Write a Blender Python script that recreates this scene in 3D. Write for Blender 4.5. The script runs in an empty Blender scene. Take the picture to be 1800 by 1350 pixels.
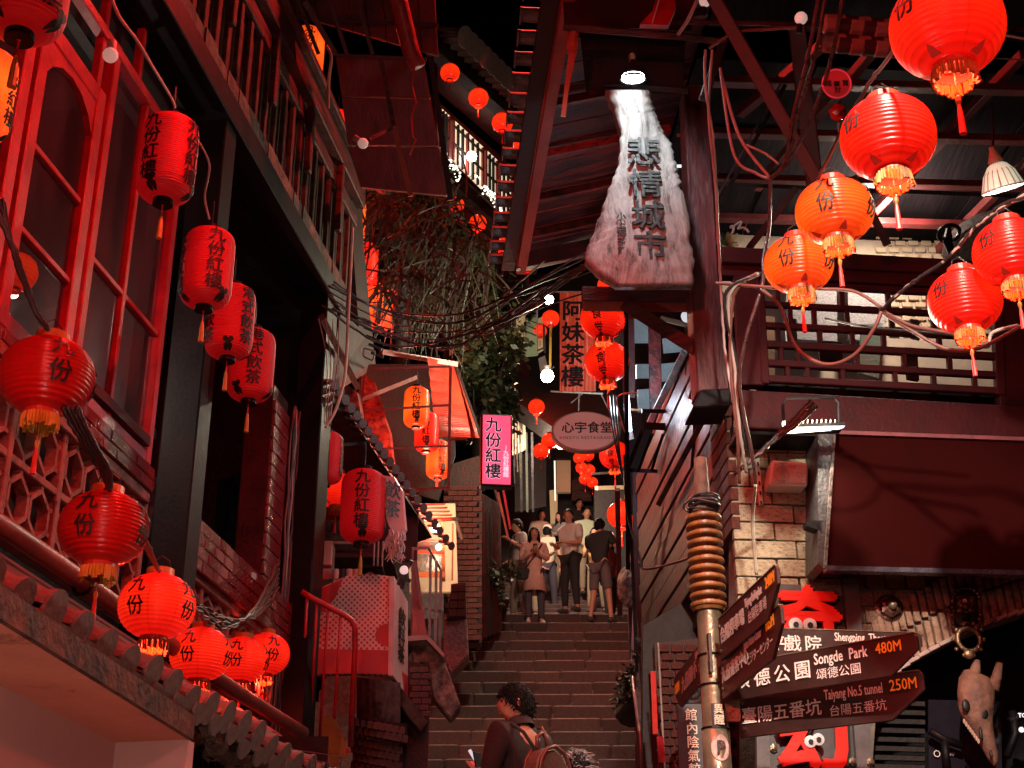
import bpy, bmesh, math, random
from mathutils import Vector as V, Matrix
R = math.radians
sc = bpy.context.scene; C = sc.collection
rnd = random.Random(11)
# ------------------------------------------------------------------ camera, world, exposure
F = 2560.0; T = R(24.3); cT, sT = math.cos(T), math.sin(T)
cam = bpy.data.cameras.new('camera'); camo = bpy.data.objects.new('camera', cam); C.objects.link(camo)
cam.sensor_width = 36.0; cam.lens = 36.0 * F / 1800; cam.clip_start = 0.05; cam.clip_end = 900
camo.location = (0, 0, 0); camo.rotation_euler = (R(90) + T, 0, 0); sc.camera = camo
w = bpy.data.worlds.new('World'); sc.world = w; w.use_nodes = True
nt = w.node_tree; bg = nt.nodes['Background']
sky = nt.nodes.new('ShaderNodeTexSky'); sky.sky_type = 'NISHITA'; sky.sun_disc = False
sky.sun_elevation = R(-6); sky.sun_rotation = R(200)
nt.links.new(sky.outputs[0], bg.inputs[0]); bg.inputs[1].default_value = 0.05
sc.view_settings.view_transform = 'Standard'; sc.view_settings.look = 'None'
sc.view_settings.exposure = 0.0; sc.view_settings.gamma = 1.0; sc.view_settings.use_curve_mapping = False
try:
    sc.cycles.use_denoising = True; sc.cycles.use_light_tree = True
    sc.cycles.max_bounces = 6; sc.cycles.diffuse_bounces = 3; sc.cycles.glossy_bounces = 3
    sc.cycles.transparent_max_bounces = 8; sc.cycles.sample_clamp_indirect = 3.0
    sc.cycles.caustics_reflective = False; sc.cycles.caustics_refractive = False
except Exception: pass
# ------------------------------------------------------------------ geometry of the place
def ray(px, py):
    u = (px - 900) / F; v = (675 - py) / F
    return V((u, cT - v * sT, sT + v * cT))
def at(px, py, d): return ray(px, py) * d
def aty(px, py, Y): r = ray(px, py); return r * (Y / r.y)
def Hz(px, py, z): r = ray(px, py); return r * (z / r.z)
def outl(px, d):                         # outline on an upright frontal plane at about depth d
    Y = at(sum(p[0] for p in px) / len(px), sum(p[1] for p in px) / len(px), d).y
    return [aty(x, y, Y) for x, y in px]
class Plane:
    def __init__(s, p, d):            # vertical plane through p along horizontal d; normal turned to the camera
        s.p = V(p); s.d = V(d).normalized(); n = V((s.d.y, -s.d.x, 0))
        s.n = n if n.dot(-s.p) > 0 else -n
    def __call__(s, px, py, off=0.0):
        r = ray(px, py); return r * ((off + s.n.dot(s.p)) / s.n.dot(r))
    def pt(s, a, z, off=0.0): return s.p * 1 + s.d * a + V((0, 0, z - s.p.z)) + s.n * off
    def az(s, P): q = P - s.p; return q.dot(s.d), P.z
LF = Plane((-4.12, 0, 0), (.153, 1, 0))                 # left house front; a = distance along it
corner = at(1300, 900, 11.0)
RF = Plane(corner, (.997, .078, 0))                     # right house, face turned to the camera
RS = Plane(corner, (-.078, .997, 0)); RS.n = V((-.997, -.078, 0))   # right house, side along the steps
FB = Plane(at(850, 280, 30), (.476, .879, 0))           # far tea house above the trees
Zv = V((0, 0, 1))
# ------------------------------------------------------------------ mesh builder
class MB:
    def __init__(s): s.v = []; s.f = []
    def add(s, vs, fs):
        o = len(s.v); s.v += [V(p) for p in vs]; s.f += [[i + o for i in f] for f in fs]; return s
    def frame(s, c, X, Y, Z):
        c = V(c); X, Y, Z = V(X) * .5, V(Y) * .5, V(Z) * .5
        vs = [c + X * a + Y * b + Z * d for d in (-1, 1) for b in (-1, 1) for a in (-1, 1)]
        return s.add(vs, [(0, 2, 3, 1), (4, 5, 7, 6), (0, 1, 5, 4), (2, 6, 7, 3), (0, 4, 6, 2), (1, 3, 7, 5)])
    def beam(s, p, q, w, h=None, up=None):
        p, q = V(p), V(q); h = h or w; D = q - p; up = V(up) if up is not None else Zv
        d = D.normalized(); X = d.cross(up)
        if X.length < 1e-3: X = d.cross(V((0, 1, 0)))
        X.normalize(); Y = X.cross(d)
        return s.frame((p + q) / 2, X * w, D, Y * h)
    def prism(s, pts, ext):
        n = len(pts); e = V(ext); pts = [V(p) for p in pts]
        vs = pts + [p + e for p in pts]
        return s.add(vs, [list(range(n)), list(range(2 * n - 1, n - 1, -1))] + [(i, i + n, (i + 1) % n + n, (i + 1) % n) for i in range(n)])
    def tube(s, pts, r, n=7, cap=True):
        pts = [V(p) for p in pts]; rs = r if isinstance(r, (list, tuple)) else [r] * len(pts)
        rings = []; pX = None
        for i, p in enumerate(pts):
            d = (pts[min(i + 1, len(pts) - 1)] - pts[max(i - 1, 0)])
            d = d.normalized() if d.length > 1e-9 else Zv
            if pX is None:
                X = d.cross(Zv)
                if X.length < .05: X = d.cross(V((0, 1, 0)))
            else: X = pX - d * pX.dot(d)
            X.normalize(); pX = X; Y = d.cross(X)
            rings.append([p + (X * math.cos(k * 2 * math.pi / n) + Y * math.sin(k * 2 * math.pi / n)) * rs[i] for k in range(n)])
        vs = [q for ring in rings for q in ring]; fs = []
        for i in range(len(pts) - 1):
            for k in range(n):
                a = i * n + k; b = i * n + (k + 1) % n; fs.append((a, b, b + n, a + n))
        if cap: fs += [list(range(n)), list(range(len(vs) - 1, len(vs) - 1 - n, -1))]
        return s.add(vs, fs)
    def lathe(s, prof, n=24, c=(0, 0, 0), ax=Zv, X=None, capb=False, capt=False):
        c = V(c); ax = V(ax).normalized(); X = V(X) if X is not None else (V((1, 0, 0)) if abs(ax.z) > .5 else Zv)
        X = (X - ax * X.dot(ax)).normalized(); Y = ax.cross(X); vs = []; fs = []
        for r, z in prof:
            for k in range(n):
                t = 2 * math.pi * k / n; vs.append(c + ax * z + (X * math.cos(t) + Y * math.sin(t)) * r)
        for i in range(len(prof) - 1):
            for k in range(n):
                a = i * n + k; b = i * n + (k + 1) % n; fs.append((a, b, b + n, a + n))
        if capb: fs.append(list(range(n)))
        if capt: fs.append(list(range((len(prof) - 1) * n, len(prof) * n)))
        return s.add(vs, fs)
    def ball(s, c, rx, ry=None, rz=None, n=12, m=8, jit=0, rot=None):
        ry = ry or rx; rz = rz or rx; c = V(c); vs = []; fs = []
        for i in range(m + 1):
            for k in range(n):
                t = math.pi * i / m; a = 2 * math.pi * k / n; j = 1 + rnd.uniform(-jit, jit)
                q = V((rx * math.sin(t) * math.cos(a), ry * math.sin(t) * math.sin(a), -rz * math.cos(t))) * j
                if rot is not None: q = rot @ q
                vs.append(c + q)
        for i in range(m):
            for k in range(n):
                a = i * n + k; b = i * n + (k + 1) % n; fs.append((a, b, b + n, a + n))
        return s.add(vs, fs)
    def torus(s, c, Rr, r, ax=Zv, n=20, m=7):
        ax = V(ax).normalized(); X = ax.cross(V((0, 1, 0)) if abs(ax.y) < .9 else V((1, 0, 0))).normalized(); Y = ax.cross(X)
        pts = [V(c) + (X * math.cos(2 * math.pi * k / n) + Y * math.sin(2 * math.pi * k / n)) * Rr for k in range(n)]
        vs = []; fs = []
        for k, p in enumerate(pts):
            o = (p - V(c)).normalized()
            for j in range(m):
                t = 2 * math.pi * j / m; vs.append(p + o * math.cos(t) * r + ax * math.sin(t) * r)
        for k in range(n):
            for j in range(m):
                a = k * m + j; b = k * m + (j + 1) % m; c2 = ((k + 1) % n) * m; fs.append((a, b, c2 + (j + 1) % m, c2 + j))
        return s.add(vs, fs)
    def build(s, name, mat, parent=None, smooth=False, bevel=0, raw=False):
        me = bpy.data.meshes.new(name); off = parent.matrix_world.translation if (parent is not None and not raw) else V((0, 0, 0))
        if parent is not None and not raw: off = WL[parent.name]
        me.from_pydata([tuple(p - off) for p in s.v], [], s.f)
        bm = bmesh.new(); bm.from_mesh(me)
        if smooth: bmesh.ops.remove_doubles(bm, verts=bm.verts, dist=1e-5)
        bmesh.ops.recalc_face_normals(bm, faces=bm.faces)
        if bevel:
            bmesh.ops.bevel(bm, geom=bm.edges[:], offset=bevel, segments=1, affect='EDGES', clamp_overlap=True)
        bm.to_mesh(me); bm.free()
        if smooth: me.polygons.foreach_set('use_smooth', [True] * len(me.polygons))
        me.materials.append(mat); o = bpy.data.objects.new(name, me); C.objects.link(o)
        if parent is not None: o.parent = parent; WL[o.name] = WL[parent.name] if not raw else V((0, 0, 0))
        else: WL[o.name] = V((0, 0, 0))
        return o
WL = {}
def tag(o, label=None, cat=None, group=None, kind=None):
    if label: o['label'] = label
    if cat: o['category'] = cat
    if group: o['group'] = group
    if kind: o['kind'] = kind
    return o
def thing(name, label, cat, loc, group=None):
    o = bpy.data.objects.new(name, None); o.empty_display_size = .1; C.objects.link(o); o.location = loc; WL[o.name] = V(loc)
    return tag(o, label, cat, group)
def struct(name, mb, mat, **k): return tag(mb.build(name, mat, **k), kind='structure')
def copy_tree(o, parent=None):
    c = o.copy(); C.objects.link(c); c.parent = parent
    for ch in list(o.children): copy_tree(ch, c)
    return c
def inst(name, src_mesh, loc, parent, rot=None, scale=None, mat=None):
    o = bpy.data.objects.new(name, src_mesh); C.objects.link(o); o.location = V(loc) - (WL[parent.name] if parent else V((0, 0, 0)))
    if parent: o.parent = parent
    if rot is not None: o.rotation_euler = rot
    if scale is not None: o.scale = scale
    return o
def seg(mb, a, b, wpx, dep=None):      # straight timber between two pixel+depth points, wpx wide as seen there
    p, q = at(*a), at(*b); wd = wpx * (a[2] + b[2]) / 2 / F
    D = (q - p).normalized(); view = ((p + q) / 2).normalized(); X = D.cross(view).normalized()
    mb.frame((p + q) / 2, X * wd, q - p, X.cross(D) * (dep or wd)); return mb
# ------------------------------------------------------------------ materials
MT = {}
def pm(name, col, col2=None, sc1=4.0, rough=.6, bump=.25, sc2=30.0, metal=0, st=(1, 1, 1), spec=.5, coat=0, dirt=0, trans=0, emis=None, es=0):
    if name in MT: return MT[name]
    m = bpy.data.materials.new(name); m.use_nodes = True; n = m.node_tree.nodes; l = m.node_tree.links; b = n['Principled BSDF']
    tc = n.new('ShaderNodeTexCoord'); mp = n.new('ShaderNodeMapping'); mp.inputs['Scale'].default_value = st
    l.new(tc.outputs['Object'], mp.inputs[0])
    n1 = n.new('ShaderNodeTexNoise'); n1.inputs['Scale'].default_value = sc1; n1.inputs['Detail'].default_value = 6; n1.inputs['Roughness'].default_value = .65
    l.new(mp.outputs[0], n1.inputs[0])
    rp = n.new('ShaderNodeValToRGB'); rp.color_ramp.elements[0].position = .32; rp.color_ramp.elements[1].position = .68
    c2 = col2 or tuple(x * .55 for x in col)
    rp.color_ramp.elements[0].color = (*c2, 1); rp.color_ramp.elements[1].color = (*col, 1)
    if dirt:
        e = rp.color_ramp.elements.new(.36); e.color = (*[x * .25 for x in c2], 1); rp.color_ramp.elements[0].position = .3
        e2 = rp.color_ramp.elements.new(.42); e2.color = (*c2, 1)
    l.new(n1.outputs[0], rp.inputs[0]); l.new(rp.outputs[0], b.inputs['Base Color'])
    n2 = n.new('ShaderNodeTexNoise'); n2.inputs['Scale'].default_value = sc2; n2.inputs['Detail'].default_value = 5
    l.new(mp.outputs[0], n2.inputs[0])
    bp = n.new('ShaderNodeBump'); bp.inputs['Strength'].default_value = bump; bp.inputs['Distance'].default_value = .02
    l.new(n2.outputs[0], bp.inputs['Height']); l.new(bp.outputs[0], b.inputs['Normal'])
    mr = n.new('ShaderNodeMapRange'); mr.inputs[3].default_value = max(.05, rough - .18); mr.inputs[4].default_value = min(1, rough + .18)
    l.new(n1.outputs[0], mr.inputs[0]); l.new(mr.outputs[0], b.inputs['Roughness'])
    b.inputs['Metallic'].default_value = metal; b.inputs['Specular IOR Level'].default_value = spec; b.inputs['Coat Weight'].default_value = coat
    if trans: b.inputs['Transmission Weight'].default_value = trans
    if emis: b.inputs['Emission Color'].default_value = (*emis, 1); b.inputs['Emission Strength'].default_value = es
    MT[name] = m; return m
def emi(name, col, s, base=(.5, .5, .5)):
    m = pm(name, base, base, bump=0, emis=col, es=s); return m
red_paint = pm('red_paint', (.5, .008, .02), (.26, .005, .012), 6, .38, .3, 40, coat=.3)
red_old = pm('red_old', (.2, .014, .014), (.04, .006, .006), 5, .5, .5, 25, dirt=1)
red_dark = pm('red_dark', (.075, .006, .008), (.022, .003, .004), 5, .5, .3, 30)
maroon = pm('maroon', (.055, .004, .006), (.03, .0025, .004), 3, .6, .2, 30, spec=.2)
wood_red = pm('wood_red', (.14, .024, .018), (.035, .008, .007), 3, .6, .6, 14, st=(1, 1, 6), dirt=1)
wood_brown = pm('wood_brown', (.13, .065, .04), (.035, .018, .012), 6, .7, .7, 20, dirt=1)
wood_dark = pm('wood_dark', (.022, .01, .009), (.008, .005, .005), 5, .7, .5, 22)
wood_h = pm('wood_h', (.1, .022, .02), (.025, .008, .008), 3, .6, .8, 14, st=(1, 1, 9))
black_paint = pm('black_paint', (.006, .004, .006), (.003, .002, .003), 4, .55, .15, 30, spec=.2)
plaster = pm('plaster', (.5, .4, .37), (.3, .22, .2), 3, .8, .25, 30, dirt=1)
pink_wall = pm('pink_wall', (.6, .42, .4), (.5, .33, .31), 1.3, .75, .1, 20)
concrete = pm('concrete', (.2, .15, .13), (.07, .05, .045), 5, .85, .6, 22, dirt=1)
granite = pm('granite', (.2, .16, .15), (.08, .06, .058), 14, .6, .9, 55)
lattice_m = pm('lattice_clay', (.36, .21, .17), (.2, .1, .085), 7, .75, .4, 30, dirt=1)
tile_m = pm('roof_tile_clay', (.2, .18, .17), (.1, .085, .08), 6, .55, .4, 26)
brick_l = pm('brick_cream', (.5, .42, .3), (.32, .25, .17), 9, .8, .8, 35, dirt=1)
brick_r = pm('brick_red', (.17, .04, .03), (.07, .018, .014), 9, .7, .7, 35, dirt=1)
brick_d = pm('brick_dark', (.06, .02, .017), (.025, .01, .009), 9, .7, .7, 35)
mortar = pm('mortar', (.22, .18, .15), (.12, .1, .085), 9, .9, .6, 50)
steel = pm('steel', (.3, .24, .16), (.13, .1, .07), 4, .35, .2, 30, metal=.6)
steel_d = pm('steel_dark', (.06, .055, .06), (.03, .028, .03), 5, .4, .2, 30, metal=.5)
white_metal = pm('white_metal', (.42, .37, .36), (.25, .2, .2), 6, .4, .15, 30)
brass = pm('insulator_brown', (.26, .1, .026), (.07, .028, .012), 9, .4, .3, 25, coat=.4)
glass = pm('window_glass', (.025, .02, .03), (.012, .01, .016), 1.2, .12, .05, 3, spec=.8)
cable_b = pm('cable_black', (.02, .017, .018), (.012, .01, .011), 5, .4, .1)
cable_g = pm('cable_grey', (.4, .33, .3), (.25, .2, .18), 5, .5, .1)
cable_r = pm('cable_red', (.17, .06, .05), (.1, .03, .025), 5, .5, .1)
ink = pm('ink', (.008, .006, .007), (.005, .004, .005), 5, .55, .05)
white_ink = pm('white_letters', (.8, .72, .68), (.7, .62, .58), 5, .5, .05)
orange_ink = pm('orange_letters', (.85, .3, .02), (.75, .24, .015), 5, .5, .05, emis=(1, .3, .01), es=.12)
sign_brown = pm('sign_brown', (.036, .012, .01), (.022, .007, .006), 4, .4, .12, 30)
gold = pm('gold_fringe', (.34, .13, .01), (.17, .05, .006), 14, .6, .3)
gold_dim = pm('gold_fringe_dim', (.6, .33, .03), (.35, .17, .02), 8, .5, .2)
ring_red = pm('lantern_ring', (.45, .03, .015), (.3, .02, .01), 8, .4, .1)
ring_gold = pm('lantern_ring_gold', (.6, .3, .08), (.4, .18, .05), 8, .35, .1)
tassel_m = pm('tassel_red', (.65, .04, .03), (.5, .02, .02), 8, .5, .2)
leaf_m = pm('leaf_green', (.03, .045, .016), (.01, .018, .008), 8, .5, .1)
leaf_br = pm('leaf_dry', (.035, .022, .012), (.012, .009, .006), 3, .6, .1)
skin = pm('skin', (.5, .24, .16), (.42, .19, .12), 6, .55, .05)
hair_m = pm('hair', (.007, .006, .006), (.004, .004, .004), 30, .7, .6, 60, spec=.12)
def cloth(nm, c): return pm('cloth_' + nm, c, tuple(x * .75 for x in c), 6, .9, .3, 40)
def paper(name, col, s, ribs, dif, seams=8, mot=.3, refl=.3, hz=.2, hot=5.0):
    """lantern paper lit from inside: glow dimmed by the wire ribs and the seams"""
    m = bpy.data.materials.new(name); m.use_nodes = True; n = m.node_tree.nodes; l = m.node_tree.links; b = n['Principled BSDF']
    tc = n.new('ShaderNodeTexCoord'); sp = n.new('ShaderNodeSeparateXYZ'); l.new(tc.outputs['Object'], sp.inputs[0])
    def M(op, a, bb=None, c=None):
        q = n.new('ShaderNodeMath'); q.operation = op
        for i, x in enumerate((a, bb, c)):
            if x is None: continue
            if isinstance(x, (int, float)): q.inputs[i].default_value = x
            else: l.new(x, q.inputs[i])
        return q.outputs[0]
    rib = M('COSINE', M('MULTIPLY', sp.outputs[2], ribs * 2 * math.pi))
    rib = M('MULTIPLY_ADD', rib, .17, .83)
    ang = M('ARCTAN2', sp.outputs[1], sp.outputs[0])
    sm = M('ABSOLUTE', M('SINE', M('MULTIPLY', ang, seams / 2.0)))
    sm = M('MINIMUM', M('MULTIPLY_ADD', sm, 9.0, .35), 1.0)
    nz = n.new('ShaderNodeTexNoise'); nz.inputs['Scale'].default_value = 5; nz.inputs['Detail'].default_value = 3; l.new(tc.outputs['Object'], nz.inputs[0])
    zz = M('MULTIPLY', sp.outputs[2], 1 / hz); core = M('MAXIMUM', M('SUBTRACT', 1.0, M('MULTIPLY', zz, zz)), 0.0)
    k = M('MULTIPLY', M('MULTIPLY', rib, sm), M('MULTIPLY_ADD', nz.outputs[0], mot * 2, 1 - mot)); k = M('MULTIPLY', k, M('MULTIPLY_ADD', core, .55, .55))
    cm = n.new('ShaderNodeMix'); cm.data_type = 'RGBA'; cm.inputs[6].default_value = (*col, 1); cm.inputs[7].default_value = (col[0], col[1] * hot, col[2] * 1.5, 1); l.new(M('MULTIPLY', M('MULTIPLY', core, core), nz.outputs[0]), cm.inputs[0]); l.new(cm.outputs[2], b.inputs['Emission Color'])
    l.new(M('MULTIPLY', k, s), b.inputs['Emission Strength'])
    b.inputs['Base Color'].default_value = (*dif, 1)
    b.inputs['Roughness'].default_value = refl; b.inputs['Specular IOR Level'].default_value = .4
    MT[name] = m; return m
# ------------------------------------------------------------------ lettering
_tc = {}
def glyphs(s, bold=0.0, line=1.0, align='CENTER', char=1.0):
    key = (s, bold, line, align, char)
    if key not in _tc:
        cu = bpy.data.curves.new('txt', 'FONT'); cu.body = s; cu.align_x = align; cu.align_y = 'CENTER'; cu.offset = 0
        cu.space_line = line; cu.space_character = char; cu.resolution_u = 2; cu.size = 1
        o = bpy.data.objects.new('txt', cu); C.objects.link(o); bpy.context.view_layer.update()
        me = bpy.data.meshes.new_from_object(o.evaluated_get(bpy.context.evaluated_depsgraph_get()))
        vs = [v.co.copy() for v in me.vertices]; fs = [tuple(p.vertices) for p in me.polygons]; k = len(vs); V2 = list(vs); F2 = list(fs)
        if bold > .01:      # brush weight: the same outline laid a few times, slightly shifted
            for j, (dx, dy) in enumerate(((-.7, 0), (.7, 0), (0, .7), (0, -.7))):
                V2 += [v + V((dx * bold, dy * bold, .0012 * (j + 1))) for v in vs]; F2 += [tuple(i + k * (j + 1) for i in f) for f in fs]
        _tc[key] = (V2, F2)
        bpy.data.objects.remove(o); bpy.data.curves.remove(cu); bpy.data.meshes.remove(me)
    return _tc[key]
def letters(s, org, X, Y, size, mat, parent=None, bold=.02, line=1.0, wide=1.0, align='CENTER', depth=0.0, name='lettering', char=1.0):
    vs, fs = glyphs(s, bold, line, align, char); X = V(X).normalized(); Y = V(Y).normalized(); N = X.cross(Y); org = V(org)
    pts = [org + X * (v.x * size * wide) + Y * (v.y * size) + N * v.z for v in vs]
    mb = MB(); off = WL[parent.name] if parent else V((0, 0, 0))
    me = bpy.data.meshes.new(name); me.from_pydata([tuple(p - off) for p in pts], [], fs)
    if depth:
        bm = bmesh.new(); bm.from_mesh(me); r = bmesh.ops.extrude_face_region(bm, geom=bm.faces[:] )
        bmesh.ops.translate(bm, verts=[g for g in r['geom'] if isinstance(g, bmesh.types.BMVert)], vec=N * depth)
        bmesh.ops.recalc_face_normals(bm, faces=bm.faces); bm.to_mesh(me); bm.free()
    me.materials.append(mat); o = bpy.data.objects.new(name, me); C.objects.link(o); o.parent = parent; WL[o.name] = off
    return o
def wrapped(s, prof, ang, z0, size, bold=.03, line=1.0):
    """ink lettering bent round a lantern whose radius at height z is prof(z)"""
    vs, fs = glyphs(s, bold, line); bm = bmesh.new(); bv = [bm.verts.new(v) for v in vs]
    for f in fs:
        try: bm.faces.new([bv[i] for i in f])
        except ValueError: pass
    lo = min(v.y for v in vs); hi = max(v.y for v in vs); lx = min(v.x for v in vs); hx = max(v.x for v in vs)
    for k in range(1, 6):
        for no, co in (((1, 0, 0), (lx + (hx - lx) * k / 6, 0, 0)),):
            bmesh.ops.bisect_plane(bm, geom=bm.verts[:] + bm.edges[:] + bm.faces[:], plane_co=co, plane_no=no)
    nn = int((hi - lo) * 6)
    for k in range(1, nn):
        bmesh.ops.bisect_plane(bm, geom=bm.verts[:] + bm.edges[:] + bm.faces[:], plane_co=(0, lo + (hi - lo) * k / nn, 0), plane_no=(0, 1, 0))
    for v in bm.verts:
        z = z0 + v.co.y * size; r = prof(z) + .004 + v.co.z; t = ang + v.co.x * size / max(.05, prof(z0))
        v.co = V((r * math.sin(t), -r * math.cos(t), z))
    me = bpy.data.meshes.new('lettering'); bm.to_mesh(me); bm.free(); return me
# ------------------------------------------------------------------ lanterns
def bulb_light(o, P, col=(1, .06, .03), z=0, r=.05):
    ld = bpy.data.lights.new('lantern_light', 'POINT'); ld.energy = P * 2.2; ld.color = col; ld.shadow_soft_size = r
    lo = bpy.data.objects.new('lantern_light', ld); C.objects.link(lo); lo.parent = o; lo.location = (0, 0, z); return lo
def make_round(Rr, hh, mat, chars='九\n份', ringm=ring_red, fr=gold, corners=False, seams=8, ribs=17, simple=False, cang=(-.35, 1.15), tilt=0):
    o = bpy.data.objects.new('round_lantern', None); o.empty_display_size = .1; C.objects.link(o); WL[o.name] = V((0, 0, 0))
    rn = Rr * .36
    zt = hh * math.sqrt(1 - .36 ** 2.2)
    prof = lambda z: max(rn, Rr * (1 - min(1, abs(z / hh)) ** 2.2) ** .5)
    pr = []; N = (ribs * 4 if not simple else 10)
    for i in range(N + 1):
        z = -zt + 2 * zt * i / N; r = prof(z)
        if not simple: r -= .010 * Rr / .2 * (.5 + .5 * math.cos(2 * math.pi * ribs * (z / (2 * zt)) ))
        pr.append((r, z))
    MB().lathe(pr, 36 if not simple else 16).build('shade', mat, o, smooth=True)
    MB().lathe([(rn, zt - .01), (rn, zt + .035 * Rr / .2), (rn * .9, zt + .035 * Rr / .2), (rn * .9, zt - .01)], 20).build('top_ring', ringm, o, smooth=False)
    MB().lathe([(rn, -zt + .01), (rn, -zt - .03 * Rr / .2), (rn * .92, -zt - .03 * Rr / .2), (rn * .92, -zt + .01)], 20).build('bottom_ring', ring_red if not simple else ringm, o)
    if not simple:
        f = MB()
        for k in range(34):
            a = 2 * math.pi * k / 34 + rnd.uniform(-.05, .05); L = Rr * rnd.uniform(.22, .33); c, s_ = math.cos(a), math.sin(a); wv = rnd.uniform(-.01, .01)
            f.tube([(rn * c, rn * s_, -zt - .02), (rn * 1.03 * c, rn * 1.03 * s_, -zt - .02 - L * .5), ((rn + wv) * c, (rn + wv) * s_, -zt - .02 - L)], [Rr * .03, Rr * .034, Rr * .04], 4)
        f.build('fringe', fr, o)
        hk = MB(); hk.tube([(-rn * .8, 0, zt), (-rn * .6, 0, zt + Rr * .4), (0, 0, zt + Rr * .55), (rn * .6, 0, zt + Rr * .4), (rn * .8, 0, zt)], .004, 5); hk.build('hanging_wire', steel_d, o)
    t = MB(); z0 = -zt - .02; t.tube([(0, 0, z0 + .1 * Rr), (0, .002, z0 - Rr * .55)], Rr * .012, 5)
    t.lathe([(0.001, z0 - Rr * .5), (Rr * .05, z0 - Rr * .56), (Rr * .055, z0 - Rr * .64), (Rr * .03, z0 - Rr * .72)], 8)
    ts = t.build('tassel_cord', fr, o)
    t = MB().lathe([(Rr * .03, z0 - Rr * .7), (Rr * .05, z0 - Rr * .9), (Rr * .065, z0 - Rr * 1.3), (.001, z0 - Rr * 1.3)], 8); t.build('tassel', tassel_m, o)
    if chars:
        for a in cang:
            me = wrapped(chars, prof, a, hh * .05, Rr * .5, .03, 1.15); me.materials.append(ink)
            l = bpy.data.objects.new('lettering', me); C.objects.link(l); l.parent = o
    if corners:
        c = MB()
        for k in range(4):
            a0 = k * math.pi / 2 + corners
            g = []
            for j in range(7):
                for i in range(7 - j):
                    aa = a0 + (i - (6 - j) / 2) * .075 * (1 + .12 * math.sin(j * 2.1)); zz = -zt * (.8 + .17 * (1 - j / 6.0)) ; g.append((aa, zz, i, j))
            idx = {(i, j): n for n, (_, _, i, j) in enumerate(g)}
            vs = [((prof(z) + .004) * math.sin(a), -(prof(z) + .004) * math.cos(a), z) for a, z, _, _ in g]
            fs = []
            for j in range(6):
                for i in range(6 - j):
                    fs.append((idx[i, j], idx[i + 1, j], idx[i, j + 1]))
                    if (i + 1, j + 1) in idx: fs.append((idx[i + 1, j], idx[i + 1, j + 1], idx[i, j + 1]))
            c.add(vs, fs)
        tag(c.build('corner_ornament', pm('ornament_print', (.1, .006, .004), (.02, .003, .002), 60, .6, .1, emis=(1, .02, .01), es=.3), o), kind='stuff')
    return o
def make_long(Rr, H, mat, chars='九\n份\n紅\n樓', ribs=40, tassel=True, cang=(-.5, 1.1), size=None):
    o = bpy.data.objects.new('long_lantern', None); o.empty_display_size = .1; C.objects.link(o); WL[o.name] = V((0, 0, 0))
    hb = H / 2; sh = Rr * .62
    def prof(z):
        e = (abs(z) - (hb - sh)) / sh
        return Rr * (1 + .03 * (1 - (z / hb) ** 2)) if e <= 0 else max(Rr * .33, Rr * math.sqrt(max(0, 1 - min(1, e) ** 2.3)))
    N = ribs * 4; pr = []
    for i in range(N + 1):
        z = -hb + H * i / N; pr.append((prof(z) - .006 * (.5 + .5 * math.cos(2 * math.pi * ribs * z / H)), z))
    MB().lathe(pr, 32).build('shade', mat, o, smooth=True)
    MB().lathe([(Rr * .36, hb - .01), (Rr * .36, hb + .025), (Rr * .3, hb + .025), (Rr * .3, hb - .02)], 18).build('top_ring', black_paint, o)
    MB().lathe([(Rr * .36, -hb + .012), (Rr * .36, -hb - .025), (Rr * .05, -hb - .025)], 18).build('bottom_ring', black_paint, o)
    MB().tube([(0, 0, hb), (.003, 0, hb + .12), (0, 0, hb + .22)], .005, 5).build('hanging_wire', steel_d, o)
    for a in cang:
        n = chars.count('\n') + 1
        me = wrapped(chars, prof, a, 0.0, size or H * .8 / n, .035, 1.0); me.materials.append(ink)
        l = bpy.data.objects.new('lettering', me); C.objects.link(l); l.parent = o
    # four-petal crest low on the shade
    for a in (-.42, 1.6):
        c = MB(); zc = -hb + Rr * .35
        for k in range(5):
            ca = a + (0 if k == 4 else .16 * math.cos(k * math.pi / 2 + .8)); cz = zc + (0 if k == 4 else .032 * math.sin(k * math.pi / 2 + .8))
            pts = []
            for j in range(8):
                t = 2 * math.pi * j / 8; aa = ca + .12 * math.cos(t); zz = cz + .02 * math.sin(t); r = prof(zz) + .005
                pts.append((r * math.sin(aa), -r * math.cos(aa), zz))
            c.add(pts, [list(range(8))])
        c.build('crest', ink, o)
    if tassel:
        MB().tube([(0, 0, -hb - .02), (0, 0, -hb - .12)], .004, 5).build('tassel_cord', tassel_m, o)
        MB().lathe([(.008, -hb - .1), (.014, -hb - .15), (.017, -hb - .24), (.001, -hb - .24)], 8).build('tassel', gold_dim, o)
    return o
P_red = paper('paper_red', (1, .007, .004), .95, 17 / (2 * .178), (.4, .004, .004))
P_redR = paper('paper_red_big', (1, .007, .003), .95, 17 / (2 * .178), (.45, .005, .004))
P_or = paper('paper_orange', (1, .045, .004), 1.0, 17 / (2 * .165), (.5, .02, .006))
P_dim = paper('paper_unlit', (1, .004, .004), .06, 17 / (2 * .178), (.34, .006, .006), mot=.45, refl=.22)
P_small = paper('paper_small', (1, .012, .004), 1.1, 30, (.5, .01, .006), mot=.2)
P_long = paper('paper_long_dull', (1, .008, .012), .34, 40 / .55, (.5, .012, .018), seams=0.01, refl=.5, hz=.33, hot=1.5)
P_longg = paper('paper_long_glow', (1, .07, .008), 1.35, 40 / .55, (.55, .03, .012), seams=4, mot=.5, hz=.33, hot=2.4)
P_longr = paper('paper_long_red', (1, .01, .006), .95, 40 / .55, (.5, .015, .012), seams=4, hz=.33)
proto = {}
used = set()
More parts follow.
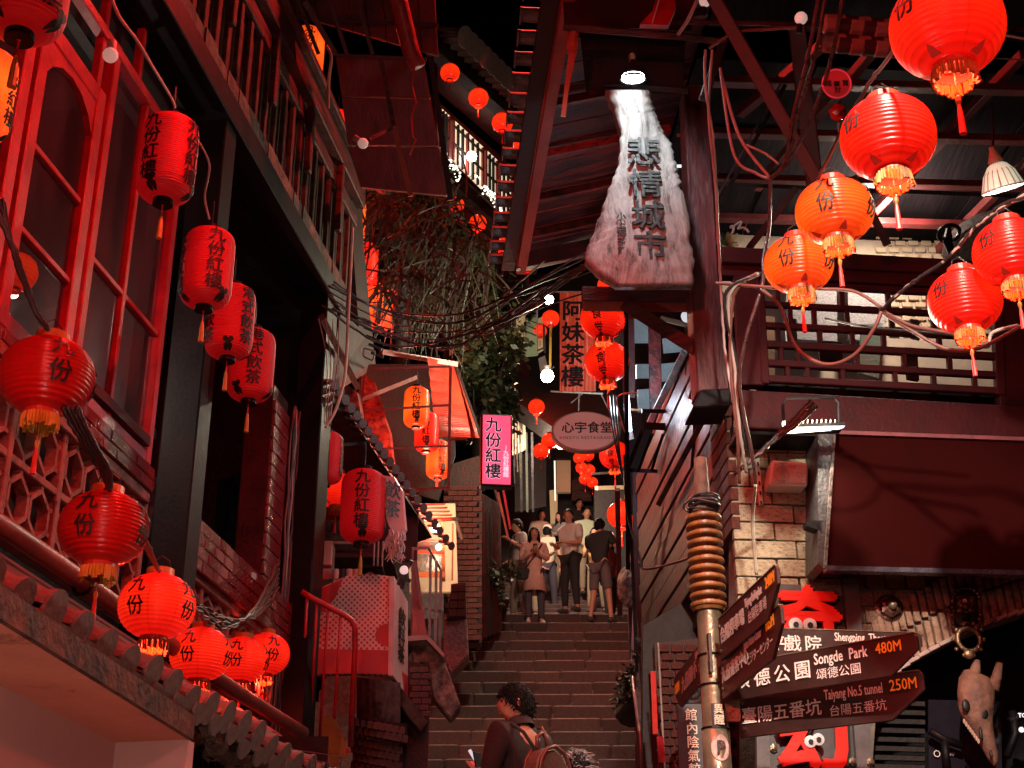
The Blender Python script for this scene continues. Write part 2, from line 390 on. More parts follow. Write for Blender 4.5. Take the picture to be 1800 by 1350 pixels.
def put(kind, px, py, d, label, group, rz=0, s=1.0, P=0, name=None, tilt=(0, 0), loc=None, col=(1, .06, .03)):
    src = proto[kind]
    if kind in used: o = copy_tree(src)
    else: o = src; used.add(kind)
    o.location = loc if loc is not None else at(px, py, d); o.rotation_euler = (tilt[0], tilt[1], rz); o.scale = (s, s, s)
    tag(o, label, 'lantern', group)
    if P: bulb_light(o, P, col, z=-.225 if kind[0] != 'L' else -.36)
    return o
proto['A'] = make_round(.215, .185, P_red, ringm=ring_gold)
proto['B'] = make_round(.215, .185, P_dim, ringm=ring_gold, fr=gold_dim)
proto['CC'] = make_round(.215, .19, P_redR, chars='份', corners=.55, cang=(-1.15,))
proto['D'] = make_round(.215, .178, P_or, cang=(-.45, .95), corners=.12)
proto['S'] = make_round(.16, .15, P_small, chars=None, simple=True)
proto['LA'] = make_long(.16, .56, P_long)
proto['LB'] = make_long(.16, .56, P_long, chars='港\n式\n飲\n茶', cang=(.35, -1.4))
proto['LG'] = make_long(.16, .56, P_longg, tassel=False)
proto['LR'] = make_long(.16, .56, P_longr, tassel=False)
proto['X'] = make_round(.215, .2, P_redR, chars='心\n宇\n食\n堂', cang=(-.35, 1.5), seams=4)
for k in ('X',):
    for ch in proto[k].children: pass
g1 = 'red lanterns strung in front of the left tea house'
put('B', 82, 662, 6.65, 'big unlit glossy red lantern before the window, nearest of the left string', g1, rz=.95)
put('B', 182, 930, 7.0, 'unlit dark red lantern with black characters hanging before the honeycomb wall', g1, rz=.2)
put('A', 276, 1066, 8.1, 'largest glowing red lantern on the left, right of the grey eave tiles', g1, P=9)
put('A', 353, 1150, 10.0, 'glowing red lantern partly covering its neighbour at the bottom left, third from the right', g1, P=8, rz=.12)
put('A', 425, 1160, 11.8, 'glowing red lantern between two others beside the black post', g1, P=7, rz=.3)
put('A', 466, 1150, 12.6, 'glowing red lantern farthest along the string, touching the black post', g1, rz=.85)
g2 = 'long paper lanterns under the left balcony'
put('LA', 295, 280, 8.6, 'long red paper lantern beside the red window, nearest of the row', g2, s=1.03, rz=.1)
put('LA', 365, 472, 9.5, 'long red lantern half hidden by the first black post', g2, s=1.02, rz=-.6)
put('LB', 405, 566, 10.6, 'long red lantern between two others, its lettering turned to the right', g2, s=1.05, rz=.6)
put('LB', 442, 642, 11.5, 'long red lantern with tea lettering beside the second black post', g2, s=1.1, rz=-.05)
put('LA', 52, -40, 6.6, 'long red lantern with black crest cut by the top left corner', g2, s=1.15, rz=-.1)
put('LG', -28, 168, 6.8, 'orange glowing lantern cut by the left edge of the frame', g2, s=.85, rz=.4)
bal = lambda x, y: LF(x, y, -.75).dot(V((0, cT, sT)))
g3 = 'glowing long lanterns behind the slatted balcony'
put('LG', 541, 92, bal(541, 92), 'orange glowing long lantern above the balcony rail, topmost of its row', g3, s=1.25, P=34, rz=.7)
put('LR', 592, 238, bal(592, 238), 'deep red long lantern behind the balcony corner next to the hanging bulb', g3, s=1.3, P=36, rz=.4)
put('LG', 619, 388, 19.2, 'orange long lantern mostly hidden behind the end of the balcony', g3, s=1.12, rz=.4)
put('LR', 642, 465, 19.6, 'red glowing long lantern in front of the dry palm leaves', g3, s=1.12, rz=.4)
put('LG', 668, 540, 20, 'orange red long lantern lowest of the row before the palm leaves', g3, s=1.2, P=20, rz=.4)
g4 = 'glowing lanterns in the wall cage'
put('LG', 732, 716, 17.5, 'orange glowing long lantern at the top of the iron cage', g4, s=.93, P=10, rz=.55)
put('LR', 750, 760, 18.2, 'red glowing lantern behind and between the two others in the iron cage', g4, s=.93, rz=.5)
put('LG', 770, 808, 18.6, 'orange glowing lantern at the bottom of the iron cage', g4, s=.93, P=8, rz=.9)
g5 = 'red paper lanterns over the drinks stall'
put('LA', 573, 805, 14.6, 'ribbed red lantern partly behind the second black post', g5, s=1.0, rz=.3)
put('LA', 638, 890, 14.0, 'large red barrel lantern with four characters above the pink banner', g5, s=1.32, rz=.55)
o = put('CC', 592, 862, 15.5, 'dark round red lantern behind the large barrel lantern', g5, s=1.0, rz=.4)
g6 = 'round lanterns by the restaurant sign'
put('X', 1060, 560, 13.4, 'large round red lantern under the wooden beam, upper of the pair', g6, s=.98, P=6)
put('X', 1067, 636, 13.8, 'large round red lantern lower of the pair beside the pink cloth sign', g6, s=.98, P=6)
put('X', 1080, 800, 18.5, 'round red lantern half hidden behind the oval sign and dark posts', g6, s=.9)
g7 = 'round lanterns hung over the right balcony'
put('CC', 1665, 48, 5.5, 'huge plain red lantern at the top right corner, largest of all', g7, P=10, rz=.1)
put('CC', 1561, 242, 6.6, 'plain red lantern second from the top in the right string', g7, P=10, rz=.1)
put('D', 1467, 372, 8.0, 'orange lantern with black characters third from the top in the right string', g7, P=10)
put('D', 1404, 465, 9.0, 'orange lantern with black characters lowest of the right string', g7, P=9, rz=-.1)
put('CC', 1778, 444, 8.2, 'red lantern cut by the right edge of the frame', g7, P=9, rz=.2)
put('CC', 1696, 530, 8.5, 'plain red lantern in front of the right end of the wooden lattice', g7, P=9, rz=.2)
g8 = 'small lanterns along the far tea house'
for (x, y, d, lb) in [(791, 128, 28, 'small red lantern highest under the far eave'), (841, 172, 30, 'small red lantern second under the far eave'),
                      (883, 216, 32, 'small red lantern third under the far eave beside the lit windows'), (921, 255, 34, 'small red lantern fourth under the far eave, cut by the roof edge'),
                      (802, 360, 26, 'small red lantern below the far lit windows, first from the left'), (840, 392, 27, 'small red lantern below the far lit windows, second from the left'),
                      (884, 433, 28, 'small red lantern below the far lit windows, third from the left'), (928, 466, 29, 'small red lantern just left of the wooden slab tip'),
                      (968, 560, 27, 'small orange lantern on a yellow pole left of the pink cloth sign'), (943, 715, 24.5, 'small red lantern alone above the crowd, left of the oval sign'),
                      (949, 582, 30, 'tiny orange lantern in the lit far window'), (966, 775, 24, 'small red lantern touching the left end of the oval sign'),
                      (951, 793, 24, 'small red lantern lowest at the left under the oval sign')]:
    fb = FB(x, y, .1 + 1.75 if y < 300 else .9)
    put('S', x, y, d, lb, g8, loc=(fb if x < 925 and y < 440 else None), s=d * (15.5 if d > 26 else 14.5) / F / .16 * (.8 if x in (949,) else 1), P=14 if x in (841, 840, 943) else 0)
for i, (x, y) in enumerate([(1018, 805), (1034, 800), (1022, 822), (1036, 826), (1028, 842), (1041, 848)]):
    put('S', x, y, 29 + .2 * i, ['small red lantern top left of the cluster over the crowd', 'small red lantern top right of the cluster over the crowd', 'small red lantern on the left middle of the cluster over the crowd', 'small red lantern on the right middle of the cluster over the crowd', 'small red lantern near the foot of the cluster over the crowd', 'lowest small red lantern of the cluster over the crowd'][i], 'cluster of lanterns over the crowd', s=.75, P=12 if i == 2 else 0)
put('S', 1092, 905, 21, 'bright red lantern low beside the people on the steps', g6, s=1.3, P=20)
put('S', 1072, 502, 15, 'small red lantern peeping out under the wooden slab', g6, s=.8)
# unseen lanterns added above the frame as strong red fill for the lane
g9 = 'added fill lanterns above the frame'
for i, (x, y, z, P) in enumerate([(-1.6, 3.0, 3.6, 360), (1.9, 2.8, 3.9, 150), (-.4, 6.2, 6.9, 430), (.2, 11.5, 11.2, 420)]):
    put('A', 0, 0, 0, ['added red fill lantern overhead at the left, out of frame', 'added red fill lantern overhead at the right, out of frame', 'added red fill lantern high over the lane above the frame', 'added red fill lantern high over the lane further up the steps'][i], g9, loc=(x, y, z), P=P, col=(1, .045, .035))
# ------------------------------------------------------------------ ground and steps
g = MB(); g.add([(-300, -300, -1.6), (300, -300, -1.6), (300, 300, -1.6), (-300, 300, -1.6)], [(0, 1, 2, 3)])
struct('ground', g, concrete)
g = MB(); g.frame((0, 6.2, -.85), (5.5, 0, 0), (0, 3.0, 0), (0, 0, 1.5)); g.frame((0, 11, -.75), (5.5, 0, 0), (0, 8.2, 0), (0, 0, 1.74)); g.frame((0, 4.3, -1.2), (5.5, 0, 0), (0, .8, 0), (0, 0, .8))
struct('lower_landing', g, granite)
RISE, RUN = .2405, .365
xr = lambda y: 1.62 + .057 * (y - 18)
xl = lambda y: -1.55 + max(0, y - 17.3) * .2
steps_root = MB(); pr = []
y0 = 13.0; z0 = .12; stairs_list = []
n1 = 26; 
zt, yt = 6.28, 22.9
for i in range(n1): stairs_list.append((yt - (n1 - 1 - i) * RUN, zt - (n1 - 1 - i) * RISE, RUN, RISE))
up = []
for i in range(24): up.append((24.3 + i * .38, zt + .18 * (i + 1), .38, .18))
core = MB()
for (y, z, a, r) in stairs_list + up:
    core.frame((.3, y + .5 * a + .15, z - r * .5 - .1 + .0), (6, 0, 0), (0, a + .3, 0), (0, 0, r * .9))
core.frame((.3, 24.0, zt - .15), (6, 0, 0), (0, 1.9, 0), (0, 0, .22))
core.frame((.3, 37, zt + .18 * 24 - .2), (8, 0, 0), (0, 9, 0), (0, 0, .4))
stairs = struct('stairs', core, granite)
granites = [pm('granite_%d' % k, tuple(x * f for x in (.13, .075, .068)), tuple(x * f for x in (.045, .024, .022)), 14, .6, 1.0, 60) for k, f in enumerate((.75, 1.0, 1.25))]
for m_ in granites:      # step edges painted pale: light caught on the bevels, plus some wear
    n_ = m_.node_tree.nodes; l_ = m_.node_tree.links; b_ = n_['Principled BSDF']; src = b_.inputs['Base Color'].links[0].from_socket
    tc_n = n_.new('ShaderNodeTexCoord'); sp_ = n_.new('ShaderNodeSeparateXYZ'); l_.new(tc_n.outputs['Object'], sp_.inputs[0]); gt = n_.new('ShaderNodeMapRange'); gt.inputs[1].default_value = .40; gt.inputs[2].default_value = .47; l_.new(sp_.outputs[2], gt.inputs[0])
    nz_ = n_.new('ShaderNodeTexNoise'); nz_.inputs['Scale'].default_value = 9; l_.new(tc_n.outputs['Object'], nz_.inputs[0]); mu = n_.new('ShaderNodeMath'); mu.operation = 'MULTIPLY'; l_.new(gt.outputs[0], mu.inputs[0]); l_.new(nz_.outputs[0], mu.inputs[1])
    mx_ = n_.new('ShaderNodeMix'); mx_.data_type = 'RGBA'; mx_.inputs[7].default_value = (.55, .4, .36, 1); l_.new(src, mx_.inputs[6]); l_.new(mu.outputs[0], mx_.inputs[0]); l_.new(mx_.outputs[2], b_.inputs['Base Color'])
def block_mesh(mat):
    mb = MB(); mb.frame((0, 0, 0), (1, 0, 0), (0, 1, 0), (0, 0, 1)); o = mb.build('step_stone', mat, bevel=.05); me = o.data; bpy.data.objects.remove(o); return me
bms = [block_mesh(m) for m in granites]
for k, (y, z, a, r) in enumerate(stairs_list + up):
    if k < 8: continue
    far = k >= n1
    X0, X1 = xl(min(y, 22.9)), xr(y) + .05; x = X0 + rnd.uniform(-.3, 0)
    if far: X0 = -.3; x = -.35
    while x < X1:
        wd = rnd.uniform(.55, 1.05) * (1.4 if far else 1); wd = min(wd, X1 - x + .3)
        nos = rnd.uniform(-.012, .012)
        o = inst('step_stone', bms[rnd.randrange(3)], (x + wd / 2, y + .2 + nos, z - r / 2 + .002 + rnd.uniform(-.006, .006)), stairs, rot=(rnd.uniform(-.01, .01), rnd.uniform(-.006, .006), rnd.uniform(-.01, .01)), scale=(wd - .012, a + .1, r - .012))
        x += wd
def gz(y):
    if y > 24.3: return zt + .18 * min(24, int((y - 24.3 - .0) / .38) + 1)
    if y > yt - .1: return zt
    return zt - RISE * math.ceil((yt - y) / RUN - .001)
# dark hillside behind everything
g = MB(); pts = []
for j in range(9):
    for i in range(25):
        X = -60 + i * 5; Y = 55 + j * 9; pts.append((X, Y, 2 + j * 3.4 + 2.5 * math.sin(i * .9 + j) + (6 if abs(i - 13) > 4 else 0) * j / 8))
g.add(pts, [(j * 25 + i, j * 25 + i + 1, j * 25 + i + 26, j * 25 + i + 25) for j in range(8) for i in range(24)])
struct('hill', g, leaf_m)
# ------------------------------------------------------------------ left tea house
LH = thing('tea_house', 'old red and brown wooden tea house with slatted balcony filling the left side', 'house', LF.pt(8, 2.6, 0))
def lbox(mb, s0, s1, z0, z1, o0, o1):
    c = LF.pt((s0 + s1) / 2, (z0 + z1) / 2, (o0 + o1) / 2); return mb.frame(c, LF.d * (s1 - s0), LF.n * (o1 - o0), Zv * (z1 - z0))
def lpoly(mb, px, off, th): return mb.prism([LF(x, y, off) for x, y in px], -LF.n * th)
# shells: dark rooms behind
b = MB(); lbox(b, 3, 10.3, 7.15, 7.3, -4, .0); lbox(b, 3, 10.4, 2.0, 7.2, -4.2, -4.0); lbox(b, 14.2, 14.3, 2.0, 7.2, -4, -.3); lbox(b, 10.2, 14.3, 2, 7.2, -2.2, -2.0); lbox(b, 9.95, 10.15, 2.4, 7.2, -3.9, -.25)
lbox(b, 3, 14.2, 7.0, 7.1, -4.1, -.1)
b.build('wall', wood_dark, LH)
b = MB(); lbox(b, 3, 13.9, 2.3, 2.45, -2, .05); b.build('floor_slab', concrete, LH)
# black steel posts
for s0, s1, z0, z1 in ((10.12, 10.38, 1.5, 7.1), (13.25, 13.62, 2.2, 6.95)):
    p = MB(); lbox(p, s0, s1, z0, z1, -.02, .26); p.build('post', black_paint, LH, bevel=.012)
p = MB(); lbox(p, 13.3, 13.6, -.1, 2.3, -.02, .24); p.build('post', red_dark, LH, bevel=.012)
b = MB(); lbox(b, 3, 13.7, 6.88, 7.12, -.02, .3); b.build('steel_beam', black_paint, LH, bevel=.01)
# weathered timber beam under the balcony, a little ragged
b = MB(); n = 40
for i in range(n):
    s0, s1 = 3 + (14.05 - 3) * i / n, 3 + (14.05 - 3) * (i + 1) / n
    lbox(b, s0, s1 + .002, 7.14 - rnd.uniform(0, .05), 7.42 + rnd.uniform(-.01, .01), .03, .2 + rnd.uniform(0, .02))
b.build('timber_beam', pm('beam_old', (.24, .15, .095), (.07, .04, .026), 5, .8, .9, 22, dirt=1), LH)
wood_dim = pm('wood_dim', (.05, .026, .018), (.015, .009, .007), 5, .75, .6, 16, dirt=1)
# balcony: boards behind, slats, top rails
b = MB(); lbox(b, 3, 14.9, 7.4, 9.1, -.10, -.04); b.build('balcony_board', pm('balcony_wood', (.1, .05, .035), (.045, .02, .016), 4, .6, .4, 16, st=(1, 1, 4)), LH)
sl = MB().frame((0, 0, 0), (.05, 0, 0), (0, .05, 0), (0, 0, 1.32)).build('slat', wood_brown, bevel=.006); slm = sl.data; bpy.data.objects.remove(sl)
rz = math.atan2(LF.d.y, LF.d.x)
k = 0; s = 4.0
while s < 14.9:
    inst('slat', slm, LF.pt(s, 8.06, .0), LH, rot=(0, 0, rz), scale=(1.3, 1, 1)); s += .2745; k += 1
b = MB(); lbox(b, 3, 14.95, 8.68, 8.86, -.02, .05); b.build('balcony_rail', wood_red, LH, bevel=.01)
b = MB(); lbox(b, 3, 15.0, 8.95, 9.28, -.04, .12); lbox(b, 3, 15.05, 9.22, 9.3, .12, .2); b.build('balcony_fascia', wood_red, LH, bevel=.01)
for s in (9.2, 10.4, 11.6, 12.8, 14.0):
    b = MB(); lbox(b, s, s + .09, 8.1, 8.98, .05, .12); b.build('balcony_bracket', wood_red, LH, bevel=.01)
b = MB(); b.prism([LF(615, 352, .02), LF(636, 352, .02), LF(640, 440, .02), LF(650, 540, .02), LF(660, 640, .02), LF(635, 640, .02)], -LF.n * .1); lbox(b, 14.9, 15.0, 7.3, 9.2, -2.5, 0); b.build('end_wall', wood_dim, LH)
b = MB(); lbox(b, 3, 15.0, 7.3, 7.4, -3, .02); b.build('balcony_floor', wood_dark, LH)
# lower leaning boards under the balcony end (565..660 px)
b = MB(); b.prism([aty(568, 560, 13.9), aty(600, 545, 13.9), aty(645, 590, 15.5), aty(648, 640, 15.5), aty(575, 685, 13.9)], (-.05, .25, 0)); b.build('soffit_board', wood_dim, LH)
b = MB(); seg(b, (566, 558, 14.0), (628, 680, 15.8), 11); b.build('edge_batten', wood_brown, LH)
# windows ---------------------------------------------------------
def window(s0, s1, z0, z1, rails, muls, m=red_paint, wd=.075, off=0.0, arch=False):
    f = MB(); lbox(f, s0, s0 + wd, z0, z1, -.04 + off, .05 + off); lbox(f, s1 - wd, s1, z0, z1, -.04 + off, .05 + off)
    lbox(f, s0 + wd, s1 - wd, z0, z0 + wd, -.04 + off, .045 + off); lbox(f, s0 + wd, s1 - wd, z1 - wd * 1.2, z1, -.04 + off, .045 + off)
    fr = f.build('window_frame', m, LH, bevel=.008)
    for z in rails:
        q = MB(); lbox(q, s0 + wd * .9, s1 - wd * .9, z - .022, z + .022, -.03 + off, .03 + off); q.build('glazing_bar', m, fr, bevel=.006)
    for s in muls:
        q = MB(); lbox(q, s - .025, s + .025, z0 + wd * .9, z1 - wd * .9, -.025 + off, .035 + off); q.build('glazing_bar', m, fr, bevel=.006)
    if arch:
        q = MB(); a = [LF.pt(s0 + wd * .5, z1 - .55, .035 + off), LF.pt(s0 + wd * .5, z1 - .1, .035 + off), LF.pt(s1 - wd * .5, z1 - .1, .035 + off), LF.pt(s1 - wd * .5, z1 - .55, .035 + off)]
        c = [LF.pt(s0 + (s1 - s0) * (.5 - .42 * math.cos(t * math.pi / 8)), z1 - .55 + .36 * math.sin(t * math.pi / 8), .035 + off) for t in range(8, -1, -1)]
        q.prism(a + c, -LF.n * .05); q.build('arched_rail', m, fr)
    g = MB(); lbox(g, s0 + wd * .5, s1 - wd * .5, z0 + .02, z1 - .02, -.012 + off, -.004 + off); g.build('pane', glass_t, fr)
glass_t = bpy.data.materials.new('old_window_glass'); glass_t.use_nodes = True
_n = glass_t.node_tree.nodes; _l = glass_t.node_tree.links; _b = _n['Principled BSDF']
_b.inputs['Base Color'].default_value = (.09, .07, .08, 1); _b.inputs['Roughness'].default_value = .14
_tr = _n.new('ShaderNodeBsdfTransparent'); _tr.inputs[0].default_value = (.75, .7, .72, 1); _mx = _n.new('ShaderNodeMixShader')
_tcd = _n.new('ShaderNodeTexCoord'); _mp = _n.new('ShaderNodeMapping'); _mp.inputs['Scale'].default_value = (1, 1, .25); _no = _n.new('ShaderNodeTexNoise'); _no.inputs['Scale'].default_value = 3; _no.inputs['Detail'].default_value = 8
_l.new(_tcd.outputs["Object"], _mp.inputs[0]); _l.new(_mp.outputs[0], _no.inputs[0])
_rr = _n.new('ShaderNodeMapRange'); _rr.inputs[1].default_value = .4; _rr.inputs[2].default_value = .75; _rr.inputs[3].default_value = .2; _rr.inputs[4].default_value = .85
_l.new(_no.outputs[0], _rr.inputs[0]); _l.new(_rr.outputs[0], _mx.inputs[0]); _l.new(_tr.outputs[0], _mx.inputs[1]); _l.new(_b.outputs[0], _mx.inputs[2])
_bp = _n.new('ShaderNodeBump'); _bp.inputs['Strength'].default_value = .12; _l.new(_no.outputs[0], _bp.inputs['Height']); _l.new(_bp.outputs[0], _b.inputs['Normal'])
_l.new(_mx.outputs[0], _n['Material Output'].inputs['Surface'])
window(7.52, 8.44, 3.75, 5.95, (4.44, 5.03), (), arch=True, wd=.11)
window(6.4, 7.46, 3.75, 5.95, (4.44, 5.03), (), arch=True, wd=.11)
window(8.5, 9.85, 3.75, 6.45, (4.76,), (9.13,), wd=.085)
b = MB(); lbox(b, 5.2, 9.12, 6.34, 6.42, -.02, .06); lbox(b, 8.3, 8.36, 5.9, 6.9, -.02, .04); lbox(b, 8.9, 8.96, 6.4, 7.1, -.02, .04); lbox(b, 7.46, 7.52, 5.9, 7, -.02, .05); b.build('upper_frame', red_paint, LH, bevel=.006)
b = MB(); lbox(b, 8.75, 9.75, 3.86, 3.93, .02, .07); b.build('lower_rail', wood_h, LH)
b = MB(); lbox(b, 3, 9.85, 7.05 - .65, 7.05, -.2, -.12); b.build('transom_board', wood_dark, LH)
# interior: lit planks, partition, hanging lamp seen through the panes
b = MB()
for i in range(16): lbox(b, 6.2 + i * .3, 6.2 + i * .3 + .285, 3.6, 6.2, -1.6 - .01 * (i % 3), -1.55)
b.build('inner_partition', pm('inner_wood', (.3, .22, .17), (.1, .07, .055), 4, .6, .3), LH)
il = thing('hanging_lamp', 'small bright white lamp glimpsed behind the left window', 'lamp', LF(24, 516, -.9))
MB().ball(LF(24, 516, -.9), .035).build('bulb', emi('bulb_white', (1, .92, .8), 30), il, smooth=True)
MB().tube([LF(24, 516, -.9) + V((0, 0, .03)), LF(24, 516, -.9) + V((0, 0, 2.3))], .006).build('cord', cable_b, il)
l = bpy.data.lights.new('bulb_light', 'POINT'); l.energy = 70; l.color = (1, .8, .66); l.shadow_soft_size = .05; lo = bpy.data.objects.new('bulb_light', l); C.objects.link(lo); lo.location = LF(24, 516, -.9) + V((0, 0, -.08))
for (x, y, lb) in ((28, 478, 'red lantern seen through the leftmost lower pane'), (188, 602, 'red paper lantern hanging inside behind the window bars'), (150, 762, 'red lantern behind the pane just above the window sill')):
    put('S', 0, 0, 0, lb, 'lanterns inside the tea house', loc=LF(x, y, -.75), s=.95)
# honeycomb lattice walls --------------------------------------
def lattice(s0, s1, z0, z1, name):
    f = MB(); lbox(f, s0, s1, z0 - .06, z0 + .02, -.06, .07); lbox(f, s0, s1, z1 - .02, z1 + .06, -.06, .07)
    root = f.build(name, lattice_m, LH, bevel=.008)
    bk = MB(); lbox(bk, s0, s1, z0, z1, -.16, -.12); bk.build('lattice_backing', red_dark, root)
    n = max(1, round((s1 - s0) / .62)); wds = (s1 - s0) / n
    for i in range(n + 1):
        q = MB(); lbox(q, s0 + i * wds - .03, s0 + i * wds + .03, z0, z1, -.05, .05); q.build('upright', lattice_m, root, bevel=.006)
    q = MB(); zm = (z0 + z1) / 2; lbox(q, s0, s1, zm - .025, zm + .025, -.045, .045); q.build('middle_rail', lattice_m, root, bevel=.006)
    for i in range(n):
        for (za, zb) in ((z0 + .02, zm - .025), (zm + .025, z1 - .02)):
            c = MB(); a0 = s0 + i * wds + .03; W = wds - .06; H = zb - za
            for cx, cz, hw, hh in ((.27, .5, .2, .42), (.73, .5, .2, .42)):
                P = [(cx, cz + hh), (cx + hw, cz + hh * .45), (cx + hw, cz - hh * .45), (cx, cz - hh), (cx - hw, cz - hh * .45), (cx - hw, cz + hh * .45)]
                Q = [LF.pt(a0 + x * W, za + zz * H, 0) for x, zz in P]
                for j in range(6): c.beam(Q[j], Q[(j + 1) % 6], .028, .07, up=LF.n)
            for (xa, za_, xb, zb_) in ((.47, .5, .53, .5), (.0, .72, .08, .7), (.0, .28, .08, .3), (.92, .7, 1, .72), (.92, .3, 1, .28), (.27, .92, .27, 1), (.73, .92, .73, 1), (.27, 0, .27, .08), (.73, 0, .73, .08)):
                c.beam(LF.pt(a0 + xa * W, za + za_ * H, 0), LF.pt(a0 + xb * W, za + zb_ * H, 0), .028, .07, up=LF.n)
            c.build('honeycomb', lattice_m, root)
    return root
lattice(4.6, 9.85, 2.66, 3.48, 'lattice_wall')
lattice(10.45, 12.95, 2.6, 3.22, 'lattice_wall')
# sill of glossy red tiles under windows and red brick cap of the second parapet
glossy_red = pm('glossy_red_tile', (.3, .015, .02), (.12, .008, .01), 12, .22, .6, 18, coat=.8)
def tiles(s0, s1, z0, z1, n, rows, mat, nm, o0, o1):
    bk = MB(); lbox(bk, s0, s1, z0, z1, o0, o1 - .02); r0 = bk.build(nm, mortar if 0 else brick_d, LH)
    tm = MB().frame((0, 0, 0), (1, 0, 0), (0, 1, 0), (0, 0, 1)).build('brick', mat, bevel=.04); me = tm.data; bpy.data.objects.remove(tm)
    ws = (s1 - s0) / n; hs = (z1 - z0) / rows
    for j in range(rows):
        for i in range(n):
            sh = (j % 2) * ws * .5
            a = s0 + i * ws + sh; wd_ = min(ws, s1 - a)
            if wd_ < .04: continue
            inst('brick', me, LF.pt(a + wd_ / 2, z0 + (j + .5) * hs, o1 - .01 + rnd.uniform(-.004, .004)), r0, rot=(rnd.uniform(-.02, .02), rnd.uniform(-.01, .01), rz), scale=(wd_ - .012, .04, hs - .012))
    return r0
tiles(5.0, 9.85, 3.54, 3.72, 22, 2, glossy_red, 'window_sill', -.05, .08)
tiles(10.42, 13.2, 3.26, 3.66, 12, 4, glossy_red, 'parapet_cap', -.1, .1)
# red brick pillar beyond the second parapet, with dark doorway posts
b = MB(); lbox(b, 12.55, 13.0, 2.3, 5.6, -.25, .0); pl = b.build('brick_pillar', red_dark, LH)
tm = MB().frame((0, 0, 0), (1, 0, 0), (0, 1, 0), (0, 0, 1)).build('brick', glossy_red, bevel=.05); me = tm.data; bpy.data.objects.remove(tm)
for j in range(24): inst('brick', me, LF.pt(12.78, 2.4 + j * .13, .0), pl, rot=(0, 0, rz), scale=(.44 + rnd.uniform(-.01, .01), .06, .118))
b = MB(); lbox(b, 12.1, 12.4, 3.6, 5.5, -1.0, -.8); lbox(b, 10.5, 12.1, 4.2, 4.3, -1.0, -.9); lbox(b, 10.5, 12.1, 4.9, 5.0, -1.0, -.9); b.build('inner_door_frame', wood_dark, LH)
b = MB(); b.lathe([(.09, 3.6), (.085, 4.1), (.001, 4.12)], 12, LF.pt(11.0, 0, -.45)); b.build('stone_bollard', concrete, LH)
for k in range(5):
    pts = [LF.pt(13.05 + .05 * k + rnd.uniform(-.02, .02), 5.6 - i * .3, .04 + rnd.uniform(-.012, .012)) for i in range(12)]
    o = MB().tube(pts, .012 + .004 * (k % 2), 6).build('wall_pipe', [cable_r, steel_d, cable_g, cable_b, cable_r][k], LH, smooth=True)
# drain pipe, sloping red apron, eave
b = MB().tube([LF.pt(s, 2.44 + .02 * math.sin(s), .34) for s in [3 + i * .5 for i in range(21)]], .055, 12); b.build('drain_pipe', pm('pipe_pink', (.3, .09, .07), (.14, .035, .03), 3, .4, .2), LH, smooth=True)
for s in (6.2, 8.4, 10.6): MB().torus(LF.pt(s, 2.44, .34), .06, .012, LF.d).build('pipe_clip', black_paint, LH)
b = MB(); b.prism([LF.pt(3, 2.5, .05), LF.pt(13.2, 2.5, .05), LF.pt(13.2, 1.78, 1.05), LF.pt(3, 1.78, 1.05)], (0, 0, -.06)); b.build('apron_roof', pm('apron_red', (.17, .02, .018), (.05, .008, .008), 3, .6, .6, 20, dirt=1), LH)
# eave tiles : barrel tiles with curled ends and pans between them
def curve_tile(cover):
    mb = MB(); n = 9; vs = []; fs = []; Rr = .1 if cover else .105
    for j, (yy, k) in enumerate(((0, 1.0), (.16, 1.0), (.34, .96), (.4, 1.03))):
        for rr in (Rr * k, (Rr - .018) * k):
            for i in range(n):
                t = math.pi * i / (n - 1) * (1 if cover else 1)
                vs.append((math.cos(t) * rr, yy, (math.sin(t) * rr * .85) * (1 if cover else -.55)))
    for j in range(3):
        for q in range(2):
            for i in range(n - 1):
                a = (j * 2 + q) * n + i; b_ = a + 2 * n; fs.append((a, a + 1, b_ + 1, b_))
    for j in (0, 3):
        for i in range(n - 1): a = j * 2 * n + i; fs.append((a, a + 1, a + n + 1, a + n))
    mb.add(vs, fs)
    if not cover:   # drip tongue
        mb.prism([(math.cos(math.pi + math.pi * i / 8) * .1, .405, math.sin(math.pi + math.pi * i / 8) * .13 + .0) for i in range(9)], (0, .015, 0))
    else: mb.lathe([(.001, 0), (.098, 0), (.1, .02), (.001, .022)], 14, (0, .395, 0), ax=(0, 1, 0))
    return mb
tc_ = curve_tile(True).build('cover_tile', tile_m, smooth=False); mc = tc_.data; bpy.data.objects.remove(tc_)
tp_ = curve_tile(False).build('drip_tile', tile_m, smooth=False); mpn = tp_.data; bpy.data.objects.remove(tp_)
s = 4.6; slope = math.atan2(-.4, 1)
rt = math.atan2(LF.n.y, LF.n.x) - math.pi / 2
while s < 12.9:
    inst('cover_tile', mc, LF.pt(s, 1.80, .86), LH, rot=(slope + rnd.uniform(-.05, .05), rnd.uniform(-.04, .04), rt), scale=(.92, 1, .95))
    inst('drip_tile', mpn, LF.pt(s + .14, 1.78, .86), LH, rot=(slope + rnd.uniform(-.05, .05), rnd.uniform(-.04, .04), rt), scale=(.9, 1, .9))
    s += .28
